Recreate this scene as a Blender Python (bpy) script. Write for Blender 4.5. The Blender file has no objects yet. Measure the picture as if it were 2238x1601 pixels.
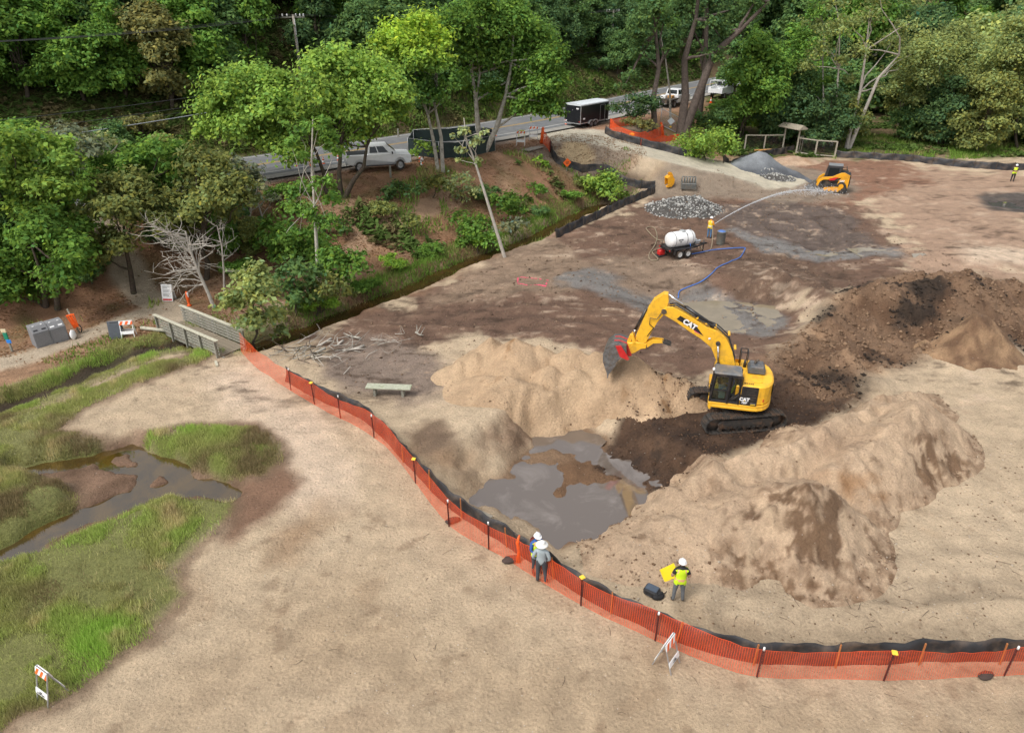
import bpy, bmesh, math, random
import numpy as np
from mathutils import Vector, Matrix

random.seed(7)
RNG = np.random.default_rng(11)
scene = bpy.context.scene
COL = scene.collection

# ---------------------------------------------------------------- camera, sky, sun, exposure
F_PX, PITCH, HC = 1560.0, math.radians(28.0), 18.0
cam_data = bpy.data.cameras.new('camera')
cam_data.sensor_fit = 'HORIZONTAL'
cam_data.sensor_width = 36.0
cam_data.lens = 36.0 * F_PX / 2238.0
cam_data.clip_start = 0.5
cam_data.clip_end = 2000.0
cam = bpy.data.objects.new('camera', cam_data)
cam.location = (0, 0, HC)
cam.rotation_euler = (math.radians(90) - PITCH, 0, 0)
COL.objects.link(cam)
scene.camera = cam

SUN_EL, SUN_AZ = math.radians(55), math.radians(-130)   # azimuth from +Y towards +X
world = bpy.data.worlds.new('World')
scene.world = world
world.use_nodes = True
wn = world.node_tree
wn.nodes.clear()
w_out = wn.nodes.new('ShaderNodeOutputWorld')
w_bg = wn.nodes.new('ShaderNodeBackground')
w_sky = wn.nodes.new('ShaderNodeTexSky')
w_sky.sky_type = 'NISHITA'
w_sky.sun_disc = False
w_sky.sun_elevation = SUN_EL
w_sky.sun_rotation = SUN_AZ
w_sky.dust_density = 3.0
w_hs = wn.nodes.new('ShaderNodeHueSaturation')      # overcast: the blue washed out to a pale grey cloud sheet
w_hs.inputs['Saturation'].default_value = 0.22
w_bg.inputs['Strength'].default_value = 0.15
wn.links.new(w_sky.outputs[0], w_hs.inputs['Color'])
wn.links.new(w_hs.outputs[0], w_bg.inputs['Color'])
wn.links.new(w_bg.outputs[0], w_out.inputs[0])

sun_data = bpy.data.lights.new('sun', 'SUN')
sun_data.energy = 1.5
sun_data.angle = math.radians(22)
sun_data.color = (1.0, 0.96, 0.9)
sun = bpy.data.objects.new('sun', sun_data)
sun_dir = Vector((math.sin(SUN_AZ) * math.cos(SUN_EL), math.cos(SUN_AZ) * math.cos(SUN_EL), math.sin(SUN_EL)))
sun.rotation_euler = sun_dir.to_track_quat('Z', 'Y').to_euler()
sun.location = (0, 0, 60)
COL.objects.link(sun)

scene.render.engine = 'CYCLES'
scene.cycles.use_denoising = True
scene.cycles.max_bounces = 6
scene.cycles.diffuse_bounces = 4
scene.cycles.glossy_bounces = 2
scene.cycles.transmission_bounces = 3
scene.cycles.transparent_max_bounces = 8
scene.cycles.caustics_reflective = False
scene.cycles.caustics_refractive = False
scene.view_settings.view_transform = 'Standard'
scene.view_settings.look = 'None'
scene.view_settings.gamma = 1.0
scene.view_settings.exposure = 0.54
scene.view_settings.use_curve_mapping = False

# ---------------------------------------------------------------- projection: where a surveyed image point lies at height z
_c, _s = math.cos(PITCH), math.sin(PITCH)
def P(px, py, z=0.0):
    u = (px - 1119.0) / F_PX; v = (800.5 - py) / F_PX
    dy = _c + _s * v; dz = -_s + _c * v
    t = (z - HC) / dz
    return (u * t, dy * t, z)
def P2(px, py, z=0.0):
    return P(px, py, z)[:2]

# ---------------------------------------------------------------- numpy noise
_perm = RNG.random((256, 256)).astype(np.float32)
def vnoise(x, y):
    xi = np.floor(x).astype(np.int32); yi = np.floor(y).astype(np.int32)
    fx = (x - xi).astype(np.float32); fy = (y - yi).astype(np.float32)
    fx = fx * fx * (3 - 2 * fx); fy = fy * fy * (3 - 2 * fy)
    a = _perm[xi & 255, yi & 255]; b = _perm[(xi + 1) & 255, yi & 255]
    c = _perm[xi & 255, (yi + 1) & 255]; d = _perm[(xi + 1) & 255, (yi + 1) & 255]
    return (a * (1 - fx) + b * fx) * (1 - fy) + (c * (1 - fx) + d * fx) * fy
def fbm(x, y, scale=1.0, octaves=4, gain=0.5, ox=0.0):
    x = np.asarray(x, np.float32); y = np.asarray(y, np.float32)
    t = 0; amp = 1.0; tot = 0; f = scale
    ca, sa = 0.8, 0.6
    for k in range(octaves):
        xr = (x * ca - y * sa) * f + 17.3 * k + ox; yr = (x * sa + y * ca) * f + 9.1 * k + ox * 1.7
        t = t + amp * (vnoise(xr, yr) - 0.5); tot += amp; amp *= gain; f *= 2.03
        ca, sa = ca * 0.8 - sa * 0.6, sa * 0.8 + ca * 0.6
    return t / tot * 2
def sstep(a, b, x):
    t = np.clip((x - a) / (b - a), 0, 1); return t * t * (3 - 2 * t)
def seg_dist(x, y, pts, vals=None):
    """distance to a polyline, and optionally a value interpolated along it"""
    best = np.full(np.shape(x), 1e9, np.float32); val = np.zeros(np.shape(x), np.float32); side = np.zeros(np.shape(x), np.float32)
    for i in range(len(pts) - 1):
        ax, ay = pts[i][0], pts[i][1]; bx, by = pts[i + 1][0], pts[i + 1][1]
        dx, dy = bx - ax, by - ay; L2 = dx * dx + dy * dy + 1e-9
        t = np.clip(((x - ax) * dx + (y - ay) * dy) / L2, 0, 1)
        d = np.hypot(x - (ax + t * dx), y - (ay + t * dy))
        m = d < best
        best = np.where(m, d, best)
        side = np.where(m, np.sign(dx * (y - ay) - dy * (x - ax)), side)
        if vals is not None:
            val = np.where(m, vals[i] * (1 - t) + vals[i + 1] * t, val)
    return best, val, side
def poly_sd(x, y, poly):
    """signed distance to a polygon, negative inside"""
    d, _, _ = seg_dist(x, y, list(poly) + [poly[0]])
    inside = np.zeros(np.shape(x), bool)
    n = len(poly)
    for i in range(n):
        ax, ay = poly[i][0], poly[i][1]; bx, by = poly[(i + 1) % n][0], poly[(i + 1) % n][1]
        if ay == by: continue
        cond = ((ay > y) != (by > y)) & (x < (bx - ax) * (y - ay) / (by - ay) + ax)
        inside ^= cond
    return np.where(inside, -d, d)
def catmull(pts, n=8):
    pts = [np.array(p, float) for p in pts]; out = []
    ext = [2 * pts[0] - pts[1]] + pts + [2 * pts[-1] - pts[-2]]
    for i in range(1, len(ext) - 2):
        p0, p1, p2, p3 = ext[i - 1:i + 3]
        for k in range(n):
            t = k / n
            out.append(0.5 * ((2 * p1) + (p2 - p0) * t + (2 * p0 - 5 * p1 + 4 * p2 - p3) * t * t + (3 * p1 - p0 - 3 * p2 + p3) * t ** 3))
    out.append(pts[-1]); return out
def S(r, g, b, k=0.86):
    f = lambda c: ((c / 255 + 0.055) / 1.055) ** 2.4 if c > 10 else c / 255 / 12.92
    return np.array([f(r) * k, f(g) * k, f(b) * k], np.float32)

# ---------------------------------------------------------------- tagging and mesh helpers
def tag(o, label=None, cat=None, group=None, kind=None):
    if label: o['label'] = label
    if cat: o['category'] = cat
    if group: o['group'] = group
    if kind: o['kind'] = kind
    return o
def thing(name, loc, rz=0.0, label=None, cat=None, group=None, scale=1.0):
    o = bpy.data.objects.new(name, None)
    o.empty_display_size = 0.3
    o.location = loc; o.rotation_euler = (0, 0, rz); o.scale = (scale,) * 3
    COL.objects.link(o)
    return tag(o, label, cat, group)
def link_mesh(name, me, parent=None):
    o = bpy.data.objects.new(name, me); COL.objects.link(o)
    if parent is not None: o.parent = parent
    return o
def np_mesh(name, V, F, mat=None, smooth=True, cols=None, attr='Col', wet=None):
    me = bpy.data.meshes.new(name)
    V = np.asarray(V, np.float32); F = np.asarray(F, np.int32)
    me.vertices.add(len(V)); me.vertices.foreach_set('co', V.ravel())
    k = F.shape[1]
    me.loops.add(F.size); me.loops.foreach_set('vertex_index', F.ravel())
    me.polygons.add(len(F))
    me.polygons.foreach_set('loop_start', np.arange(0, F.size, k, dtype=np.int32))
    me.polygons.foreach_set('loop_total', np.full(len(F), k, np.int32))
    if smooth: me.polygons.foreach_set('use_smooth', np.ones(len(F), bool))
    if cols is not None:
        a = me.attributes.new(attr, 'FLOAT_COLOR', 'POINT')
        c4 = np.ones((len(V), 4), np.float32); c4[:, :3] = cols
        a.data.foreach_set('color', c4.ravel())
    if wet is not None:
        a = me.attributes.new('Wet', 'FLOAT', 'POINT'); a.data.foreach_set('value', np.asarray(wet, np.float32))
    me.update(calc_edges=True)
    if mat: me.materials.append(mat)
    return me

class MB:
    """collects shapes into one mesh"""
    def __init__(s): s.v = []; s.f = []; s.m = []; s.sm = []; s.M = Matrix.Identity(4)
    def add(s, vs, fs, mi=0, smooth=False):
        b = len(s.v)
        s.v += [tuple(s.M @ Vector(v)) for v in vs]
        for f in fs: s.f.append(tuple(i + b for i in f)); s.m.append(mi); s.sm.append(smooth)
        return s
    def box(s, c, d, rot=None, mi=0, ch=0.0):
        hx, hy, hz = d[0] / 2, d[1] / 2, d[2] / 2
        R = Matrix.Identity(3)
        if rot is not None:
            from mathutils import Euler
            R = Euler(rot).to_matrix()
        c = Vector(c)
        if ch <= 0:
            vs = [c + R @ Vector((x * hx, y * hy, z * hz)) for z in (-1, 1) for y in (-1, 1) for x in (-1, 1)]
            fs = [(0, 2, 3, 1), (4, 5, 7, 6), (0, 1, 5, 4), (2, 6, 7, 3), (0, 4, 6, 2), (1, 3, 7, 5)]
            return s.add(vs, fs, mi)
        # chamfered vertical+top edges: octagonal rings
        ch = min(ch, hx * .9, hy * .9, hz * .9)
        def ring(z, k):
            a, b = hx - k, hy - k; q = ch
            return [(a, -b + q), (a, b - q), (a - q, b), (-a + q, b), (-a, b - q), (-a, -b + q), (-a + q, -b), (a - q, -b)], z
        rings = [ring(-hz, ch * .6), ring(-hz + ch, 0), ring(hz - ch, 0), ring(hz, ch * .6)]
        vs = []
        for r, z in rings: vs += [c + R @ Vector((x, y, z)) for x, y in r]
        fs = [tuple(range(7, -1, -1)), tuple(range(24, 32))]
        for k in range(3):
            for i in range(8): fs.append((k * 8 + i, k * 8 + (i + 1) % 8, k * 8 + 8 + (i + 1) % 8, k * 8 + 8 + i))
        return s.add(vs, fs, mi)
    def tube(s, pts, rad, n=8, mi=0, smooth=True, cap=True):
        pts = [Vector(p) for p in pts]
        if not hasattr(rad, '__len__'): rad = [rad] * len(pts)
        vs = []; up = None
        for i, p in enumerate(pts):
            d = (pts[min(i + 1, len(pts) - 1)] - pts[max(i - 1, 0)])
            if d.length < 1e-9: d = Vector((0, 0, 1))
            d.normalize()
            if up is None:
                up = Vector((0, 0, 1)) if abs(d.z) < .9 else Vector((1, 0, 0))
            a = d.cross(up)
            if a.length < 1e-6: a = d.orthogonal()
            a.normalize(); b = d.cross(a).normalized(); up = -b if False else a.cross(d)
            for k in range(n):
                t = 2 * math.pi * k / n
                vs.append(p + (a * math.cos(t) + b * math.sin(t)) * rad[i])
        fs = []
        for i in range(len(pts) - 1):
            for k in range(n): fs.append((i * n + k, i * n + (k + 1) % n, (i + 1) * n + (k + 1) % n, (i + 1) * n + k))
        s.add(vs, fs, mi, smooth)
        if cap and n > 2:
            b = len(s.v) - len(vs)
            s.f.append(tuple(b + k for k in reversed(range(n)))); s.m.append(mi); s.sm.append(False)
            e = b + (len(pts) - 1) * n
            s.f.append(tuple(e + k for k in range(n))); s.m.append(mi); s.sm.append(False)
        return s
    def cyl(s, p0, p1, r0, r1=None, n=12, mi=0, smooth=True):
        return s.tube([p0, p1], [r0, r0 if r1 is None else r1], n, mi, smooth)
    def prism(s, prof, y0, y1, mi=0, ch=0.0, smooth=False):
        """profile in local XZ extruded along Y"""
        n = len(prof)
        cx = sum(p[0] for p in prof) / n; cz = sum(p[1] for p in prof) / n
        A = sum(prof[i][0] * prof[(i + 1) % n][1] - prof[(i + 1) % n][0] * prof[i][1] for i in range(n))
        if A < 0: prof = prof[::-1]
        layers = [(y0, 1.0), (y1, 1.0)]
        if ch > 0:
            layers = [(y0, -ch), (y0 + ch, 0), (y1 - ch, 0), (y1, -ch)]
        else: layers = [(y0, 0), (y1, 0)]
        vs = []
        for y, off in layers:
            for i, (x, z) in enumerate(prof):
                if off:
                    px, pz = prof[i - 1]; nx, nz = prof[(i + 1) % n]
                    e1 = Vector((x - px, z - pz)).normalized(); e2 = Vector((nx - x, nz - z)).normalized()
                    nn = Vector((e1.y + e2.y, -e1.x - e2.x))
                    if nn.length > 1e-6: nn.normalize()
                    x2, z2 = x + nn.x * off, z + nn.y * off
                else: x2, z2 = x, z
                vs.append((x2, y, z2))
        fs = [tuple(range(n)), tuple(reversed(range((len(layers) - 1) * n, len(layers) * n)))]
        s.add(vs, fs, mi, False)
        b = len(s.v) - len(vs)
        for k in range(len(layers) - 1):
            for i in range(n):
                j = (i + 1) % n
                s.f.append((b + k * n + i, b + (k + 1) * n + i, b + (k + 1) * n + j, b + k * n + j)); s.m.append(mi); s.sm.append(smooth)
        return s
    def lathe(s, prof, n=16, axis='z', c=(0, 0, 0), mi=0, smooth=True, cap=True):
        """prof: list of (r, h)"""
        vs = []
        c = Vector(c)
        for r, h in prof:
            for k in range(n):
                t = 2 * math.pi * k / n; a, b = r * math.cos(t), r * math.sin(t)
                vs.append(c + Vector({'z': (a, b, h), 'y': (b, h, a), 'x': (h, a, b)}[axis]))
        fs = []
        for i in range(len(prof) - 1):
            for k in range(n): fs.append((i * n + k, i * n + (k + 1) % n, (i + 1) * n + (k + 1) % n, (i + 1) * n + k))
        if cap: fs.append(tuple(reversed(range(n)))); fs.append(tuple(range((len(prof) - 1) * n, len(prof) * n)))
        return s.add(vs, fs, mi, smooth)
    def sphere(s, c, r, n=10, m=6, sc=(1, 1, 1), mi=0, jit=0.0, seed=0):
        rr = random.Random(seed); vs = [Vector(c) + Vector((0, 0, -r * sc[2]))]
        for j in range(1, m):
            ph = -math.pi / 2 + math.pi * j / m
            for k in range(n):
                t = 2 * math.pi * k / n; q = r * (1 + rr.uniform(-jit, jit))
                vs.append(Vector(c) + Vector((q * math.cos(ph) * math.cos(t) * sc[0], q * math.cos(ph) * math.sin(t) * sc[1], q * math.sin(ph) * sc[2])))
        vs.append(Vector(c) + Vector((0, 0, r * sc[2]))); fs = []
        for k in range(n): fs.append((0, 1 + (k + 1) % n, 1 + k))
        for j in range(m - 2):
            for k in range(n): fs.append((1 + j * n + k, 1 + j * n + (k + 1) % n, 1 + (j + 1) * n + (k + 1) % n, 1 + (j + 1) * n + k))
        e = len(vs) - 1
        for k in range(n): fs.append((1 + (m - 2) * n + k, 1 + (m - 2) * n + (k + 1) % n, e))
        return s.add(vs, fs, mi, True)
    def quad(s, a, b, c, d, mi=0): return s.add([a, b, c, d], [(0, 1, 2, 3)], mi)
    def mesh(s, name, mats):
        me = bpy.data.meshes.new(name)
        me.from_pydata(s.v, [], s.f)
        for m in (mats if isinstance(mats, (list, tuple)) else [mats]): me.materials.append(m)
        me.polygons.foreach_set('material_index', s.m)
        me.polygons.foreach_set('use_smooth', s.sm)
        me.update(); return me
    def build(s, name, mats, parent=None, bevel=0.0, loc=None, rot=None):
        o = link_mesh(name, s.mesh(name, mats), parent)
        if loc is not None: o.location = loc
        if rot is not None: o.rotation_euler = rot
        if bevel > 0:
            md = o.modifiers.new('bevel', 'BEVEL'); md.width = bevel; md.segments = 2; md.limit_method = 'ANGLE'; md.angle_limit = math.radians(40)
        return o
def copy_tree(o, parent=None):
    c = o.copy(); COL.objects.link(c); c.parent = parent
    for ch in o.children: copy_tree(ch, c)
    return c

# ---------------------------------------------------------------- materials
MATS = {}
def pm(name, col, rough=0.6, metal=0.0, var=0.12, scale=6.0, bump=0.0, dirt=None, dirt_amt=0.5, dirt_scale=3.0, spec=0.5):
    """procedural paint/plastic/metal: colour broken up by noise, optional dirt of another colour with its own patchy shape"""
    if name in MATS: return MATS[name]
    m = bpy.data.materials.new(name); m.use_nodes = True
    nt = m.node_tree; b = nt.nodes['Principled BSDF']
    b.inputs['Roughness'].default_value = rough; b.inputs['Metallic'].default_value = metal
    b.inputs['Specular IOR Level'].default_value = spec
    tc = nt.nodes.new('ShaderNodeTexCoord'); nz = nt.nodes.new('ShaderNodeTexNoise')
    nz.inputs['Scale'].default_value = scale; nz.inputs['Detail'].default_value = 5
    nt.links.new(tc.outputs['Object'], nz.inputs['Vector'])
    rp = nt.nodes.new('ShaderNodeValToRGB')
    rp.color_ramp.elements[0].position = 0.3; rp.color_ramp.elements[1].position = 0.7
    col = np.array(col, float)
    rp.color_ramp.elements[0].color = (*np.clip(col * (1 - var), 0, 1), 1); rp.color_ramp.elements[1].color = (*np.clip(col * (1 + var), 0, 1), 1)
    nt.links.new(nz.outputs['Fac'], rp.inputs['Fac'])
    last = rp.outputs['Color']
    if dirt is not None:
        n2 = nt.nodes.new('ShaderNodeTexNoise'); n2.inputs['Scale'].default_value = dirt_scale; n2.inputs['Detail'].default_value = 8; n2.inputs['Roughness'].default_value = 0.65
        nt.links.new(tc.outputs['Object'], n2.inputs['Vector'])
        r2 = nt.nodes.new('ShaderNodeValToRGB'); r2.color_ramp.elements[0].position = 0.48; r2.color_ramp.elements[1].position = 0.66
        r2.color_ramp.elements[1].color = (dirt_amt,) * 3 + (1,)
        nt.links.new(n2.outputs['Fac'], r2.inputs['Fac'])
        mx = nt.nodes.new('ShaderNodeMixRGB'); mx.inputs['Color2'].default_value = (*dirt, 1)
        nt.links.new(r2.outputs['Color'], mx.inputs['Fac']); nt.links.new(last, mx.inputs['Color1']); last = mx.outputs['Color']
    nt.links.new(last, b.inputs['Base Color'])
    if bump > 0:
        bp = nt.nodes.new('ShaderNodeBump'); bp.inputs['Strength'].default_value = bump; bp.inputs['Distance'].default_value = 0.02
        nt.links.new(nz.outputs['Fac'], bp.inputs['Height']); nt.links.new(bp.outputs['Normal'], b.inputs['Normal'])
    MATS[name] = m
    return m
DUST = tuple(S(150, 125, 100))
M_WHITE = pm('white_paint', (.8, .81, .82), .3, var=.03, dirt=DUST, dirt_amt=.12)
M_WHITEPL = pm('white_plastic', (.78, .78, .77), .5, var=.04)
M_BLACK = pm('black_paint', (.018, .018, .02), .35, var=.2, dirt=DUST, dirt_amt=.12)
M_BLKPL = pm('black_plastic', (.025, .025, .028), .55, var=.2)
M_RUBBER = pm('tyre_rubber', (.028, .027, .026), .85, var=.3, dirt=DUST, dirt_amt=.35)
M_YEL = pm('machine_yellow', (.86, .47, .03), .45, var=.06, dirt=tuple(S(150, 112, 66)), dirt_amt=.42, dirt_scale=2.6)
M_YEL2 = pm('loader_yellow', (.78, .36, .015), .42, var=.05, dirt=tuple(S(130, 100, 60)), dirt_amt=.35, dirt_scale=2.2)
M_STEEL = pm('worn_steel', (.2, .2, .2), .5, .6, var=.25, dirt=DUST, dirt_amt=.5)
M_DKSTEEL = pm('dark_steel', (.05, .048, .046), .6, .3, var=.3, dirt=DUST, dirt_amt=.6, dirt_scale=2.0)
M_TRACK = pm('track_steel', (.05, .046, .042), .7, .2, var=.3, dirt=tuple(S(104, 80, 62)), dirt_amt=.9, dirt_scale=3.0)
M_CHROME = pm('chrome_rod', (.75, .76, .78), .18, 1.0, var=.03)
M_GALV = pm('galvanised', (.45, .46, .47), .5, .7, var=.12)
M_ORANGE = pm('safety_orange', (.85, .12, .012), .6, var=.1)
M_RED = pm('red_paint', (.55, .02, .02), .45, var=.12, dirt=DUST, dirt_amt=.25)
M_GLASS = pm('tinted_glass', (.012, .016, .018), .06, var=.1)
M_WOODG = pm('weathered_wood', S(150, 147, 135), .9, var=.3, scale=9, bump=.4, dirt=tuple(S(105, 110, 95)), dirt_amt=.5)
M_WOODN = pm('new_timber', S(205, 150, 85), .8, var=.15, scale=5, bump=.2)
M_BARK = pm('bark_brown', S(84, 72, 62), .95, var=.4, scale=7, bump=.8, dirt=tuple(S(70, 78, 45)), dirt_amt=.5)
M_BARKG = pm('bark_pale', S(178, 172, 160), .9, var=.25, scale=5, bump=.5, dirt=tuple(S(110, 108, 95)), dirt_amt=.7)
M_BARKP = pm('bark_pine', S(104, 92, 84), .95, var=.4, scale=6, bump=1.0, dirt=tuple(S(66, 55, 48)), dirt_amt=.7)
M_DEAD = pm('dead_wood', S(196, 188, 176), .9, var=.2, scale=6, bump=.4, dirt=tuple(S(140, 134, 124)), dirt_amt=.6)
M_FABRIC = pm('silt_fabric', (.022, .022, .024), .6, var=.35, scale=3, bump=.3, dirt=DUST, dirt_amt=.3, dirt_scale=1.2)
M_NET = pm('orange_net', (.88, .10, .02), .65, var=.12, scale=2)
M_STAKE = pm('wood_stake', S(186, 120, 70), .85, var=.2, scale=10)
# ---------------------------------------------------------------- the lie of the land
ROAD_Z = 4.0
ROAD = catmull([(-95, 6), (-62, 33), (-41, 49), (-21, 65.1), (-8, 76.6), (5, 89.3), (22, 110.5), (45, 138), (80, 175), (120, 215)], 10)
ROAD_SITE = [tuple(p) for p in ROAD] + [(400, 215), (400, -80), (-95, -80)]
def poly_in(x, y, poly):
    inside = np.zeros(np.shape(x), bool)
    n = len(poly)
    for i in range(n):
        ax, ay = poly[i][0], poly[i][1]; bx, by = poly[(i + 1) % n][0], poly[(i + 1) % n][1]
        if ay == by: continue
        inside ^= ((ay > y) != (by > y)) & (x < (bx - ax) * (y - ay) / (by - ay) + ax)
    return inside
RAMP = [(P2(1235, 296, 4.0), 4.0), (P2(1300, 300, 3.8), 3.8), (P2(1400, 322, 2.9), 2.9), (P2(1500, 348, 1.9), 1.9), (P2(1600, 372, .9), .9), (P2(1680, 392, .2), .2)]
CREEK = [P2(*q, -0.8) for q in [(1425, 416), (1380, 432), (1330, 450), (1290, 465), (1215, 502), (1150, 537), (1050, 572), (980, 602), (900, 642), (780, 688), (700, 722), (640, 745), (560, 772), (470, 768), (400, 762), (300, 795), (215, 830), (150, 862), (70, 893), (0, 918), (-150, 975)]]
CREEK_W = [.9, .9, .9, .9, .85, .8, .8, .85, .9, .9, .9, .9, .9, .9, .8, .55, .5, .5, .5, .5, .5]
PIT = [P2(*q, -0.9) for q in [(1056, 1092), (1080, 1055), (1110, 1034), (1150, 1000), (1178, 960), (1252, 940), (1310, 950), (1329, 966), (1300, 995), (1345, 1010), (1371, 1023), (1412, 1047), (1439, 1060), (1400, 1074), (1388, 1096), (1316, 1138), (1299, 1155), (1263, 1180), (1233, 1187), (1201, 1162), (1189, 1130), (1131, 1119), (1078, 1106)]]
BASIN = [P2(*q, -0.5) for q in [(1440, 660), (1500, 640), (1600, 655), (1690, 668), (1705, 700), (1680, 730), (1600, 735), (1530, 705)]]
POND_A = [P2(*q, -0.5) for q in [(-60, 1245), (0, 1217), (60, 1190), (130, 1152), (230, 1108), (320, 1080), (400, 1064), (470, 1072), (500, 1080)]]
POND_B = [P2(*q, -0.5) for q in [(40, 1022), (110, 1016), (180, 1008), (250, 988), (290, 978), (330, 1000), (370, 1020), (400, 1048)]]
POND_C = [P2(*q, -0.5) for q in [(250, 990), (225, 1010), (265, 1030), (330, 1022), (320, 1055), (285, 1090)]]
FLAT = [P2(*q, -0.4) for q in [(20, 1028), (150, 1003), (260, 970), (330, 990), (430, 1018), (500, 1045), (530, 1085), (500, 1100), (380, 1090), (250, 1140), (100, 1200), (0, 1235), (-80, 1265), (-80, 1225), (60, 1165), (150, 1105), (160, 1060), (90, 1045)]]
MUD = [P2(*q, -0.2) for q in [(1300, 1000), (1325, 940), (1365, 890), (1440, 862), (1520, 858), (1600, 850), (1740, 820), (1860, 830), (1880, 880), (1790, 935), (1650, 975), (1540, 1020), (1445, 1062), (1405, 1045), (1350, 1015)]]
LUMPS = [(P2(px, py, h * .6), h, r) for px, py, h, r in [
    (1990, 650, 1.3, 2.6), (2075, 632, 1.2, 2.2), (1905, 668, 1.0, 2.2), (1840, 690, .7, 2.0), (2150, 668, 1.0, 2.0), (2200, 640, 1.0, 2.4),
    (2120, 735, 1.3, 1.9), (2010, 745, -.7, 2.0), (1930, 765, -.5, 1.8), (2215, 720, -.6, 2.0), (1770, 745, .5, 2.4), (1890, 720, -.55, 1.5),
    (1780, 640, .5, 2.0), (1700, 600, .7, 3.0), (1760, 520, -.4, 3.4), (1500, 560, .25, 3), (1540, 615, .3, 3), (1420, 615, -.2, 2.5), (1660, 790, .35, 1.6),
    (1840, 815, .45, 1.0), (1905, 835, .45, 1.0), (1790, 850, .3, 1.2), (1250, 600, .25, 3.0), (1130, 640, .3, 4.0), (900, 745, .2, 3.0),
    (1000, 950, .35, 2.6), (900, 990, -.25, 1.6), (1120, 900, .5, 2.2), (1270, 890, .5, 1.6), (1350, 850, .5, 1.6), (2190, 445, -.5, 3.0), (2100, 560, .4, 3.5), (1950, 585, .3, 3.0)]]
def base_height(x, y):
    x = np.asarray(x, np.float32); y = np.asarray(y, np.float32)
    d, _, _ = seg_dist(x, y, ROAD); d = np.where(poly_in(x, y, ROAD_SITE), d, -d)          # positive on the site side of the road
    wob = fbm(x, y, .08, 3)
    lo = 19.5 - 5.0 * (1 - sstep(-22, -8, x))
    z = ROAD_Z * (1 - sstep(7.5 + wob, lo + 2 * wob, d))
    up = np.maximum(-d - 5.0, 0)
    z = z + np.minimum(up * .62 + .9 * sstep(0, 2, up), 70) * (1 + .12 * wob)
    z = z - .35 * np.exp(-((d + 4.6) / .6) ** 2)
    # the haul ramp: a fill across the slope
    pts = [r[0] for r in RAMP]; hs = [r[1] for r in RAMP]
    rd, rv, _ = seg_dist(x, y, pts, hs)
    # creek
    cd, cw, cside = seg_dist(x, y, CREEK, CREEK_W)
    cdn = cd + .35 * fbm(x, y, .9, 3)
    z = z * 1.0
    cdep = .6 + .25 * sstep(.55, .85, cw)
    creek = -cdep * (1 - sstep(cw * .7, cw * .85 + .8, cdn))
    z = np.where(z > 0, z * sstep(.6, 5.0, cd), z) + creek
    fill = rv - np.maximum(rd - 3.7, 0) * .62
    fade = sstep(-6, 0, x - pts[0][0] + 4)
    z = np.where((fill > z) & (rd < 11), z + (fill - z) * fade, z)
    # ground wobble and works on the site
    site = sstep(17, 24, d) * sstep(1.5, 4.5, cd)
    right = sstep(0, 1, 1 + 0 * x)
    z = z + .16 * fbm(x, y, .12, 3) * site
    z = z + .05 * fbm(x, y, .7, 3) * site + .05 * wob
    for (lx, ly), h, r in LUMPS:
        g = np.exp(-(((x - lx) ** 2 + (y - ly) ** 2) / (r * r)))
        z = z + h * g
    # excavation pit
    sd = poly_sd(x, y, PIT) + .5 * fbm(x, y, 1.1, 4) + .18 * fbm(x * 2.2, y * .7, 1.6, 2, ox=19.)
    target = -1.04 + .13 * fbm(x, y, .9, 3) + .04 * np.sin(x * 5 + y * 2.5) * sstep(-.2, .6, fbm(x, y, .5, 2, ox=3.))
    # sand bar through the middle of the pool
    bar, _, _ = seg_dist(x, y, [P2(1095, 1018, -.9), P2(1160, 1000, -.9), P2(1215, 1003, -.9), P2(1262, 1018, -.9), P2(1320, 1030, -.9)]); bar2, _, _ = seg_dist(x, y, [P2(1255, 1030, -.9), P2(1236, 1058, -.9), P2(1225, 1080, -.9)]); bar = np.minimum(bar * .62, bar2 * 1.3) + .3 * fbm(x, y, 1.6, 4, ox=23.)
    target = target + .215 * np.exp(-(np.maximum(bar, 0) / .6) ** 2)
    z = np.where(sd < 2.6, z + (target - z) * (1 - sstep(-.15, 2.3, sd)), z)
    # mud bench for the excavator
    sm = poly_sd(x, y, MUD)
    rough = .34 * fbm(x, y, 1.1, 4) + .2 * np.abs(fbm(x, y, 3.0, 3))
    ex, ey = 10.6, 28.8
    flat_ex = 1 - sstep(1.9, 3.0, np.hypot((x - ex), (y - ey) * 1.2))
    bench = -.06 + rough * (1 - flat_ex)
    sp = np.maximum(sd, 0)
    bench = np.minimum(bench, -.95 + .42 * sp + rough)
    z = np.where(sm < 0.5, z + (bench - z) * (1 - sstep(-.4, .5, sm)), z)
    # mud basin with its puddle
    sb = poly_sd(x, y, BASIN) + .5 * fbm(x, y, .6, 3)
    z = np.where(sb < 3, z + (-.62 + .22 * fbm(x, y, .35, 3) - z) * (1 - sstep(-.6, 3, sb)), z)
    # marsh pond on the left
    sf = poly_sd(x, y, FLAT) + .25 * fbm(x, y, 1.1, 3)
    z = np.where(sf < 1, z + (-.42 + .05 * fbm(x, y, 1.2, 3) - z) * (1 - sstep(-.1, .7, sf)), z)
    for line, w in ((POND_A, .72), (POND_B, .62), (POND_C, .4)):
        pd, _, _ = seg_dist(x, y, line); pd = pd + .28 * fbm(x, y, 1.2, 3)
        z = z - .32 * (1 - sstep(w * .6, w * 1.05, pd))
    # tussocky marsh
    return z, d, cd, rd, sd, sm, sf
LUMPY = [P2(*q) for q in [(1660, 800), (1760, 720), (1850, 650), (1950, 610), (2100, 605), (2300, 620), (2300, 800), (2140, 720), (2060, 770), (1980, 800), (1900, 820), (1880, 870), (1760, 860)]]
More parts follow.
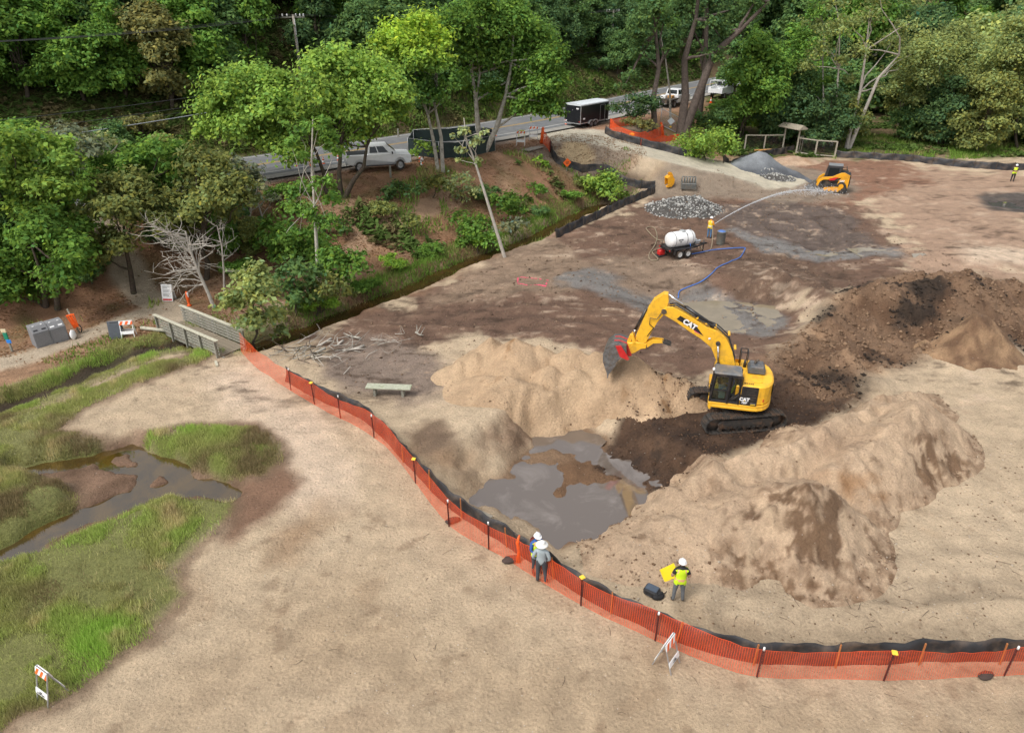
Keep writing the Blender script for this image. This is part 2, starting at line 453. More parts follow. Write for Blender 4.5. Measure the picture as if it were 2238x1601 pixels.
TRACKS = [[P2(*q) for q in L] for L in (
    [(1000, 700), (1150, 680), (1300, 690), (1420, 720)], [(930, 730), (1150, 705), (1350, 720), (1450, 750)], [(1560, 480), (1650, 520), (1780, 545), (1960, 560)],
    [(1600, 560), (1700, 560), (1850, 600), (1990, 600)], [(1870, 470), (2000, 470), (2238, 480)], [(1880, 520), (2050, 530), (2238, 560)], [(1660, 640), (1720, 590), (1800, 540)],
    [(1700, 660), (1790, 620), (1900, 610)], [(1880, 400), (2050, 420), (2238, 410)], [(1950, 1260), (2100, 1240), (2238, 1235)], [(1560, 1320), (1800, 1330), (2238, 1310)], [(1640, 1340), (1900, 1355), (2238, 1345)],
    [(1700, 935), (1800, 905), (1880, 860)], [(1710, 900), (1800, 875), (1850, 850)], [(1830, 700), (1850, 660), (1840, 620)], [(1270, 330), (1400, 345), (1560, 380), (1680, 410)], [(1640, 470), (1700, 450), (1790, 460), (1840, 500), (1830, 540), (1760, 560)], [(1700, 490), (1760, 480), (1800, 500), (1790, 530)], [(1480, 500), (1600, 520), (1720, 590), (1800, 640)], [(1960, 430), (2020, 450), (2140, 500), (2238, 520)], [(1100, 660), (1250, 650), (1400, 660)], [(900, 700), (1050, 660), (1200, 600), (1330, 560), (1440, 520)])]
def height(x, y):
    z, d, cd, rd, sd, sm, sf = base_height(x, y)
    lump = 1 - sstep(-1.0, 1.0, poly_sd(x, y, LUMPY))
    z = z + lump * (.75 * fbm(x, y, .5, 4) + .55 * np.abs(fbm(x, y, 1.3, 4)) + .2 * np.abs(fbm(x, y, 3.2, 3, ox=5.)) - .2)
    for L in TRACKS:                                  # caterpillar ruts: two lanes of cleated imprint
        td, tv, ts = seg_dist(x, y, L, list(np.linspace(0, 30, len(L))))
        lane = np.exp(-((td - 1.0) / .32) ** 2)
        z = z - .085 * lane + .045 * np.exp(-((td - 1.5) / .15) ** 2)
    sand = sstep(14, 24, d) * (1 - lump)
    z = z + (.022 * fbm(x, y, 3.2, 3) - .02 * sstep(.25, .6, fbm(x, y, 2.2, 2, ox=50.))) * sand
    work = sstep(26, 34, y) * sand
    z = z + .12 * fbm(x * .7 + y * .3, y * 1.1 - x * .2, 1.3, 4, .6, ox=77.) * work + .05 * np.abs(fbm(x, y, 2.4, 3, ox=81.)) * work
    return z, d, cd, rd, sd, sm, sf, lump

# grid: fine where the site is, coarser towards the hills
def spaced(a, b, step):
    out = [a]
    while out[-1] < b: out.append(out[-1] + step(out[-1]))
    return np.array(out, np.float32)
gx = spaced(-165, 190, lambda v: .15 if -27 < v < 33 else .15 + .035 * max(-27 - v, v - 33))
gy = spaced(6.5, 270, lambda v: max(.095, .0045 * v) if v < 85 else .38 + (v - 85) * .03)
GX, GY = np.meshgrid(gx, gy)
X, Y = GX.ravel(), GY.ravel()
Z, Dr, Cd, Rd, Sp, Sm, Sf, LumpM = height(X, Y)
ZG = Z.reshape(GX.shape)
def gz(x, y):
    i = int(np.clip(np.searchsorted(gx, x) - 1, 0, len(gx) - 2)); j = int(np.clip(np.searchsorted(gy, y) - 1, 0, len(gy) - 2))
    fx = (x - gx[i]) / (gx[i + 1] - gx[i]); fy = (y - gy[j]) / (gy[j + 1] - gy[j])
    return float((ZG[j, i] * (1 - fx) + ZG[j, i + 1] * fx) * (1 - fy) + (ZG[j + 1, i] * (1 - fx) + ZG[j + 1, i + 1] * fx) * fy)
def gzv(x, y):
    i = np.clip(np.searchsorted(gx, x) - 1, 0, len(gx) - 2); j = np.clip(np.searchsorted(gy, y) - 1, 0, len(gy) - 2)
    fx = (x - gx[i]) / (gx[i + 1] - gx[i]); fy = (y - gy[j]) / (gy[j + 1] - gy[j])
    return (ZG[j, i] * (1 - fx) + ZG[j, i + 1] * fx) * (1 - fy) + (ZG[j + 1, i] * (1 - fx) + ZG[j + 1, i + 1] * fx) * fy
def at(px, py):
    """the point of the ground seen at that image point"""
    u = (px - 1119.0) / F_PX; v = (800.5 - py) / F_PX
    dx, dy, dz = u, _c + _s * v, -_s + _c * v
    t = 8.0
    for _ in range(4000):
        x, y, z = dx * t, dy * t, HC + dz * t
        if z <= gz(x, y): break
        t += max(.02, min(.5, (z - gz(x, y)) * .4))
    return Vector((x, y, gz(x, y)))
def on(x, y): return Vector((x, y, gz(x, y)))

# ---------------------------------------------------------------- ground colour: soils and their boundaries
C_SAND = S(213, 190, 160); C_SAND2 = S(192, 168, 138); C_SANDL = S(224, 200, 174); C_MUD = S(124, 97, 80); C_DARK = S(74, 56, 43); C_BLACK = S(48, 40, 34)
C_LITTER = S(172, 136, 106); C_FLOOR = S(92, 74, 54); C_GRASS = S(88, 88, 46); C_GREY = S(134, 129, 124); C_RAMP = S(210, 200, 178); C_RSIDE = S(154, 138, 120); C_PATH = S(198, 180, 156)
ZONES = [  # image polygon, height it was read at, colour, edge softness (m), edge raggedness (m), wetness
    ([(520, 1330), (760, 1250), (900, 1330), (1150, 1420), (1450, 1460), (1700, 1510), (2238, 1530), (2300, 1650), (500, 1650), (350, 1560)], 0, C_SAND2, 3.0, 2.5, 0),
    ([(500, 1600), (560, 1450), (760, 1500), (900, 1560), (800, 1700), (450, 1700)], 0, S(206, 182, 152), 1.5, 1.5, 0),
    ([(470, 780), (560, 800), (680, 900), (760, 1000), (720, 1120), (640, 1150), (600, 1000), (520, 900), (440, 850)], 0, C_SANDL, 1.0, 1.0, 0),
    ([(690, 1100), (740, 1140), (640, 1230), (560, 1250), (600, 1160)], 0, S(176, 148, 118), .8, .8, 0),
    ([(505, 1045), (600, 1015), (640, 1075), (610, 1140), (540, 1190), (480, 1200), (480, 1150), (510, 1100)], -.2, S(142, 110, 88), .5, .9, .1),
    ([(120, 985), (300, 950), (560, 930), (580, 945), (330, 960), (240, 985)], -.1, S(168, 140, 116), .4, .6, 0),
    ([(690, 730), (780, 692), (900, 650), (1060, 585), (1200, 525), (1290, 492), (1440, 425), (1560, 400), (1800, 420), (1930, 470), (1990, 540), (1960, 610), (1900, 640), (1740, 660), (1740, 740), (1650, 790), (1500, 800), (1400, 790), (1280, 770), (1130, 740), (1040, 740), (960, 780), (860, 780), (740, 775)], 0, C_MUD, .7, 3.2, .1),
    ([(1060, 560), (1200, 520), (1280, 560), (1250, 640), (1130, 650), (980, 660), (900, 690), (1000, 620)], 0, S(158, 134, 112), .8, 1.5, 0),
    ([(690, 790), (760, 745), (960, 770), (985, 830), (960, 860), (880, 890), (780, 870), (700, 830)], 0, S(148, 130, 116), .8, 1.0, 0),
    ([(1850, 395), (1990, 365), (2300, 375), (2300, 620), (2150, 600), (2010, 600), (1960, 500), (1880, 440)], 0, S(182, 152, 128), 1.0, 4.5, 0),
    ([(1560, 400), (1640, 352), (1760, 345), (2000, 345), (2010, 390), (1860, 440), (1700, 450), (1600, 450)], .3, S(152, 114, 92), 1.2, 3.5, 0),
    ([(1640, 350), (1720, 335), (1780, 345), (1740, 362), (1660, 362)], .3, S(205, 175, 148), .8, .8, 0),
    ([(1570, 450), (1700, 430), (1850, 460), (1900, 520), (1960, 548), (1940, 570), (1800, 560), (1680, 530), (1600, 500)], 0, S(112, 97, 88), .8, 1.6, .3),
    ([(1590, 500), (1700, 520), (1800, 545), (1960, 545), (1960, 565), (1800, 568), (1650, 545)], 0, S(140, 136, 132), .5, .9, .6),
    ([(1400, 600), (1470, 590), (1570, 635), (1690, 655), (1705, 690), (1680, 735), (1560, 715), (1440, 690), (1300, 650), (1220, 630), (1240, 610)], -.3, C_GREY, .5, 1.2, .55),
    ([(1290, 560), (1480, 565), (1560, 600), (1480, 640), (1360, 625)], 0, S(150, 128, 108), .7, 1.3, .1),
    ([(1560, 560), (1700, 560), (1850, 600), (1800, 650), (1720, 660), (1600, 640)], 0, S(116, 92, 75), .8, 1.4, .1),
    ([(2130, 425), (2238, 420), (2300, 440), (2300, 470), (2170, 465)], -.2, S(92, 84, 78), .8, 1.2, .35),
    ([(2090, 540), (2300, 540), (2300, 580), (2120, 575)], .2, C_SANDL, .8, 1.0, 0),
    ([(1300, 985), (1100, 1060), (1050, 1110), (1180, 1150), (1230, 1200), (1330, 1160), (1420, 1080), (1450, 1050), (1330, 940), (1250, 925), (1160, 960)], -.7, S(134, 104, 78), .5, .9, .35),
    ([(930, 960), (1000, 1000), (1090, 1030), (1070, 1080), (960, 1040), (880, 990)], -.2, S(160, 132, 104), .8, 1.0, 0),
    ([(880, 950), (960, 945), (990, 985), (930, 1000)], -.1, S(134, 112, 92), .5, .8, 0),
    ([(1060, 960), (1130, 900), (1220, 880), (1290, 890), (1200, 930), (1130, 975)], 0, S(150, 124, 100), .5, 1.0, 0),
    ([(-80, 830), (60, 790), (200, 725), (330, 670), (420, 680), (470, 740), (360, 745), (200, 790), (60, 850), (-80, 900)], 0, C_LITTER, .7, .9, 0),
    ([(-80, 600), (300, 420), (620, 560), (600, 700), (420, 690), (300, 660), (200, 715), (60, 770), (-80, 800)], 0, S(150, 118, 92), .8, 1.0, 0),
    ([(340, 470), (600, 430), (800, 420), (980, 460), (1100, 520), (1000, 590), (800, 660), (640, 690), (560, 640), (420, 600)], .5, S(146, 112, 86), 1.0, 1.5, 0),
    ([(1190, 455), (1260, 440), (1240, 500), (1190, 500)], .5, S(176, 142, 118), .8, .9, 0),
]
SRT_RNG = 0
def lerp(a, b, t): return a * (1 - t[:, None]) + b * t[:, None]
def soil(x, y, d, cd, rd, sd, sm, sf, lump):
    n1 = fbm(x, y, .25, 4); n2 = fbm(x, y, .9, 4, ox=5.); n3 = fbm(x, y, 2.6, 3, ox=9.)
    wx = fbm(x, y, .45, 4, ox=21.)
    col = np.empty((len(x), 3), np.float32); col[:] = C_SAND
    wet = np.zeros(len(x), np.float32)
    col = lerp(col, C_SAND2, np.clip(.35 + .5 * n1, 0, 1) * .55)
    for poly, z, c, soft, rag, w in ZONES:
        pp = [P2(a, b, z) for a, b in poly]
        x0, x1 = min(p[0] for p in pp) - 6, max(p[0] for p in pp) + 6; y0, y1 = min(p[1] for p in pp) - 6, max(p[1] for p in pp) + 6
        idx = np.nonzero((x > x0) & (x < x1) & (y > y0) & (y < y1))[0]
        if not len(idx): continue
        q = poly_sd(x[idx], y[idx], pp) + rag * wx[idx] + rag * .5 * n2[idx]
        t = 1 - sstep(-soft, soft, q)
        col[idx] = lerp(col[idx], c, t); wet[idx] = wet[idx] * (1 - t) + w * t
    pt = np.clip(fbm(x, y, .55, 4, ox=71.) * 2.6 - .8, 0, .28) * (1 - sstep(22, 30, y)); col = lerp(col, S(168, 140, 110), pt)
    pt = np.clip(fbm(x, y, 1.6, 3, ox=75.) * 3 - 1.35, 0, .4) * (1 - sstep(22, 30, y)); col = lerp(col, S(128, 102, 78), pt)
    # streaks and patches on the worked ground
    site = sstep(18, 24, d)
    xs = x + 3.0 * fbm(x, y, .07, 2, ox=101.); ys = y + 3.0 * fbm(x, y, .07, 2, ox=111.)
    st = fbm(xs * .45 + ys * .3, ys * .9 - xs * .15, 1.0, 5, .6, ox=31.)
    worked = site * sstep(24, 33, y)
    st = st + .45 * fbm(xs * 1.0 + ys * .5, ys * 2.0, 1.6, 4, .6, ox=35.)
    fine = fbm(xs * .7 - ys * .25, ys * 1.9 + xs * .2, 2.4, 4, .65, ox=61.)
    col = lerp(col, C_DARK, np.clip(st * 1.6 + fine * .9 - .35, 0, .75) * worked); col = lerp(col, S(196, 166, 140), np.clip(fine * 1.6 - st - .55, 0, .6) * worked)
    col = lerp(col, C_SANDL, np.clip(-st * 1.4 - .42, 0, .5) * worked)
    for L in TRACKS:
        td, _, _ = seg_dist(x, y, L); lane = np.exp(-((td - 1.0) / .3) ** 2) * (.6 + .5 * n3); col = lerp(col, col * .72, np.clip(lane, 0, 1) * site)
    # slopes by the road and forest floor
    bank = (1 - sstep(17, 20, d)) * sstep(4.5, 7.5, d)
    litter = lerp(np.repeat(S(166, 126, 97)[None], len(x), 0), S(128, 108, 72), np.clip(.3 + n2 * 1.3, 0, 1))
    litter = lerp(litter, S(192, 156, 126), np.clip(n1 * 1.6 - .3, 0, .8))
    t = bank * (1 - sstep(4.5, 6.5, rd + n2))
    keep = 1 - sstep(3.4, 5.2, rd + .7 * n2)
    t = bank * sstep(.4, 1.6, cd) * (1 - keep)
    col[:] = col * (1 - t[:, None]) + litter * t[:, None]
    back = 1 - sstep(-5.5, -4.2, d)
    floor = lerp(np.repeat(C_FLOOR[None], len(x), 0), S(96, 104, 50), np.clip(.6 + n2, 0, 1))
    floor = lerp(floor, S(140, 118, 84), np.clip(n1 * 1.5 - .3, 0, .7))
    col[:] = col * (1 - back[:, None]) + floor * back[:, None]
    shoulder = sstep(2.5, 3.4, d) * (1 - sstep(7.6, 9.2, d + n2 * .8))
    sc = lerp(np.repeat(S(150, 140, 128)[None], len(x), 0), S(170, 132, 104), sstep(5.0, 7.5, d + n2))
    col[:] = col * (1 - shoulder[:, None]) + sc * shoulder[:, None]
    # forest behind the site on the right
    fr = sstep(0, 3, y - (84.5 + .02 * (x - 30) ** 1 + 3.0 * sstep(50, 75, x)) + 2 * n2) * sstep(24, 29, x)
    fc = lerp(np.repeat(S(120, 98, 74)[None], len(x), 0), S(92, 104, 48), np.clip(.45 + n2 * 1.2, 0, 1))
    col[:] = col * (1 - fr[:, None]) + fc * fr[:, None]
    # ramp
    top = (1 - sstep(3.3, 4.0, rd + .4 * n2)); side = (1 - sstep(7.5, 9.5, rd + n2)) * sstep(8, 10, d) * sstep(.8, 2, cd)
    col = lerp(col, C_RSIDE, side * .9); col = lerp(col, C_RAMP, top)
    pale = 1 - sstep(1.2, 2.2, np.hypot(x - P2(1258, 335, 3.2)[0], (y - P2(1258, 335, 3.2)[1]) * .8) + .5 * n2)
    col = lerp(col, S(220, 192, 150), pale)
    # creek sides
    ck = (1 - sstep(.75, 1.2, cd + .3 * n2)) * sstep(5, 7, rd)
    col = lerp(col, S(92, 72, 54), ck * .9); wet = np.maximum(wet, .35 * (1 - sstep(.7, 1.3, cd)))
    # mud bench, pit edge
    tm = 1 - sstep(-.35, .25, sm + .3 * wx + .2 * n2)
    mudc = lerp(np.repeat(S(68, 50, 38)[None], len(x), 0), S(104, 79, 60), np.clip(.2 + n2 * 1.4, 0, 1))
    mudc = lerp(mudc, C_BLACK, np.clip(n3 * 1.5 - .15, 0, .75))
    col[:] = col * (1 - tm[:, None]) + mudc * tm[:, None]; wet = np.maximum(wet, .12 * tm)
    rim = (1 - sstep(-.1, .55, sd + .3 * n2)) * (1 - tm)
    col = lerp(col, S(122, 92, 66), rim * .85); wet = np.maximum(wet, rim * .55)
    # lumpy spoil: brown with black peaty patches
    lc = lerp(np.repeat(S(140, 112, 88)[None], len(x), 0), S(108, 82, 62), np.clip(.4 + n2 * 1.4, 0, 1))
    lc = lerp(lc, S(172, 140, 110), np.clip(fbm(x, y, .4, 3, ox=47.) * 2.2 - .4, 0, .8))
    lc = lerp(lc, S(54, 44, 36), np.clip(fbm(x, y, .45, 4, ox=44.) * 3.4 - .35, 0, .96) * .95)
    col[:] = col * (1 - lump[:, None]) + lc * lump[:, None]
    # marsh mud
    tf = 1 - sstep(-.1, .5, sf); col = lerp(col, lerp(np.repeat(S(142, 112, 90)[None], len(x), 0), S(110, 84, 66), np.clip(.4 + n2, 0, 1)), tf) if False else col
    mf = lerp(np.repeat(S(146, 116, 94)[None], len(x), 0), S(112, 86, 66), np.clip(.4 + n2, 0, 1))
    col[:] = col * (1 - tf[:, None]) + mf * tf[:, None]; wet = np.maximum(wet, .3 * tf)
    col *= (1 + .10 * n3)[:, None]
    return np.clip(col, .004, .8), np.clip(wet, 0, 1)
GCOL, GWET = soil(X, Y, Dr, Cd, Rd, Sp, Sm, Sf, LumpM)

# grassy ground: where blades grow the soil below is dark and mossy
GRASS_POLYS = [([(-80, 1260), (0, 1225), (70, 1200), (150, 1165), (250, 1130), (300, 1100), (340, 1085), (400, 1080), (490, 1090), (500, 1130), (470, 1170), (420, 1190), (390, 1240), (385, 1300), (350, 1360), (290, 1420), (200, 1480), (130, 1530), (60, 1560), (-80, 1640)], 1.0),
               ([(-80, 1030), (40, 1025), (110, 1040), (165, 1060), (150, 1110), (110, 1155), (60, 1180), (0, 1210), (-80, 1240)], 1.0),
               ([(290, 965), (360, 945), (470, 940), (560, 940), (600, 980), (615, 1010), (580, 1040), (520, 1050), (470, 1030), (420, 1010), (340, 990)], 1.15),
               ([(-80, 940), (60, 900), (150, 880), (240, 840), (330, 800), (440, 775), (440, 790), (350, 830), (250, 860), (170, 900), (120, 950), (220, 965), (230, 985), (120, 1005), (20, 1015), (-80, 1020)], .95),
               ([(-80, 900), (60, 860), (160, 815), (240, 770), (340, 755), (380, 765), (300, 785), (200, 815), (130, 850), (40, 890), (-80, 930)], .8)]
def in_grass(x, y, margin=0.0):
    cdg, _, _ = seg_dist(x, y, CREEK)
    g = (.9 * (1 - sstep(1.3, 2.1, cdg + .5 * fbm(x, y, .7, 3, ox=33.))) * sstep(.55, .85, cdg) * (1 - sstep(-15.5, -13.5, x))).astype(np.float32)
    for poly, k in GRASS_POLYS:
        pp = [P2(a, b, -.1) for a, b in poly]
        sdp = poly_sd(x, y, pp) + .55 * fbm(x, y, .8, 4, ox=3.) + margin
        g = np.maximum(g, k * (1 - sstep(-.35, .25, sdp)))
    return g
sel = np.nonzero((X < 0) & (Y < 62))[0]
gr = in_grass(X[sel], Y[sel]); edge = in_grass(X[sel], Y[sel], -.55) * (1 - gr)
GCOL[sel] = lerp(GCOL[sel], S(132, 108, 86), edge * .75)
chan = 1 - sstep(.5, .9, seg_dist(X[sel], Y[sel], CREEK)[0]); GCOL[sel] = lerp(lerp(GCOL[sel], S(118, 124, 62), gr * .9), S(70, 58, 46), chan * .9)
Z[sel] += (gr * (.10 * np.abs(fbm(X[sel], Y[sel], 1.3, 3, ox=8.)) + .04)).astype(np.float32)
ZG = Z.reshape(GX.shape)

# path on the left, towards the bins and under the trees
pd1, _, _ = seg_dist(X, Y, [P2(*q, .1) for q in [(-120, 835), (-40, 805), (60, 778), (150, 745), (230, 712), (310, 680), (380, 690), (440, 720)]])
pd2, _, _ = seg_dist(X, Y, [P2(*q, .1) for q in [(400, 690), (330, 655), (270, 610), (235, 575), (215, 540)]])
pdd = np.minimum(pd1 - .75, pd2 - .95) + .35 * fbm(X, Y, .9, 3)
GCOL = lerp(GCOL, C_PATH, 1 - sstep(-.3, .5, pdd))
for line, w in (([(690, 560), (760, 530), (840, 500), (920, 475), (990, 455)], .7), ([(740, 470), (800, 510)], .6), ([(620, 700), (700, 640), (760, 560)], .5)):
    pdt, _, _ = seg_dist(X, Y, [P2(a, b, 1.2) for a, b in line])
    GCOL = lerp(GCOL, S(182, 150, 122), (1 - sstep(0, .5, pdt - w + .4 * fbm(X, Y, .8, 3))) * .8)

def ground_material():
    m = bpy.data.materials.new('ground_soil'); m.use_nodes = True
    nt = m.node_tree; b = nt.nodes['Principled BSDF']; L = nt.links.new
    a = nt.nodes.new('ShaderNodeAttribute'); a.attribute_name = 'Col'
    w = nt.nodes.new('ShaderNodeAttribute'); w.attribute_name = 'Wet'
    geo = nt.nodes.new('ShaderNodeNewGeometry')
    def noise(scale, detail=6, rough=.6):
        n = nt.nodes.new('ShaderNodeTexNoise'); n.inputs['Scale'].default_value = scale; n.inputs['Detail'].default_value = detail; n.inputs['Roughness'].default_value = rough
        L(geo.outputs['Position'], n.inputs['Vector']); return n
    n1 = noise(1.1, 4); n2 = noise(12.0, 4, .7); n3 = noise(60.0, 2, .7)
    def ramp(src, p0, c0, p1, c1):
        r = nt.nodes.new('ShaderNodeValToRGB'); r.color_ramp.elements[0].position = p0; r.color_ramp.elements[1].position = p1
        r.color_ramp.elements[0].color = (c0,) * 3 + (1,); r.color_ramp.elements[1].color = (c1,) * 3 + (1,); L(src, r.inputs['Fac']); return r.outputs['Color']
    def mul(c1, c2, f=1.0, mode='MULTIPLY'):
        x = nt.nodes.new('ShaderNodeMixRGB'); x.blend_type = mode; x.inputs['Fac'].default_value = f; L(c1, x.inputs['Color1']); L(c2, x.inputs['Color2']); return x.outputs['Color']
    c = mul(a.outputs['Color'], ramp(n1.outputs['Fac'], .3, .82, .7, 1.14))
    c = mul(c, ramp(n2.outputs['Fac'], .34, .84, .64, 1.11))
    c = mul(c, ramp(n3.outputs['Fac'], .34, .80, .66, 1.18))
    # pale shell and pebble flecks
    v = nt.nodes.new('ShaderNodeTexVoronoi'); v.inputs['Scale'].default_value = 5.0; L(geo.outputs['Position'], v.inputs['Vector'])
    fl = ramp(v.outputs['Distance'], .07, 1.0, .12, 0.0)
    sepv = nt.nodes.new('ShaderNodeSeparateColor'); L(v.outputs['Color'], sepv.inputs[0])
    th = nt.nodes.new('ShaderNodeMath'); th.operation = 'GREATER_THAN'; th.inputs[1].default_value = .8; L(sepv.outputs[0], th.inputs[0])
    ff = nt.nodes.new('ShaderNodeMath'); ff.operation = 'MULTIPLY'; L(fl, ff.inputs[0]); L(th.outputs[0], ff.inputs[1])
    f2 = nt.nodes.new('ShaderNodeMath'); f2.operation = 'MULTIPLY'; f2.inputs[1].default_value = .55; L(ff.outputs[0], f2.inputs[0])
    mx = nt.nodes.new('ShaderNodeMixRGB'); L(f2.outputs[0], mx.inputs['Fac']); L(c, mx.inputs['Color1']); mx.inputs['Color2'].default_value = (.62, .57, .5, 1)
    L(mx.outputs[0], b.inputs['Base Color'])
    mr = nt.nodes.new('ShaderNodeMapRange'); mr.inputs['To Min'].default_value = .95; mr.inputs['To Max'].default_value = .12
    wn2 = nt.nodes.new('ShaderNodeMath'); wn2.operation = 'MULTIPLY'; L(w.outputs['Fac'], wn2.inputs[0]); L(ramp(n1.outputs['Fac'], .35, .45, .65, 1.25), wn2.inputs[1])
    L(wn2.outputs[0], mr.inputs['Value']); L(mr.outputs[0], b.inputs['Roughness'])
    b.inputs['Specular IOR Level'].default_value = .35
    dm = nt.nodes.new('ShaderNodeMapRange'); dm.inputs['From Max'].default_value = .45; dm.inputs['To Max'].default_value = .55; L(v.outputs['Distance'], dm.inputs['Value'])
    ad0 = nt.nodes.new('ShaderNodeMath'); ad0.operation = 'ADD'; L(n2.outputs['Fac'], ad0.inputs[0]); L(dm.outputs[0], ad0.inputs[1])
    add = nt.nodes.new('ShaderNodeMath'); add.operation = 'ADD'; L(ad0.outputs[0], add.inputs[0])
    hf = nt.nodes.new('ShaderNodeMath'); hf.operation = 'MULTIPLY'; hf.inputs[1].default_value = .5; L(n3.outputs['Fac'], hf.inputs[0]); L(hf.outputs[0], add.inputs[1])
    bp = nt.nodes.new('ShaderNodeBump'); bp.inputs['Strength'].default_value = .9; bp.inputs['Distance'].default_value = .09
    L(add.outputs[0], bp.inputs['Height']); L(bp.outputs['Normal'], b.inputs['Normal'])
    return m
M_GROUND = ground_material()
nx, ny = len(gx), len(gy)
ii = (np.arange(ny - 1)[:, None] * nx + np.arange(nx - 1)[None]).ravel()
GF = np.stack([ii, ii + 1, ii + nx + 1, ii + nx], 1)
tag(link_mesh('ground', np_mesh('ground', np.stack([X, Y, Z], 1), GF, M_GROUND, True, GCOL, wet=GWET)), kind='structure')
print('ground verts', len(X))

# ---------------------------------------------------------------- water
def water_material(name, col, rough=.04, film=None, film_lo=.5, film_hi=.6, fscale=.8, ior=1.5):
    m = bpy.data.materials.new(name); m.use_nodes = True
    nt = m.node_tree; b = nt.nodes['Principled BSDF']; L = nt.links.new
    b.inputs['IOR'].default_value = ior; b.inputs['Roughness'].default_value = rough
    geo = nt.nodes.new('ShaderNodeNewGeometry')
    nz = nt.nodes.new('ShaderNodeTexNoise'); nz.inputs['Scale'].default_value = fscale; nz.inputs['Detail'].default_value = 8; nz.inputs['Roughness'].default_value = .65; nz.inputs['Distortion'].default_value = .6
    L(geo.outputs['Position'], nz.inputs['Vector'])
    mx = nt.nodes.new('ShaderNodeMixRGB'); mx.inputs['Color1'].default_value = (*col, 1)
    mx.inputs['Color2'].default_value = (*(film if film is not None else np.array(col) * 1.6), 1)
    r = nt.nodes.new('ShaderNodeValToRGB'); r.color_ramp.elements[0].position = film_lo; r.color_ramp.elements[1].position = film_hi
    L(nz.outputs['Fac'], r.inputs['Fac']); L(r.outputs['Color'], mx.inputs['Fac']); L(mx.outputs[0], b.inputs['Base Color'])
    n2 = nt.nodes.new('ShaderNodeTexNoise'); n2.inputs['Scale'].default_value = 3; n2.inputs['Detail'].default_value = 3; L(geo.outputs['Position'], n2.inputs['Vector'])
    bp = nt.nodes.new('ShaderNodeBump'); bp.inputs['Strength'].default_value = .06; bp.inputs['Distance'].default_value = .02
    L(n2.outputs['Fac'], bp.inputs['Height']); L(bp.outputs['Normal'], b.inputs['Normal'])
    return m
def water_sheet(name, poly, z, mat):
    me = bpy.data.meshes.new(name); me.from_pydata([(p[0], p[1], z) for p in poly], [], [tuple(range(len(poly)))]); me.materials.append(mat)
    bm = bmesh.new(); bm.from_mesh(me); bmesh.ops.recalc_face_normals(bm, faces=bm.faces)
    for f in bm.faces:
        if f.normal.z < 0: f.normal_flip()
    bmesh.ops.triangulate(bm, faces=bm.faces); bm.to_mesh(me); bm.free()
    return tag(link_mesh(name, me), kind='structure')
def grow(poly, k):
    cx = sum(p[0] for p in poly) / len(poly); cy = sum(p[1] for p in poly) / len(poly)
    return [(cx + (p[0] - cx) * k, cy + (p[1] - cy) * k) for p in poly]
W_PIT = water_material('pit_water', S(104, 93, 84), .05, S(138, 128, 120), .52, .74, .6, 2.2)
W_BROWN = water_material('creek_water', S(60, 44, 24), .05, S(78, 58, 28), .45, .65, 1.2)
W_TAN = water_material('puddle_water', S(132, 120, 98), .08, S(150, 136, 112), .4, .7, .8)
W_POND = water_material('pond_water', S(66, 52, 26), .03, S(88, 68, 28), .42, .6, .7, 2.1)
water_sheet('pit_pool', grow(PIT, 1.28), -.90, W_PIT)
water_sheet('basin_puddle', [P2(*q, -.55) for q in [(1490, 660), (1560, 655), (1640, 660), (1715, 670), (1715, 735), (1600, 745), (1530, 730)]], -.60, W_TAN)
water_sheet('pond', [P2(*q, -.5) for q in [(-120, 1330), (-120, 1000), (250, 955), (420, 1000), (540, 1040), (545, 1105), (380, 1110), (200, 1180), (0, 1260)]], -.54, W_POND)
def ribbon(name, pts, w, z, mat):
    v = []; f = []
    for i, p in enumerate(pts):
        a = np.array(pts[max(i - 1, 0)]); b = np.array(pts[min(i + 1, len(pts) - 1)]); d = (b - a) / np.linalg.norm(b - a); n = np.array([-d[1], d[0]])
        for s_ in (-1, 1): q = np.array(p) + n * w * s_; v.append((q[0], q[1], z))
    for i in range(len(pts) - 1): f.append((2 * i, 2 * i + 1, 2 * i + 3, 2 * i + 2))
    return tag(link_mesh(name, np_mesh(name, v, f, mat, False)), kind='structure')
ribbon('creek', catmull(CREEK[:15], 4), 1.5, -.60, W_BROWN)
water_sheet('dark_pool', [P2(*q, -.2) for q in [(2160, 436), (2238, 432), (2330, 440), (2330, 462), (2180, 458)]], gz(*P2(2215, 447, -.2)) + .05, water_material('pool_water', S(84, 82, 82), .08))
for i, poly in enumerate(([(1850, 545), (1900, 540), (1955, 548), (1950, 560), (1880, 562)], [(1760, 545), (1820, 548), (1850, 556), (1800, 558)], [(1990, 562), (2020, 560), (2025, 570), (1995, 572)])):
    c = np.mean([P2(*q) for q in poly], 0)
    water_sheet('rut_puddle', [P2(*q) for q in poly], float(np.mean([gz(*P2(*q)) for q in poly])) + .01, W_TAN)

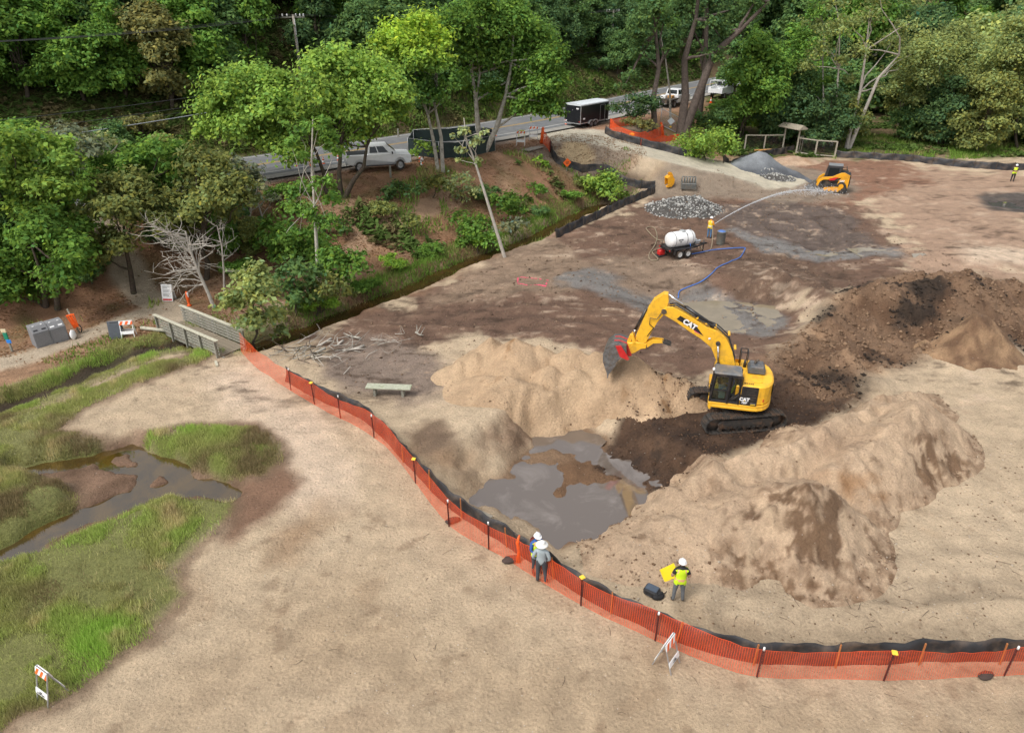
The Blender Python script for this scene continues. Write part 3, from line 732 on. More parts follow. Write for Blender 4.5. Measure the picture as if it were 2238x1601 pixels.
# ---------------------------------------------------------------- road
def strip(pts, off0, off1, z):
    v = []; f = []
    for i, p in enumerate(pts):
        a = pts[max(i - 1, 0)]; b = pts[min(i + 1, len(pts) - 1)]; d = (b - a) / np.linalg.norm(b - a); n = np.array([d[1], -d[0]])
        for o in (off0, off1): q = p + n * o; v.append((q[0], q[1], z))
    for i in range(len(pts) - 1): f.append((2 * i, 2 * i + 1, 2 * i + 3, 2 * i + 2))
    return v, f
RD = [np.array(p) for p in ROAD]
M_ASPH = pm('asphalt', S(112, 114, 116), .9, var=.18, scale=1.5, bump=.3, dirt=tuple(S(140, 136, 128)), dirt_amt=.5, dirt_scale=.4)
M_LINEY = pm('line_yellow', S(196, 158, 72), .8, var=.2, scale=3, dirt=tuple(S(120, 112, 96)), dirt_amt=.7)
M_LINEW = pm('line_white', S(212, 212, 206), .8, var=.12, scale=3, dirt=tuple(S(130, 128, 122)), dirt_amt=.5)
v, f = strip(RD, -3.9, 4.3, ROAD_Z + .16)
road = tag(link_mesh('road', np_mesh('road', v, f, M_ASPH, False)), kind='structure')
for nm, a, b_, mt in (('centre_line', -.22, -.08, M_LINEY), ('centre_line', .08, .22, M_LINEY), ('edge_line', -3.45, -3.32, M_LINEW), ('edge_line', 3.32, 3.45, M_LINEW)):
    v, f = strip(RD, a, b_, ROAD_Z + .165); link_mesh(nm, np_mesh(nm, v, f, mt, False), road)
v, f = strip(RD, 4.3, 5.6, ROAD_Z + .15)
tag(link_mesh('road_shoulder', np_mesh('road_shoulder', v, f, pm('shoulder_asphalt', S(158, 154, 146), .95, var=.15, scale=1.2), False)), kind='structure')
# ---------------------------------------------------------------- heaps: separate bodies of sand, gravel and rubble standing on the ground
def smax(a, b, k):
    h = np.clip(.5 + .5 * (a - b) / k, 0, 1); return b * (1 - h) + a * h + k * h * (1 - h)
def heap(name, cones, box, step, label, cat, colour, rough=.05, warp=.35, k=.12, mat=None, group=None, sink=.06, rscale=.9, gully=0.0):
    """cones: [(polyline of (x, y), heights along it, slope)]; the outline is where they meet the ground"""
    x0, y0, x1, y1 = box
    xs = np.arange(x0, x1, step, dtype=np.float32); ys = np.arange(y0, y1, step, dtype=np.float32)
    XX, YY = np.meshgrid(xs, ys); x, y = XX.ravel(), YY.ravel()
    wx = x + warp * fbm(x, y, .55, 3, ox=2.); wy = y + warp * fbm(x, y, .55, 3, ox=14.)
    H = np.full(len(x), -5., np.float32); g = gzv(x, y)
    for pts, hs, sl, *bk in cones:
        if len(pts) == 1: pts = [pts[0], (pts[0][0] + .01, pts[0][1])]; hs = [hs[0], hs[0]]
        dd, hv, sid = seg_dist(wx, wy, pts, hs)
        if bk: sl = np.where(sid > 0, bk[0], sl)
        dd = np.sqrt(dd * dd + .05 ** 2) - .05
        H = smax(H, hv - sl * dd, k)
    run = fbm(x * 1.0, y * 1.0, rscale * 2.4, 4, ox=6.) - gully * (np.abs(fbm(x + .3 * y, y * .6, .9, 3, ox=16.)) + .6 * np.abs(fbm(x * 1.3 - .4 * y, y * .5, 2.0, 3, ox=26.)))
    keep = H
    body = sstep(0, .5, H)
    Hn = H + rough * run * body + rough * .5 * fbm(x, y, 6, 2) * body
    z = g + np.where(Hn > -.25, Hn, -.25)
    ok = (H > -sink).reshape(XX.shape)
    n1 = len(xs)
    cell = ok[:-1, :-1] | ok[1:, :-1] | ok[:-1, 1:] | ok[1:, 1:]
    jj, ii_ = np.nonzero(cell)
    a = jj * n1 + ii_
    Fq = np.stack([a, a + 1, a + n1 + 1, a + n1], 1)
    used = np.unique(Fq); remap = np.full(len(x), -1, np.int64); remap[used] = np.arange(len(used))
    c, w = colour(x[used], y[used], H[used], fbm(x[used], y[used], .5, 4, ox=4.), fbm(x[used], y[used], 1.7, 4, ox=7.))
    me = np_mesh(name, np.stack([x, y, z], 1)[used], remap[Fq], mat or M_GROUND, True, np.clip(c, .004, .8), wet=w)
    o = tag(link_mesh(name, me), label, cat, group)
    HEAPS.append((x0, y0, step, ok.shape, np.where(H > 0, z, -9).reshape(XX.shape)))
    return o
HEAPS = []
def gzh(x, y):
    z = gz(x, y)
    for x0, y0, st, sh, ZZ in HEAPS:
        i = int((x - x0) / st); j = int((y - y0) / st)
        if 0 <= i < sh[1] and 0 <= j < sh[0]: z = max(z, float(ZZ[j, i]))
    return z
def L3(pts): return [P2(px, py, h) for px, py, h in pts], [h for _, _, h in pts]
def rep(c, n): return np.repeat(np.asarray(c, np.float32)[None], n, 0)

def col_left(x, y, H, n1, n2):
    c = lerp(rep(S(210, 180, 146), len(x)), S(196, 165, 132), np.clip(.4 + n1, 0, 1))
    c = lerp(c, S(140, 100, 58), np.clip(n2 * 2.2 - .5, 0, .8) * np.clip(n1 * 3 + .2, 0, 1))
    return c, np.zeros(len(x))
cl = []
for pts, sl in (([(1072, 738, 1.75)], .85), ([(1132, 738, 2.05)], .78), ([(1035, 768, 1.25)], .85), ([(1000, 792, .85)], .7), ([(1180, 752, 1.7)], .85), ([(1235, 762, 1.7), (1262, 768, 1.55)], .8), ([(1300, 775, 1.5)], .82), ([(1345, 788, 1.35)], .8),
                ([(1390, 790, 1.7), (1420, 802, 1.55)], .72), ([(1462, 815, 1.3)], .75), ([(1505, 838, .9)], .7), ([(1195, 800, 1.25)], .75), ([(1252, 815, 1.15)], .8), ([(1110, 788, 1.3)], .75), ([(1320, 820, .95)], .75), ([(1060, 825, .95), (1110, 832, .95)], .48), ([(1150, 850, .75), (1200, 862, .65)], .42), ([(1420, 852, .75)], .5), ([(1290, 845, .7)], .5)):
    p, h = L3(pts); cl.append((p, h, sl))
heap('sand_heap', cl, (-7.5, 21.5, 13.5, 43.5), .11, 'lobed heap of dumped tan sand beneath the raised excavator bucket', 'sand heap', col_left, .055, warp=.25, k=.03, gully=1.6)

def col_right(x, y, H, n1, n2):
    c = lerp(rep(S(210, 182, 152), len(x)), S(196, 167, 138), np.clip(.4 + n1, 0, 1))
    fx, fy = P2(1750, 1180, .8)
    damp = np.clip(1.25 - np.hypot((x - fx - .5) / 3.2, (y - fy + .3) / 2.6), 0, 1) + np.clip(1.0 - np.hypot((x - P2(2080, 1000, 1)[0]) / 2.2, (y - P2(2080, 1000, 1)[1]) / 2.0), 0, 1)
    run = fbm(x * 1.2, y * .5, 2.2, 3, ox=90.)
    hf = fbm(x, y, 4.5, 3, ox=93.)
    c = lerp(c, S(118, 90, 66), np.clip(n2 * 3.4 + run * 1.6 + hf * 1.6 + 1.7 * damp - .8, 0, .9) * np.clip(damp * 2.4, 0, 1))
    low = 1 - sstep(.15, .7, H + .3 * n2); c = lerp(c, S(130, 100, 74), np.clip(low * (.4 + hf * 1.2), 0, .6) * (x > 7))
    och = np.clip(1 - np.hypot((x - P2(1890, 1040, 1)[0]) / 2.4, (y - P2(1890, 1040, 1)[1]) / 1.6), 0, 1)
    c = lerp(c, S(164, 112, 58), np.clip(n1 * 2.0 + och * 1.1 - .45, 0, .7) * np.clip(och * 2, 0, 1))
    c = lerp(c, S(128, 100, 74), np.clip(n2 * 2 - .65, 0, .65)); c = lerp(c, S(216, 188, 156), np.clip(-run * 1.6 - .3, 0, .6))
    return c, .04 * damp
cr = []
for pts, sl, *bk in (([(1768, 1056, 2.2), (1785, 1050, 2.15)], .76), ([(1835, 1018, 1.35), (1880, 985, 1.6), (1940, 935, 1.9)], .74), ([(1930, 930, 1.9), (1980, 895, 2.15), (2022, 868, 2.25)], .80), ([(2050, 910, 1.5)], .8), ([(1960, 985, 1.0)], .7), ([(1470, 1050, .85)], .6), ([(1570, 1005, 1.3)], .65), ([(1800, 925, 1.65)], .7),
                ([(1445, 1070, .55), (1520, 1028, .95), (1600, 1000, 1.15), (1700, 970, 1.3), (1790, 930, 1.4), (1860, 895, 1.4), (1920, 865, 1.2), (1985, 850, .9)], .42, 1.3),
                ([(1560, 1110, 1.0), (1650, 1085, 1.3), (1720, 1075, 1.6)], .40), ([(1470, 1130, .6), (1560, 1150, .7)], .30), ([(1655, 1160, .9), (1700, 1110, 1.5)], .6), ([(1840, 1120, 1.2)], .7), ([(1885, 1055, 1.0)], .6), ([(1350, 1180, .35), (1420, 1165, .45)], .2)):
    p, h = L3(pts); cr.append((p, h, sl, *bk))
heap('sand_berm', cr, (2.5, 15.5, 27, 36), .11, 'long ridge of tan sand with dark damp patches in the right foreground', 'sand berm', col_right, .11, k=.08, gully=2.6)

def col_gravel(x, y, H, n1, n2):
    c = lerp(rep(S(152, 156, 160), len(x)), S(132, 136, 140), np.clip(.4 + n1, 0, 1))
    low = P2(1680, 385, .3)
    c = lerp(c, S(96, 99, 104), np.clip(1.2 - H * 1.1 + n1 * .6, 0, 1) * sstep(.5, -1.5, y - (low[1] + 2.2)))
    return c, np.zeros(len(x))
pg, hg = L3([(1662, 340, 1.85), (1676, 340, 1.85)]); pg2, hg2 = L3([(1692, 352, 1.1), (1735, 374, .55), (1780, 396, .2)])
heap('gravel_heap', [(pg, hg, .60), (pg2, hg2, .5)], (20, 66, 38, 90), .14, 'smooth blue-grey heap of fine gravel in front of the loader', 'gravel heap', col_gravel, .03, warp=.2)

def col_clay(x, y, H, n1, n2): return lerp(rep(S(200, 172, 146), len(x)), S(176, 140, 110), np.clip(.3 + n2, 0, 1)), np.zeros(len(x))
pg, hg = L3([(1725, 340, .7), (1760, 344, .6)])
heap('pale_soil_heap', [(pg, hg, .35)], (26, 74, 40, 92), .2, 'low pale sandy soil mound behind the gravel heap by the gate', 'soil mound', col_clay, .06)
pg, hg = L3([(2118, 735, 1.1), (2135, 728, 1.2)])
heap('tan_spoil_heap', [(pg, hg, .5)], (18, 28, 34, 46), .12, 'tan cone of spoil beside black peat lumps at the right edge', 'spoil heap', lambda x, y, H, n1, n2: (lerp(rep(S(170, 138, 106), len(x)), S(120, 92, 70), np.clip(.4 + n2 * 1.4, 0, 1)), np.zeros(len(x))), .14, warp=.6, gully=1.2)

# rubble: broken concrete, every larger block its own piece
def rock_mesh(name, seed, mat):
    mb = MB(); r = random.Random(seed)
    mb.sphere((0, 0, 0), .5, 7, 4, (1, r.uniform(.6, .9), r.uniform(.5, .8)), jit=.28, seed=seed)
    me = mb.mesh(name, mat); me.polygons.foreach_set('use_smooth', [False] * len(me.polygons)); return me
M_RUB = [pm('rubble_pale', S(186, 184, 178), .9, var=.15, scale=4, bump=.5), pm('rubble_grey', S(138, 138, 135), .9, var=.2, scale=4, bump=.5), pm('rubble_dark', S(96, 95, 92), .9, var=.25, scale=4, bump=.5)]
ROCKS = [rock_mesh('rock', i, M_RUB[i % 3 if i < 6 else 0]) for i in range(9)]
def rubble(label, pts, slope, box, n_parts, n_small, smin, smax_, seed):
    r = random.Random(seed); p, h = L3(pts)
    cx = sum(q[0] for q in p) / len(p); cy = sum(q[1] for q in p) / len(p)
    root = thing('rubble_pile', (cx, cy, gz(cx, cy)), 0, label, 'rubble pile')
    base = heap('rubble_base', [(p, h, slope)], box, .16, None, None, lambda x, y, H, n1, n2: (rep(S(92, 88, 84), len(x)), np.zeros(len(x))), .05, warp=.3)
    base.parent = root; base.location = (-cx, -cy, -root.location.z)
    R = max(h) / slope
    def spot():
        while True:
            s_ = r.randrange(len(p)); a = r.uniform(0, 2 * math.pi); q = R * 1.12 * math.sqrt(r.random())
            x, y = p[s_][0] + q * math.cos(a), p[s_][1] + q * math.sin(a)
            return x, y
    V = []; Fc = []
    for i in range(n_parts):
        x, y = spot(); s_ = r.uniform(smin, smax_) * (1.6 if r.random() < .12 else 1)
        o = link_mesh('rock', ROCKS[r.randrange(9)], root); o.location = (x - cx, y - cy, gzh(x, y) + s_ * .12 - root.location.z); o.scale = (s_,) * 3
        o.rotation_euler = (r.uniform(0, 6), r.uniform(0, 6), r.uniform(0, 6))
    mb = MB()
    for i in range(n_small):
        x, y = spot(); s_ = r.uniform(smin * .5, smin * 1.2)
        mb.M = Matrix.Translation((x - cx, y - cy, gzh(x, y) + s_ * .2 - root.location.z)) @ Matrix.Rotation(r.uniform(0, 6), 4, 'X') @ Matrix.Rotation(r.uniform(0, 6), 4, 'Z') @ Matrix.Scale(s_, 4)
        mb.box((0, 0, 0), (1, r.uniform(.6, 1), r.uniform(.4, .9)), mi=r.choice((0, 0, 1, 1, 2)))
    tag(mb.build('small_rubble', M_RUB, root), kind='stuff')
    return root
rubble('heap of broken white and grey rubble in front of the two spare buckets', [(1480, 432, 1.1), (1515, 430, 1.1)], .42, (8, 58, 26, 76), 290, 1100, .12, .28, 3)
rubble('small low scatter of grey rubble at the foot of the gravel heap', [(1688, 386, .35), (1712, 390, .35)], .3, (22, 66, 36, 82), 110, 350, .08, .2, 5)

# ---------------------------------------------------------------- orange net fence with its black silt fence, along the path
def polyline_len(pts):
    d = [0]
    for i in range(1, len(pts)): d.append(d[-1] + (Vector(pts[i]) - Vector(pts[i - 1])).length)
    return d
def resample(pts, step):
    d = polyline_len(pts); n = max(2, int(d[-1] / step) + 1); out = []
    for k in range(n):
        t = d[-1] * k / (n - 1)
        i = min(len(d) - 2, max(0, int(np.searchsorted(d, t)) - 1)); u = (t - d[i]) / max(d[i + 1] - d[i], 1e-6)
        out.append(Vector(pts[i]).lerp(Vector(pts[i + 1]), u))
    return out
def net_mesh(name, base, top, n_h, v_step, strand, mat, wob=.03, seed=0):
    """a real net: flat strands along and across between a bottom line and a top line (lists of Vectors)"""
    r = random.Random(seed); V = []; Fc = []
    n = len(base)
    rows = []
    for j in range(n_h):
        t = j / (n_h - 1); rows.append([base[i].lerp(top[i], t) for i in range(n)])
    def up(i): return (top[i] - base[i]).normalized()
    for j, row in enumerate(rows):
        h = strand * (1.8 if j in (0, n_h - 1) else 1.0) / 2
        b = len(V)
        for i, p in enumerate(row): u = up(i); V += [tuple(p - u * h), tuple(p + u * h)]
        for i in range(n - 1): Fc.append((b + 2 * i, b + 2 * i + 2, b + 2 * i + 3, b + 2 * i + 1))
    d = polyline_len(base); k = 0; t = 0
    while t < d[-1]:
        i = min(n - 2, int(np.searchsorted(d, t, side='right')) - 1); i = max(i, 0); u = (t - d[i]) / max(d[i + 1] - d[i], 1e-6)
        p0 = base[i].lerp(base[i + 1], u); p1 = top[i].lerp(top[i + 1], u); tang = (base[i + 1] - base[i]).normalized() * strand / 2
        b = len(V); V += [tuple(p0 - tang), tuple(p0 + tang), tuple(p1 + tang), tuple(p1 - tang)]; Fc.append((b, b + 1, b + 2, b + 3)); t += v_step
    return np_mesh(name, V, Fc, mat, False)
def fabric_mesh(name, base, height, lean, mat, seed=0, sag=.08, thick=.012, post_gap=6):
    r = random.Random(seed); n = len(base); rows = 5; V = []; Fc = []
    for side in (0, 1):
        for j in range(rows):
            t = j / (rows - 1)
            for i, p in enumerate(base):
                a = base[max(i - 1, 0)]; c = base[min(i + 1, n - 1)]; dd = (c - a); dd.z = 0; dd.normalize(); nrm = Vector((-dd.y, dd.x, 0))
                sg = sag * (1 - math.cos(2 * math.pi * i / post_gap)) / 2 * t
                pleat = .05 * math.sin(i * 1.7 + seed) * t + .04 * float(fbm(np.array([i * .37 + seed]), np.array([t * 2.0]), 1.0, 2)[0])
                q = p + Vector((0, 0, height * t - sg)) + nrm * (lean * t + pleat + .10 * math.sin(t * math.pi) * math.sin(i * .9 + seed)) + nrm * thick * side
                V.append(tuple(q))
    def idx(s_, j, i): return (s_ * rows + j) * n + i
    for j in range(rows - 1):
        for i in range(n - 1):
            Fc.append((idx(0, j, i), idx(0, j, i + 1), idx(0, j + 1, i + 1), idx(0, j + 1, i)))
            Fc.append((idx(1, j, i), idx(1, j + 1, i), idx(1, j + 1, i + 1), idx(1, j, i + 1)))
    for i in range(n - 1): Fc.append((idx(0, rows - 1, i), idx(0, rows - 1, i + 1), idx(1, rows - 1, i + 1), idx(1, rows - 1, i)))
    return np_mesh(name, V, Fc, mat, True)
NET_LINE = [(527, 768), (560, 803), (622, 845), (700, 892), (775, 930), (815, 955), (855, 988), (912, 1060), (982, 1148), (1050, 1190), (1108, 1222), (1190, 1275), (1270, 1322), (1350, 1362), (1432, 1400), (1540, 1446), (1655, 1479), (1800, 1484), (1932, 1487), (2100, 1480), (2196, 1476), (2330, 1470)]
net_base = resample(catmull([tuple(at(*q)) for q in NET_LINE], 5), .35)
net_base = [Vector((p.x, p.y, gz(p.x, p.y) + .03)) for p in net_base]
o0 = net_base[0].copy()
fence = thing('orange_net_fence', o0, 0, 'long curving orange plastic net fence between the sand path and the excavation', 'net fence')
rr = random.Random(2)
ntop = []
for i, p in enumerate(net_base):
    a = net_base[max(i - 1, 0)]; c = net_base[min(i + 1, len(net_base) - 1)]; dd = (c - a).normalized(); nrm = Vector((-dd.y, dd.x, 0))
    hgt = 1.08 - .10 * abs(math.sin(i * .28)) + .03 * rr.uniform(-1, 1)
    ntop.append(p + Vector((0, 0, hgt)) + nrm * (.10 + .06 * math.sin(i * .4)))
link_mesh('net', net_mesh('net', [p - o0 for p in net_base], [p - o0 for p in ntop], 24, .072, .0092, M_NET), fence)
POSTS = [(636, 853), (688, 884), (745, 914), (818, 957), (909, 1056), (982, 1150), (1069, 1200), (1270, 1323), (1432, 1401), (1655, 1480), (1932, 1488), (2195, 1477)]
M_TPOST = pm('fence_post', S(96, 40, 34), .7, var=.2, scale=8)
M_CAPW = pm('post_cap_white', (.75, .75, .74), .5); M_CAPY = pm('post_cap_yellow', (.85, .55, .05), .5)
for i, q in enumerate(POSTS):
    p = at(*q) - o0
    mb = MB(); mb.box((0, 0, .66), (.045, .012, 1.32)); mb.box((0, .02, .66), (.012, .04, 1.32))
    for k in range(7): mb.box((0, -.012, .3 + k * .14), (.03, .014, .03))
    po = mb.build('post', M_TPOST, fence, loc=p, rot=(0, .03 * rr.uniform(-1, 1), rr.uniform(0, 3))); po.scale = (1, 1, .92)
    mb = MB()
    if i % 3 == 1: mb.box((0, 0, 1.34), (.16, .16, .05), ch=.015)
    else: mb.cyl((0, 0, 1.24), (0, 0, 1.36), .035, .03, 8)
    mb.build('post_cap', M_CAPY if i % 3 == 1 else M_CAPW, po)
# bunched net end beside the two people
mb = MB(); p = at(1132, 1228) - o0
mb.tube([p + Vector((0, 0, .03)), p + Vector((.03, .02, .5)), p + Vector((-.02, 0, .9)), p + Vector((.04, .03, 1.2))], [.09, .05, .06, .03], 7)
mb.build('bunched_end', M_ORANGE, fence)

def silt_fence(line, label, height=.7, stakes=None, lean=.12, seed=0, gap=7, name='silt_fence', stake_h=.95, smat=None):
    b = resample(catmull([tuple(at(*q)) for q in line], 5), .3)
    b = [Vector((p.x, p.y, gz(p.x, p.y) - .02)) for p in b]
    o = b[0].copy(); root = thing(name, o, 0, label, 'silt fence')
    link_mesh('fabric', fabric_mesh('fabric', [p - o for p in b], height, lean, M_FABRIC, seed, post_gap=gap), root)
    pts = [at(*q) for q in stakes] if stakes else b[::gap][:60]
    if not stakes: pts = pts
    me = None
    for p in pts:
        if me is None:
            mb = MB(); mb.box((0, 0, stake_h / 2), (.04, .04, stake_h)); me = mb.mesh('stake', smat or M_STAKE)
        st = link_mesh('stake', me, root); st.location = p - o + Vector((.03, -.06, -.02)); st.rotation_euler = (rr.uniform(-.08, .08), rr.uniform(-.08, .08), rr.uniform(0, 3))
    return root
silt_fence([(622, 833), (700, 875), (775, 908), (845, 966), (890, 1018), (950, 1081), (1005, 1128), (1060, 1166), (1105, 1192), (1150, 1221), (1207, 1261), (1270, 1302), (1332, 1336), (1400, 1368), (1475, 1401), (1560, 1430), (1643, 1448), (1730, 1453), (1822, 1454), (1920, 1453), (2003, 1448), (2100, 1446), (2180, 1446), (2330, 1442)],
           'black silt fence fabric on wooden stakes just behind the orange net', .86,
           [(880, 1009), (938, 1068), (1007, 1129), (1105, 1193), (1207, 1262), (1332, 1337), (1475, 1402), (1643, 1449), (1822, 1455), (2003, 1449), (2180, 1447)], seed=1)
silt_fence([(1216, 520), (1250, 505), (1300, 482), (1350, 458), (1400, 436), (1432, 420)], 'low black silt fence lying along the creek edge of the brown site', .75, seed=3, smat=M_BARK)
silt_fence([(1200, 322), (1207, 345), (1225, 362), (1260, 372), (1300, 374), (1330, 378), (1355, 398), (1385, 408), (1432, 412)], 'black silt fence curving round the foot of the ramp slope', .8, seed=4, smat=M_BARK)
silt_fence([(1322, 292), (1345, 303), (1380, 312), (1420, 323), (1450, 330), (1480, 338), (1500, 343)], 'black silt fence along the top edge of the haul ramp', .8, seed=5, smat=M_BARK)
silt_fence([(1580, 356), (1620, 356), (1660, 345), (1700, 338), (1735, 331)], 'black silt fence rising behind the gravel heap to the gate', .8, seed=6, smat=M_BARK)
silt_fence([(1822, 343), (1880, 346), (1940, 350), (2000, 354), (2060, 361), (2120, 367), (2180, 371), (2238, 372), (2330, 374)], 'long black silt fence between the sand and the forest on the right', .8, seed=7, smat=M_BARK)
# ---------------------------------------------------------------- foliage
def foliage_material(name, trans=.3):
    m = bpy.data.materials.new(name); m.use_nodes = True
    nt = m.node_tree; nt.nodes.clear(); L = nt.links.new
    out = nt.nodes.new('ShaderNodeOutputMaterial'); df = nt.nodes.new('ShaderNodeBsdfDiffuse'); tr = nt.nodes.new('ShaderNodeBsdfTranslucent'); mx = nt.nodes.new('ShaderNodeMixShader')
    a = nt.nodes.new('ShaderNodeAttribute'); a.attribute_name = 'Col'; oi = nt.nodes.new('ShaderNodeObjectInfo')
    mu = nt.nodes.new('ShaderNodeMixRGB'); mu.blend_type = 'MULTIPLY'; mu.inputs['Fac'].default_value = 1
    L(a.outputs['Color'], mu.inputs['Color1']); L(oi.outputs['Color'], mu.inputs['Color2'])
    mx.inputs['Fac'].default_value = trans
    L(mu.outputs[0], df.inputs['Color']); L(mu.outputs[0], tr.inputs['Color']); L(df.outputs[0], mx.inputs[1]); L(tr.outputs[0], mx.inputs[2]); L(mx.outputs[0], out.inputs[0])
    return m
M_LEAF = foliage_material('leaf', .42)
M_BLADE = foliage_material('grass_blade', .25)
def leaf_quads(C, N, L, W, rng):
    """rhombus leaves at centres C with normals N"""
    n = len(C)
    R = rng.normal(size=(n, 3)); A = np.cross(N, R); A /= np.linalg.norm(A, axis=1)[:, None] + 1e-9; B = np.cross(N, A)
    sz = rng.uniform(.45, 1.0, n) ** .8 * 1.5; L = L * (sz * rng.uniform(.8, 1.2, n))[:, None]; W = W * (sz * rng.uniform(.7, 1.2, n))[:, None]
    V = np.stack([C - A * L / 2, C + B * W / 2 - A * L * .05, C + A * L / 2 - N * L * .12, C - B * W / 2 - A * L * .05], 1).reshape(-1, 3)
    Fq = np.arange(n * 4).reshape(n, 4)
    return V, Fq
def crown_mesh(name, lobes, leaf, dens, seed, tint=None, var=.35, hollow=.55, flat=.8, droop=.35):
    """lobes: (x, y, z, r); leaves sit in the outer shell of every lobe, patchily, so light and gaps get in"""
    rng = np.random.default_rng(seed)
    Cs, Ns, Ks = [], [], []
    for li, (x, y, z, r) in enumerate(lobes):
        n = int(4 * math.pi * r * r * dens)
        D = rng.normal(size=(n, 3)); D /= np.linalg.norm(D, axis=1)[:, None]
        D[:, 2] = np.where(D[:, 2] < -.35, -D[:, 2] * rng.uniform(.2, 1, n), D[:, 2]); D /= np.linalg.norm(D, axis=1)[:, None]
        # twig clusters: pull directions towards cluster centres
        k = max(6, int(n / 26)); cc = rng.normal(size=(k, 3)); cc /= np.linalg.norm(cc, axis=1)[:, None]; cc[:, 2] = np.where(cc[:, 2] < -.3, -cc[:, 2], cc[:, 2])
        ch = rng.integers(0, k, n); crad = rng.uniform(hollow, 1.12, k)
        near = rng.random(n) < .72
        Dc = cc[ch] + rng.normal(size=(n, 3)) * .20
        D = np.where(near[:, None], Dc, D)
        rad = np.where(near, crad[ch] + rng.normal(size=n) * .07, rng.uniform(hollow * .7, 1.0, n))
        C = np.array([x, y, z]) + D * rad[:, None] * r * np.array([1, 1, flat])
        N = D * .6 + np.array([0, 0, .55]) + rng.normal(size=(n, 3)) * .45; N /= np.linalg.norm(N, axis=1)[:, None]
        lt = rng.normal(0, .10) ; ct = rng.normal(0, .16, k)
        Cs.append(C); Ns.append(N); Ks.append(1 + lt + np.where(near, ct[ch], 0) + rng.normal(0, .12, n))
    C = np.concatenate(Cs); N = np.concatenate(Ns); K = np.clip(np.concatenate(Ks), .45, 1.7)
    V, Fq = leaf_quads(C, N, leaf, leaf * .62, rng)
    hue = rng.normal(0, var, len(C))
    col = np.stack([K * (1 + .35 * hue), K * (1 + .1 * hue), K * (1 - .3 * hue)], 1)
    col = np.clip(col, .2, 2.2)
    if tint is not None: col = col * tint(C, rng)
    return np_mesh(name, V, Fq, M_LEAF, False, np.repeat(col, 4, 0))
def limb(mb, a, b, r0, r1, seed, bend=.12, n=5, sides=7):
    r = random.Random(seed); a, b = Vector(a), Vector(b); L = (b - a).length
    pts = []; rad = []
    for i in range(n):
        t = i / (n - 1); p = a.lerp(b, t)
        if 0 < i < n - 1: p = p + Vector((r.uniform(-1, 1), r.uniform(-1, 1), r.uniform(-.3, .6))) * L * bend * .6
        pts.append(p); rad.append(r0 * (1 - t) + r1 * t)
    mb.tube(pts, rad, sides, cap=False); return pts
GREENS = dict((k, tuple(1.85 * q for q in v)) for k, v in dict(bright=(.15, .225, .045), mid=(.085, .15, .03), dark=(.07, .118, .04), deep=(.056, .096, .038), olive=(.125, .14, .045), yellow=(.215, .3, .04), grey=(.13, .145, .085), rust=(.125, .122, .045), pale=(.2, .23, .10), willow=(.17, .2, .07), lime=(.16, .25, .04)).items())
def plane_pt(px, py, yy):
    u = (px - 1119.0) / F_PX; v = (800.5 - py) / F_PX; dy = _c + _s * v; dz = -_s + _c * v; t = yy / dy
    return Vector((u * t, yy, HC + dz * t)), F_PX / t
TREES = []; BANK = []
def hero(name, label, cat, base_px, lobes_px, colour, trunks=(), bark=None, leaf=.29, dens=30, seed=1, group=None, depth=.75, tint=None, limbs=True, tr_r=.2, base_w=None, flat=.82, hollow=.55, fill=0, limb_k=.42):
    """a tree surveyed from its outline: lobes given as (px, py, radius px) at the distance of its foot, spread in depth"""
    r = random.Random(seed)
    b = at(*base_px) if base_w is None else on(*base_w)
    root = thing(name, b, 0, label, cat, group)
    lob = []
    for (px, py, pr) in lobes_px:
        p, sc = plane_pt(px, py, b.y); R = pr / sc
        p, sc = plane_pt(px, py, b.y + r.uniform(-1, 1) * R * depth * 1.6)
        lob.append((p.x - b.x, p.y - b.y, p.z - b.z, R))
    ext = []
    for (x, y, z, R) in lob:                      # fullness front to back
        if fill or R > 1.2:
            q = r.uniform(0, 2 * math.pi); ext.append((x + R * .5 * math.cos(q), y + R * (.9 if math.sin(q) > 0 else -.5), z - R * .25, R * .75))
    lob2 = lob + ext
    o = link_mesh('crown', crown_mesh('crown', lob2, leaf, dens, seed, tint, flat=flat, hollow=hollow), root)
    o.color = (*GREENS[colour], 1)
    mb = MB()
    tops = []
    for tr in trunks:
        pts = []; n = len(tr)
        for i, (px, py, *rest) in enumerate(tr):
            q, sc = plane_pt(px, py, b.y + (rest[0] if rest else 0)); pts.append(q - b)
        pts[0].z = min(pts[0].z, 0) - .15
        r0 = tr_r; mb.tube(pts, [r0 * (1 - .75 * i / max(1, n - 1)) for i in range(n)], 9, cap=False); tops.append(pts)
    if not trunks:
        cx = sum(l[0] for l in lob) / len(lob); cz = sum(l[2] for l in lob) / len(lob)
        pts = limb(mb, (0, 0, -.2), (cx * .6, 0, cz * .75), tr_r, tr_r * .5, seed); tops.append(pts)
    if limbs:
        for i, (x, y, z, R) in enumerate(lob):
            tp = r.choice(tops); k = r.randrange(len(tp) // 2, len(tp)); a = tp[k]
            if a.z > z: a = tp[max(0, k - 1)]
            limb(mb, a, (x, y, z + R * .2), tr_r * limb_k, tr_r * .1, seed + i, sides=5)
    mb.build('trunk', bark or M_BARK, root)
    TREES.append(root); return root

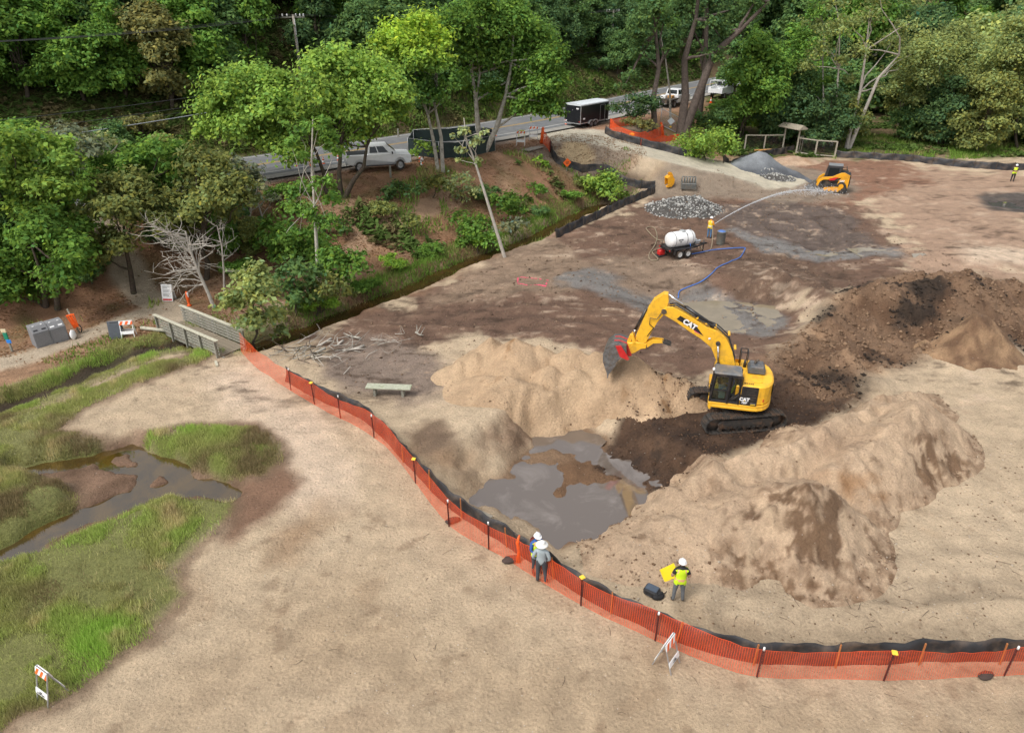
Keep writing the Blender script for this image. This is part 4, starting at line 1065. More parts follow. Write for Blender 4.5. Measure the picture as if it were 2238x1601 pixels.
# --- trees between the site and the road
hero('green_tree', 'bright green spreading tree left of the white pickup truck', 'tree', (716, 422), [(500, 210, 58), (455, 235, 35), (555, 185, 58), (610, 230, 55), (520, 280, 58), (590, 300, 52), (640, 335, 38), (560, 250, 55), (470, 275, 38), (600, 175, 38), (660, 260, 35)], 'bright', [[(714, 424), (708, 380), (690, 330), (640, 270)]], seed=11, tr_r=.22)
hero('green_tree', 'bright green tree with forked dark trunk in front of the white pickup', 'tree', (748, 430), [(700, 155, 52), (755, 140, 55), (815, 165, 52), (855, 200, 42), (700, 210, 55), (770, 225, 65), (835, 255, 45), (720, 275, 45), (795, 290, 40), (870, 235, 38), (735, 320, 30), (690, 270, 35)], 'bright', [[(745, 432), (741, 380), (745, 320), (755, 240)], [(752, 430), (772, 395), (795, 365), (802, 320), (830, 250)]], seed=12, tr_r=.24)
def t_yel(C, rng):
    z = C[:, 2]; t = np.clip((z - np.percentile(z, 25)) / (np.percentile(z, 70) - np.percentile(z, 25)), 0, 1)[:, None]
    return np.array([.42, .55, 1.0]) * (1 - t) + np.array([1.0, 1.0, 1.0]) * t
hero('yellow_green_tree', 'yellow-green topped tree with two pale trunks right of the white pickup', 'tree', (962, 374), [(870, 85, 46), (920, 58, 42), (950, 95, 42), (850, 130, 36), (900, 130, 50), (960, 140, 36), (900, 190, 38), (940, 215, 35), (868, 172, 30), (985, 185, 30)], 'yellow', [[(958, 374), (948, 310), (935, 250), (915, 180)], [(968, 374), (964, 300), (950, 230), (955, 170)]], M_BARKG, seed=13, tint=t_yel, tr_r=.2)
hero('oak_tree', 'tall broad dark green tree leaning over the road beside the screened fence', 'tree', (1055, 332), [(1000, 62, 55), (1060, 42, 55), (1112, 60, 55), (1165, 92, 55), (1205, 130, 40), (1195, 185, 45), (1150, 160, 55), (1090, 120, 55), (1030, 120, 45), (1010, 185, 40), (1150, 235, 42), (1085, 205, 36), (1200, 235, 32), (1060, 12, 38), (1120, 22, 34), (1220, 170, 26)], 'mid', [[(1055, 334), (1045, 280), (1040, 220), (1030, 150), (1020, 90)], [(1058, 332), (1085, 280), (1105, 210), (1118, 140), (1122, 80)]], M_BARKG, seed=14, tr_r=.3)
hero('slender_tree', 'slender pale-trunked tree with sparse leaves standing by the creek bushes', 'tree', (697, 630), [(650, 290, 30), (700, 278, 30), (720, 305, 26), (635, 318, 20), (660, 425, 34), (705, 405, 28), (640, 462, 30), (722, 440, 26), (655, 520, 34), (695, 550, 38), (622, 520, 24), (730, 335, 20), (670, 345, 22), (715, 490, 28), (680, 470, 26)], 'mid', [[(697, 632), (692, 540), (687, 450), (681, 350), (684, 255)]], M_DEAD, leaf=.25, dens=30, seed=15, tr_r=.14, limb_k=.2)
hero('leaning_tree', 'leaning bare pale trunk with a few leaves at its tip beside the creek', 'tree', (1103, 562), [(1012, 290, 18), (1040, 312, 18), (1008, 332, 16), (1060, 292, 13), (1000, 352, 10), (1045, 350, 12), (990, 300, 10)], 'pale', [[(1104, 562), (1085, 505), (1062, 430), (1040, 360), (1018, 300), (1014, 258)]], M_DEAD, leaf=.25, dens=18, seed=16, tr_r=.14, limb_k=.25)
# --- thicket on the left
hero('oak_tree', 'bright green oak crown at the left edge behind the recycling bins', 'tree', (70, 600), [(15, 320, 48), (75, 325, 52), (130, 365, 48), (40, 385, 55), (110, 415, 50), (15, 445, 48), (160, 425, 35), (65, 455, 48), (-30, 380, 45)], 'bright', leaf=.26, dens=36, seed=21)
hero('oak_tree', 'dark green oak overhanging the grey recycling bins', 'tree', (112, 672), [(40, 520, 52), (100, 500, 52), (150, 540, 48), (60, 585, 52), (130, 600, 46), (15, 635, 45), (85, 645, 38), (180, 590, 30), (170, 500, 42), (-20, 580, 50), (190, 545, 30)], 'mid', [[(125, 672), (122, 620), (118, 570)], [(100, 672), (92, 600), (70, 540)]], leaf=.25, dens=34, seed=22)
hero('oak_tree', 'olive green tree with leaning trunk above the fork of the footpath', 'tree', (292, 640), [(230, 420, 46), (290, 410, 46), (330, 440, 42), (250, 468, 46), (310, 480, 45), (350, 490, 36), (228, 520, 36), (268, 540, 40), (222, 565, 30), (200, 470, 38)], 'olive', [[(292, 642), (285, 590), (272, 530), (270, 470)]], leaf=.25, dens=36, seed=23)
hero('scrub_tree', 'grey-green scrubby tree below the power lines at the left', 'tree', (150, 470), [(95, 310, 36), (150, 300, 38), (190, 330, 38), (150, 350, 38), (110, 355, 32)], 'grey', seed=24)
hero('lichen_tree', 'pale whitish lichen-covered treetop below the power lines', 'tree', (235, 450), [(232, 308, 30), (214, 352, 24), (250, 338, 24), (205, 320, 18), (262, 312, 16)], 'pale', bark=M_DEAD, seed=25, dens=7, hollow=.3)
hero('scrub_tree', 'rounded green tree in the middle of the thicket left of the bright tree', 'tree', (330, 500), [(310, 340, 42), (358, 332, 40), (392, 368, 36), (332, 380, 42), (282, 360, 32), (368, 390, 34)], 'mid', seed=26)
hero('scrub_tree', 'olive scrubby tree above the bare white tree', 'tree', (450, 610), [(430, 350, 42), (470, 370, 42), (420, 400, 42), (480, 420, 45), (440, 455, 42), (500, 470, 36), (520, 402, 36), (390, 440, 36), (400, 500, 34), (545, 440, 30)], 'olive', seed=27, leaf=.26, dens=30)
hero('dry_shrub', 'grey dried shrub by the road shoulder next to the orange cones', 'shrub', (545, 505), [(530, 390, 28), (565, 410, 30), (590, 440, 24), (550, 440, 30), (520, 440, 24)], 'grey', bark=M_DEAD, seed=28, dens=5, hollow=.3)
hero('scrub_tree', 'grey-olive thicket tree hiding the road left of the orange cones', 'tree', (505, 480), [(485, 365, 38), (525, 380, 36), (556, 398, 28), (505, 415, 38), (465, 398, 34), (545, 430, 30), (500, 450, 30)], 'grey', seed=29)
hero('willow_shrub', 'yellow-green leafy willow shrub crowding the far end of the footbridge', 'shrub', (560, 762), [(540, 620, 40), (580, 648, 44), (530, 668, 40), (600, 690, 36), (550, 708, 36), (500, 655, 28), (580, 612, 30), (610, 728, 22), (560, 590, 24)], 'willow', seed=31, leaf=.26, dens=26, tr_r=.08)
hero('thicket_shrub', 'dark green shrub left of the slender pale trunk', 'shrub', (600, 570), [(590, 510, 36), (622, 500, 28), (570, 532, 24), (610, 535, 26)], 'mid', seed=32, leaf=.3, dens=18, tr_r=.07)
hero('thicket_shrub', 'dark green shrub at the foot of the slender pale trunk', 'shrub', (645, 690), [(640, 600, 42), (618, 635, 36), (672, 640, 38), (650, 660, 30), (690, 600, 28)], 'dark', seed=33, leaf=.28, dens=20, tr_r=.07)
hero('thicket_shrub', 'mid green shrub on the creek bank right of the slender trunk', 'shrub', (738, 648), [(728, 578, 42), (770, 588, 34), (702, 602, 30), (748, 615, 28), (780, 560, 22)], 'mid', seed=34, leaf=.28, dens=20, tr_r=.07)
hero('thicket_shrub', 'large leafy shrub wrapped round the middle of the slender trunk', 'shrub', (665, 600), [(640, 540, 38), (680, 520, 36), (610, 560, 30), (670, 565, 38), (720, 545, 30)], 'mid', seed=36, leaf=.26, dens=24, tr_r=.07)
hero('thicket_shrub', 'grey-green shrub overhanging the creek right of the willow', 'shrub', (690, 690), [(690, 640, 34), (720, 630, 32), (660, 672, 28), (750, 640, 26)], 'olive', seed=37, leaf=.26, dens=24, tr_r=.07)
hero('thicket_shrub', 'leafy shrub hugging the foot of the leaning trunk', 'shrub', (1045, 555), [(1030, 515, 32), (1060, 505, 30), (1010, 535, 24), (1075, 530, 24)], 'mid', seed=38, leaf=.26, dens=22, tr_r=.06)
hero('thicket_shrub', 'pale leafy bush halfway up the leaning trunk', 'shrub', (1010, 440), [(985, 405, 26), (1015, 395, 26), (1035, 420, 24), (1000, 430, 22)], 'pale', seed=39, leaf=.26, dens=14, tr_r=.06)
hero('thicket_shrub', 'small shrub between the two forked trunks and the trail', 'shrub', (720, 520), [(720, 495, 32), (690, 510, 24), (750, 505, 20)], 'dark', seed=35, leaf=.28, dens=15, tr_r=.06)
# --- embankment shrubs
for i, (lab, b, lob, c) in enumerate([
    ('low dark shrub below the white pickup on the bank', (880, 440), [(850, 420, 22), (880, 415, 26), (910, 420, 22), (840, 436, 16)], 'dark'),
    ('low olive shrub between the pickup shrub and the leaning trunk', (945, 432), [(930, 408, 24), (960, 402, 24), (985, 415, 18)], 'olive'),
    ('green shrub on the bank just left of the leaning trunk', (1020, 525), [(1005, 482, 30), (1035, 492, 26), (1020, 510, 24)], 'mid'),
    ('green shrub on the bank just right of the leaning trunk', (1110, 480), [(1090, 445, 28), (1120, 440, 26), (1105, 465, 26), (1140, 462, 18)], 'mid'),
    ('grey-leaved shrub low on the bank above the creek water', (1120, 520), [(1110, 498, 22), (1140, 490, 20), (1085, 508, 16)], 'grey'),
    ('leafy green willow shrub straddling the silt fence below the ramp', (1322, 440), [(1330, 398, 28), (1305, 412, 28), (1350, 415, 26), (1290, 398, 20), (1330, 425, 24), (1365, 430, 16)], 'bright'),
    ('small green shrub on the bank between the A-frames and the creek', (1170, 430), [(1165, 412, 20), (1185, 420, 16)], 'mid'),
    ('small bright shrub beside the orange diamond sign', (1180, 365), [(1175, 352, 14), (1190, 358, 10)], 'lime'),
    ('sparse bush on the open trail slope', (900, 515), [(895, 480, 20), (912, 492, 16), (885, 500, 14)], 'olive'),
    ('leafy sapling in front of the screened fence by the pickup', (925, 348), [(920, 322, 20), (945, 332, 16), (905, 335, 14)], 'bright'),
    ('round bush beside the black trailer', (1395, 282), [(1390, 222, 28), (1422, 228, 26), (1362, 242, 22), (1340, 236, 16), (1402, 250, 24)], 'deep'),
    ('dry brown bush inside the upper orange net', (1405, 296), [(1395, 272, 22), (1420, 276, 20), (1375, 270, 16)], 'rust'),
    ('low bright bush at the right edge of the haul ramp', (1540, 350), [(1490, 322, 30), (1530, 312, 34), (1572, 302, 36), (1545, 335, 26), (1592, 328, 28), (1505, 338, 18)], 'bright'),
    ('dark bush under the big pine trunks', (1530, 300), [(1520, 262, 28), (1552, 268, 28), (1575, 250, 26), (1500, 280, 20)], 'dark')]):
    hero('bank_shrub', lab, 'shrub', b, lob, c, seed=40 + i, leaf=.26, dens=20, tr_r=.05)
r_ = random.Random(77)
for i, (px, py, k, c, lab) in enumerate([(610, 440, .62, 'mid', 'small shrub at the shoulder below the tall orange marker'), (655, 470, .6, 'olive', 'olive shrub behind the slender trunk'), (835, 470, .55, 'olive', 'olive shrub on the upper trail bend'), (1060, 440, .6, 'dark', 'dark shrub below the oak trunk'), (1060, 540, .55, 'lime', 'bright shrub at the foot of the leaning trunk'), (1250, 440, .5, 'mid', 'shrub on the creek bank below the ramp'), (1270, 405, .45, 'olive', 'olive shrub beside the curved silt fence'), (940, 560, .45, 'mid', 'low shrub on the lower creek bank'), (860, 590, .5, 'lime', 'bright low shrub on the grassy creek bank'), (800, 640, .45, 'mid', 'low shrub at the water by the left creek bend'), (1180, 470, .4, 'dark', 'dark shrub right above the creek water'), (700, 680, .5, 'lime', 'bright grass-green shrub at the creek mouth'), (580, 640, .6, 'dark', 'dark shrub behind the willow at the bridge'), (520, 600, .55, 'mid', 'shrub behind the slim bare tree'), ]):
    q = at(px, py); BANK.append((q, k, c, lab, i))
# --- pines by the road
hero('pine_tree', 'tall pine with pale grey trunk behind the upper orange net', 'tree', (1432, 292), [(1402, 120, 34), (1450, 50, 40), (1380, 165, 26), (1420, 28, 34), (1390, 62, 34), (1470, 100, 26), (1365, 190, 20), (1440, 0, 36)], 'dark', [[(1432, 294), (1428, 215), (1440, 150), (1433, 70), (1440, -30)]], M_BARKP, seed=61, tr_r=.38, leaf=.34, dens=10, hollow=.35)
hero('pine_tree', 'largest pine with a massive trunk and a long limb reaching right', 'tree', (1487, 302), [(1500, 20, 44), (1560, 55, 34), (1610, 30, 38), (1560, 125, 26), (1650, 10, 34), (1590, 70, 26), (1530, -20, 44)], 'dark', [[(1485, 306), (1498, 210), (1496, 130), (1520, 45), (1532, -50)], [(1503, 172), (1560, 118), (1615, 68), (1680, 5)]], M_BARKP, seed=62, tr_r=.55, leaf=.34, dens=10, hollow=.35)
hero('pine_tree', 'dark pine trunk standing right behind the largest pine', 'tree', (1528, 262), [(1545, 10, 36), (1510, 60, 26), (1575, 90, 26), (1545, -40, 44)], 'deep', [[(1526, 264), (1540, 160), (1545, 40), (1545, -60)]], M_BARKP, seed=63, tr_r=.45, leaf=.34, dens=10, hollow=.35)
hero('thin_snag', 'thin pale leaning trunk left of the largest pine', 'tree', (1466, 275), [(1460, 120, 10)], 'dark', [[(1466, 276), (1464, 200), (1455, 130), (1440, 60)]], M_BARKG, seed=64, tr_r=.16, limbs=False)
# --- forest edge on the right
hero('alder_tree', 'tall alder with leaning white trunk right of the timber gate', 'tree', (1850, 328), [(1905, 40, 40), (1950, 95, 42), (1880, 110, 34), (1965, 155, 34), (1930, 195, 30), (1990, 125, 28), (1860, 60, 32), (1920, 0, 40), (1985, 60, 34)], 'willow', [[(1848, 330), (1862, 270), (1880, 200), (1893, 110), (1902, 20)], [(1876, 225), (1920, 170), (1965, 120)]], M_DEAD, seed=71, tr_r=.26, dens=6, hollow=.3)
hero('alder_tree', 'alder with straight white trunk directly behind the timber gate fence', 'tree', (1822, 325), [(1830, 60, 38), (1800, 110, 36), (1780, 60, 38), (1842, 130, 26), (1825, 10, 38), (1775, 150, 28), (1860, 170, 22)], 'willow', [[(1816, 328), (1826, 240), (1833, 150), (1836, 50)]], M_DEAD, seed=72, tr_r=.2, dens=7, hollow=.3)
hero('alder_tree', 'thin alder with pale trunk left of the straight white one', 'tree', (1790, 318), [(1760, 90, 36), (1790, 30, 36), (1740, 140, 34), (1800, 180, 24), (1765, 200, 26)], 'mid', [[(1788, 320), (1800, 230), (1798, 130), (1800, 60)]], M_BARKG, seed=73, tr_r=.15, dens=8, hollow=.4)
hero('forest_tree', 'leafy green tree behind the left fence panel of the timber gate', 'tree', (1640, 316), [(1622, 250, 40), (1650, 218, 44), (1602, 242, 34), (1680, 200, 40), (1640, 160, 40), (1692, 240, 36), (1600, 270, 24), (1700, 150, 36), (1660, 110, 38)], 'mid', [[(1612, 318), (1622, 270), (1640, 220)]], seed=74, leaf=.36)
hero('forest_tree', 'bright green sapling climbing the dark wood left of the gate', 'tree', (1622, 300), [(1655, 150, 22), (1640, 195, 22), (1650, 235, 22), (1632, 265, 22), (1665, 120, 14)], 'lime', seed=75, leaf=.32, tr_r=.1)
hero('forest_tree', 'dense dark tree over the roofed timber gate', 'tree', (1745, 312), [(1720, 210, 42), (1760, 240, 40), (1725, 260, 36), (1780, 270, 32), (1745, 170, 38), (1700, 230, 34)], 'dark', seed=76)
hero('forest_tree', 'green undergrowth tree around the white alder trunks', 'tree', (1830, 322), [(1810, 260, 30), (1840, 280, 28), (1870, 255, 28), (1800, 295, 22), (1850, 230, 26), (1880, 290, 20)], 'olive', seed=77, leaf=.32, tr_r=.1)
hero('willow_tree', 'large pale green domed willow at the forest edge on the right', 'tree', (2075, 308), [(2080, 95, 50), (2030, 120, 46), (2130, 120, 50), (2060, 160, 55), (2130, 180, 55), (2180, 160, 42), (2012, 170, 38), (2172, 218, 42), (2050, 220, 40), (2110, 235, 36), (1995, 215, 28)], 'willow', [[(2050, 308), (2068, 270), (2095, 225), (2110, 180)], [(2062, 308), (2085, 260), (2130, 215)]], M_BARKG, seed=78, tr_r=.18)
hero('willow_tree', 'pale green willow cut by the right edge of the picture', 'tree', (2225, 325), [(2215, 120, 44), (2240, 200, 46), (2235, 60, 42), (2205, 250, 34), (2230, 285, 32), (2265, 140, 44)], 'willow', seed=79)
hero('fallen_brush', 'tangle of small green shrubs below the domed willow', 'shrub', (2050, 320), [(2040, 285, 20), (2075, 292, 18), (2010, 300, 16), (2120, 300, 16), (2155, 296, 18)], 'olive', seed=80, leaf=.28, dens=16, tr_r=.06)

# --- shared woodland trees for the slopes behind
def proto(kind, seed):
    r = random.Random(seed); lob = []
    if kind == 'round':
        for i in range(20):
            a = r.uniform(0, 6.28); q = math.sqrt(r.random()) * 3.0; z = r.uniform(1.2, 8.2); s_ = 1 - abs(z - 4.2) / 7.5
            lob.append((q * math.cos(a) * s_, q * math.sin(a) * s_, z, r.uniform(1.1, 1.8)))
        lob.append((0, 0, 8.4, 1.3))
    elif kind == 'tall':
        for i in range(20):
            z = 2.5 + 10.5 * i / 20; w = 2.6 * (1 - (z / 14.5) ** 1.4); a = r.uniform(0, 6.28)
            lob.append((w * .75 * math.cos(a), w * .75 * math.sin(a), z, .8 + .55 * w * .6))
    else:
        for i in range(9):
            a = r.uniform(0, 6.28); q = math.sqrt(r.random()) * 1.7
            lob.append((q * math.cos(a), q * math.sin(a), r.uniform(.6, 2.2), r.uniform(.7, 1.1)))
    cm = crown_mesh('crown', lob, .34 if kind != 'low' else .26, 26 if kind != 'low' else 34, seed)
    mb = MB(); top = max(l[2] for l in lob)
    pts = limb(mb, (0, 0, -.6), (r.uniform(-.4, .4), r.uniform(-.4, .4), top * .8), .22 if kind != 'low' else .08, .06, seed, .05, 6, 7)
    for i, l in enumerate(lob):
        if i % 2 == 0: limb(mb, pts[min(4, 1 + i % 4)], (l[0], l[1], l[2]), .08, .02, seed + i, sides=4)
    return cm, mb.mesh('trunk', M_BARK)
PROTO = {k: [proto(k, s_) for s_ in ss] for k, ss in (('round', (101, 102, 103, 104)), ('tall', (111, 112, 113)), ('low', (121, 122)))}
def wood_tree(kind, x, y, scale, colour, label, group, seed, cat='tree', sz=1.0):
    r = random.Random(seed); cm, tm = PROTO[kind][r.randrange(len(PROTO[kind]))]
    nm = {'round': 'woodland_tree', 'tall': 'conifer_tree', 'low': 'hillside_shrub'}[kind]
    root = thing(nm, (x, y, gz(x, y) - .1), r.uniform(0, 6.28), label, cat, group); root.scale = (scale, scale, scale * sz)
    c = link_mesh('crown', cm, root); k = r.uniform(.82, 1.2) * 1.22; g = GREENS[colour]; c.color = (g[0] * k, g[1] * k, g[2] * k, 1)
    link_mesh('trunk', tm, root); return root
for q, k, c, lab, i in BANK: wood_tree('low', q.x, q.y, k, c, lab, 'shrubs on the bank', 1600 + i, 'shrub', .85)
r = random.Random(5)
HILL = []
rd = [np.array(p) for p in ROAD]
def hill_pt(s_, off):
    i = min(len(rd) - 2, int(s_)); p = rd[i] + (rd[i + 1] - rd[i]) * (s_ - i); d = rd[i + 1] - rd[i]; d = d / np.linalg.norm(d); n = np.array([-d[1], d[0]])
    return p + n * off
HUE = {'dark': 'dark green', 'deep': 'deep shaded', 'mid': 'mid green', 'olive': 'olive green', 'rust': 'rust-tinged', 'bright': 'bright green', 'willow': 'pale green'}
SPOTS = [(60, 'at the left picture edge'), (160, 'above the scrub at the far left'), (260, 'above the lichen treetop'), (350, 'above the left power cables'), (450, 'left of the bright spreading tree'), (560, 'above the bright spreading tree'), (650, 'just left of the utility pole'), (740, 'just right of the utility pole'), (850, 'left of the yellow-green crown'), (960, 'behind the yellow-green crown'), (1070, 'behind the tall oak'), (1180, 'over the right half of the oak'), (1280, 'above the black trailer'), (1380, 'left of the pines'), (1480, 'behind the grey pine'), (1600, 'behind the largest pine'), (1800, 'right of the pines')]
def slope_label(c, kind, u, off):
    where = next((w for lim, w in SPOTS if u < lim), 'right of the pines')
    row = 'at the roadside' if off < 10 else 'low' if off < 14 else 'second row up' if off < 19 else 'halfway up' if off < 25 else 'high up' if off < 33 else 'near the top' if off < 43 else 'on the skyline'
    return HUE[c] + {'tall': ' conifer ', 'low': ' shrub ', 'round': ' tree '}[kind] + row + ' ' + where
cnt = 0
for off, sp, sc in ((8.0, 3.2, .62), (11.5, 3.8, .85), (16.0, 4.2, 1.0), (21.5, 4.8, 1.1), (28.5, 5.6, 1.2), (37, 6.8, 1.3), (48, 8.5, 1.45)):
    s_ = 12.0
    while s_ < 88:
        p = hill_pt(s_, off + r.uniform(-1.6, 1.6))
        i = min(len(rd) - 2, int(s_)); seg = np.linalg.norm(rd[i + 1] - rd[i]); s_ += sp * r.uniform(.7, 1.3) / seg
        u = p[0] / (p[1] * _c + (HC - 8) * _s) * F_PX + 1119
        if u < -140 or u > 1760: continue
        if off < 10 and r.random() < .25: continue
        if 560 < u < 770 and p[1] < 84 and off < 19: continue
        left = u < 900
        c = r.choice(['dark', 'dark', 'mid', 'olive', 'rust', 'deep', 'mid', 'bright'] if left else ['dark', 'deep', 'deep', 'mid', 'dark'])
        kind = 'low' if off < 10 and r.random() < .6 else ('tall' if r.random() < (.12 if left else .45) else 'round')
        k2 = sc * r.uniform(.8, 1.2) * (1.5 if kind == 'low' else 1.0) * (.8 if kind == 'tall' else 1)
        lab = slope_label(c, kind, u, off)
        wood_tree(kind, p[0], p[1], k2, c, lab, 'trees on the slope above the road', 500 + cnt, 'shrub' if kind == 'low' else 'tree'); cnt += 1
# forest behind the timber gate and the right-hand edge
for off, n_, sc in ((92, 12, .95), (99, 13, 1.2), (108, 13, 1.4), (122, 12, 1.7), (142, 12, 2.1), (165, 12, 2.5)):
    for k in range(n_):
        x = 30 + (k + r.uniform(.1, .9)) * (78 / n_) * off / 95; y = off + r.uniform(-2.5, 2.5)
        if seg_dist(np.array([x]), np.array([y]), ROAD)[0][0] < 6.5: continue
        u = x / (y * _c + (HC - 6) * _s) * F_PX + 1119
        if off < 95 and 1900 < u < 1990: continue
        c = r.choice(['mid', 'dark', 'olive', 'dark', 'deep', 'willow']) if off > 95 else r.choice(['dark', 'deep', 'olive'])
        kind = 'tall' if off > 100 and r.random() < .3 else 'round'
        where = next((w for lim, w in ((1600, 'behind the pines'), (1700, 'left of the timber gate'), (1790, 'over the timber gate'), (1870, 'around the straight alder'), (1960, 'right of the leaning alder'), (2060, 'left of the domed willow'), (2160, 'above the domed willow'), (9999, 'at the right picture edge')) if u < lim))
        lab = HUE[c] + (' conifer ' if kind == 'tall' else ' tree ') + ('at the forest edge' if off < 95 else 'in second forest row' if off < 103 else 'in mid forest' if off < 115 else 'deep in the forest' if off < 130 else 'on the forest skyline') + ' ' + where
        wood_tree(kind, x, y, sc * r.uniform(.75, 1.15) * (.75 if kind == 'tall' else 1), c, lab, 'trees of the right-hand forest', 900 + cnt); cnt += 1
# thicket fill on the slope left, between road and footpath
for i, (px, py, k, c) in enumerate([(20, 470, .55, 'dark'), (90, 430, .6, 'mid'), (190, 420, .5, 'olive'), (280, 395, .5, 'dark'), (380, 430, .5, 'olive'), (460, 500, .42, 'dark'), (520, 520, .4, 'dark'), (-60, 520, .7, 'mid'), (-70, 640, .6, 'dark'), (20, 560, .5, 'dark'), (200, 620, .34, 'dark'), (360, 540, .4, 'dark'), (420, 560, .35, 'olive'), (140, 560, .5, 'mid'), (-20, 420, .6, 'mid'), (60, 500, .5, 'olive'), (330, 470, .45, 'mid'), (500, 560, .36, 'mid'), (240, 470, .45, 'mid'), (560, 560, .32, 'olive'), (150, 430, .5, 'grey'), (420, 470, .45, 'grey')]):
    p = at(px, py); wood_tree('round', p.x, p.y, k, c, {'dark': 'dark', 'mid': 'green', 'olive': 'olive', 'grey': 'grey-green'}[c] + ' thicket tree ' + ('at the picture edge' if px < 40 else 'behind the recycling bins' if px < 180 else 'above the footpath fork' if px < 300 else 'behind the bare white tree' if px < 440 else 'near the dried shrub') + (' by the road' if py < 450 else ' in its middle' if py < 530 else ' near the path'), 'trees filling the left thicket', 1300 + i)
print('woodland trees', cnt)

# --- bare trees
def bare_tree(name, label, base, segs, mat, r0=.12, seed=0, twigs=26, ln=1.0, spread=1.0, lean=(0, 0)):
    r = random.Random(seed); b = at(*base); root = thing(name, b, 0, label, 'tree'); mb = MB(); mb2 = MB()
    pts = [plane_pt(px, py, b.y)[0] - b for px, py in segs]; pts[0].z -= .1
    mb.tube(pts, [r0 * (1 - .6 * i / (len(pts) - 1)) for i in range(len(pts))], 8, cap=False)
    def branch(p, d, L, rad, lev):
        n = 4; q = p.copy(); P_ = [q.copy()]; dd = d.normalized()
        for k in range(n):
            dd = (dd + Vector((r.gauss(0, .22), r.gauss(0, .22), r.gauss(.02, .16)))).normalized(); q = q + dd * L / n; P_.append(q.copy())
        mb2.tube(P_, [rad * (1 - .75 * k / n) for k in range(n + 1)], 5 if lev < 1 else 4, cap=False)
        if lev < 2:
            for k in range(3 if lev == 0 else 2):
                i = r.randrange(1, n + 1); nd = (dd + Vector((r.gauss(0, .7), r.gauss(0, .7), r.gauss(.1, .5)))).normalized()
                branch(P_[i], nd, L * r.uniform(.45, .7), rad * .55, lev + 1)
    for t in range(twigs):
        u = r.uniform(.3, 1.0); k = min(len(pts) - 2, int(u * (len(pts) - 1))); f_ = u * (len(pts) - 1) - k
        p = pts[k].lerp(pts[k + 1], f_); d = Vector((r.gauss(lean[0], .8) * spread, r.gauss(0, .6) * spread, r.gauss(.35 + lean[1], .4)))
        branch(p, d, ln * r.uniform(.7, 1.4), r0 * .38, 0)
    mb.build('trunk', mat, root); mb2.build('branches', mat, root); return root
bare_tree('bare_tree', 'leafless white-barked tree leaning left beside the footbridge', (470, 675), [(470, 676), (455, 640), (432, 590), (415, 545), (405, 505)], M_DEAD, .13, 3, 34, 1.7, 1.1, (-.75, 0))
bare_tree('bare_tree', 'slim leafless white tree standing right of the leaning bare one', (490, 640), [(490, 642), (489, 590), (485, 540), (475, 495)], M_DEAD, .08, 4, 12, 1.0, .7)
bare_tree('bare_tree', 'bent grey dead tree beside the dried shrub near the road', (570, 500), [(570, 502), (572, 470), (560, 435), (540, 415)], M_DEAD, .09, 5, 14, 1.1, 1.0)
bare_tree('bare_tree', 'dead pale treetop poking above the wood behind the oak', (1270, 100), [(1272, 100), (1262, 50), (1268, 0)], M_DEAD, .14, 6, 12, 1.6, .8)

# brush pile beside the footbridge
def brush(label, base, n, L, seed, mats, spread=(2.0, 1.2), z=.5, name='brush_pile'):
    r = random.Random(seed); b = at(*base); root = thing(name, b, 0, label, 'brush pile')
    for i in range(n):
        mb = MB(); x, y = r.gauss(0, spread[0] * .5), r.gauss(0, spread[1] * .5); a = r.gauss(.2, .7); l = L * r.uniform(.5, 1.3); g0 = gz(b.x + x, b.y + y) - b.z
        p0 = Vector((x, y, g0 + .05)); d = Vector((math.cos(a), math.sin(a), r.uniform(-.05, .3))) * (1 if r.random() < .5 else -1)
        pts = [p0 + d * l * t + Vector((r.gauss(0, .05), r.gauss(0, .05), r.uniform(0, .12) + z * .3 * r.random())) for t in (0, .33, .66, 1)]
        rad = r.uniform(.012, .035) if i > 4 else r.uniform(.05, .09)
        mb.tube(pts, [rad, rad * .8, rad * .6, rad * .3], 5)
        for k in range(3):
            q = pts[r.randrange(1, 4)]; mb.tube([q, q + Vector((r.gauss(0, .35), r.gauss(0, .35), r.uniform(0, .35)))], [rad * .5, rad * .2], 4)
        mb.build('branch', mats[i % len(mats)], root)
    return root
brush('heap of cut grey branches beside the orange net and footbridge', (690, 772), 46, 1.9, 8, [M_DEAD, M_BARKG, M_BARK], (2.4, 1.3))
brush('scattered cut branches on the mud right of the branch heap', (800, 748), 14, 1.3, 9, [M_DEAD, M_BARKG], (3.0, 1.2), .2)
brush('fallen dead branches at the forest edge on the right', (2130, 318), 30, 2.8, 10, [M_BARKG, M_BARK], (6.0, 1.5), .4)

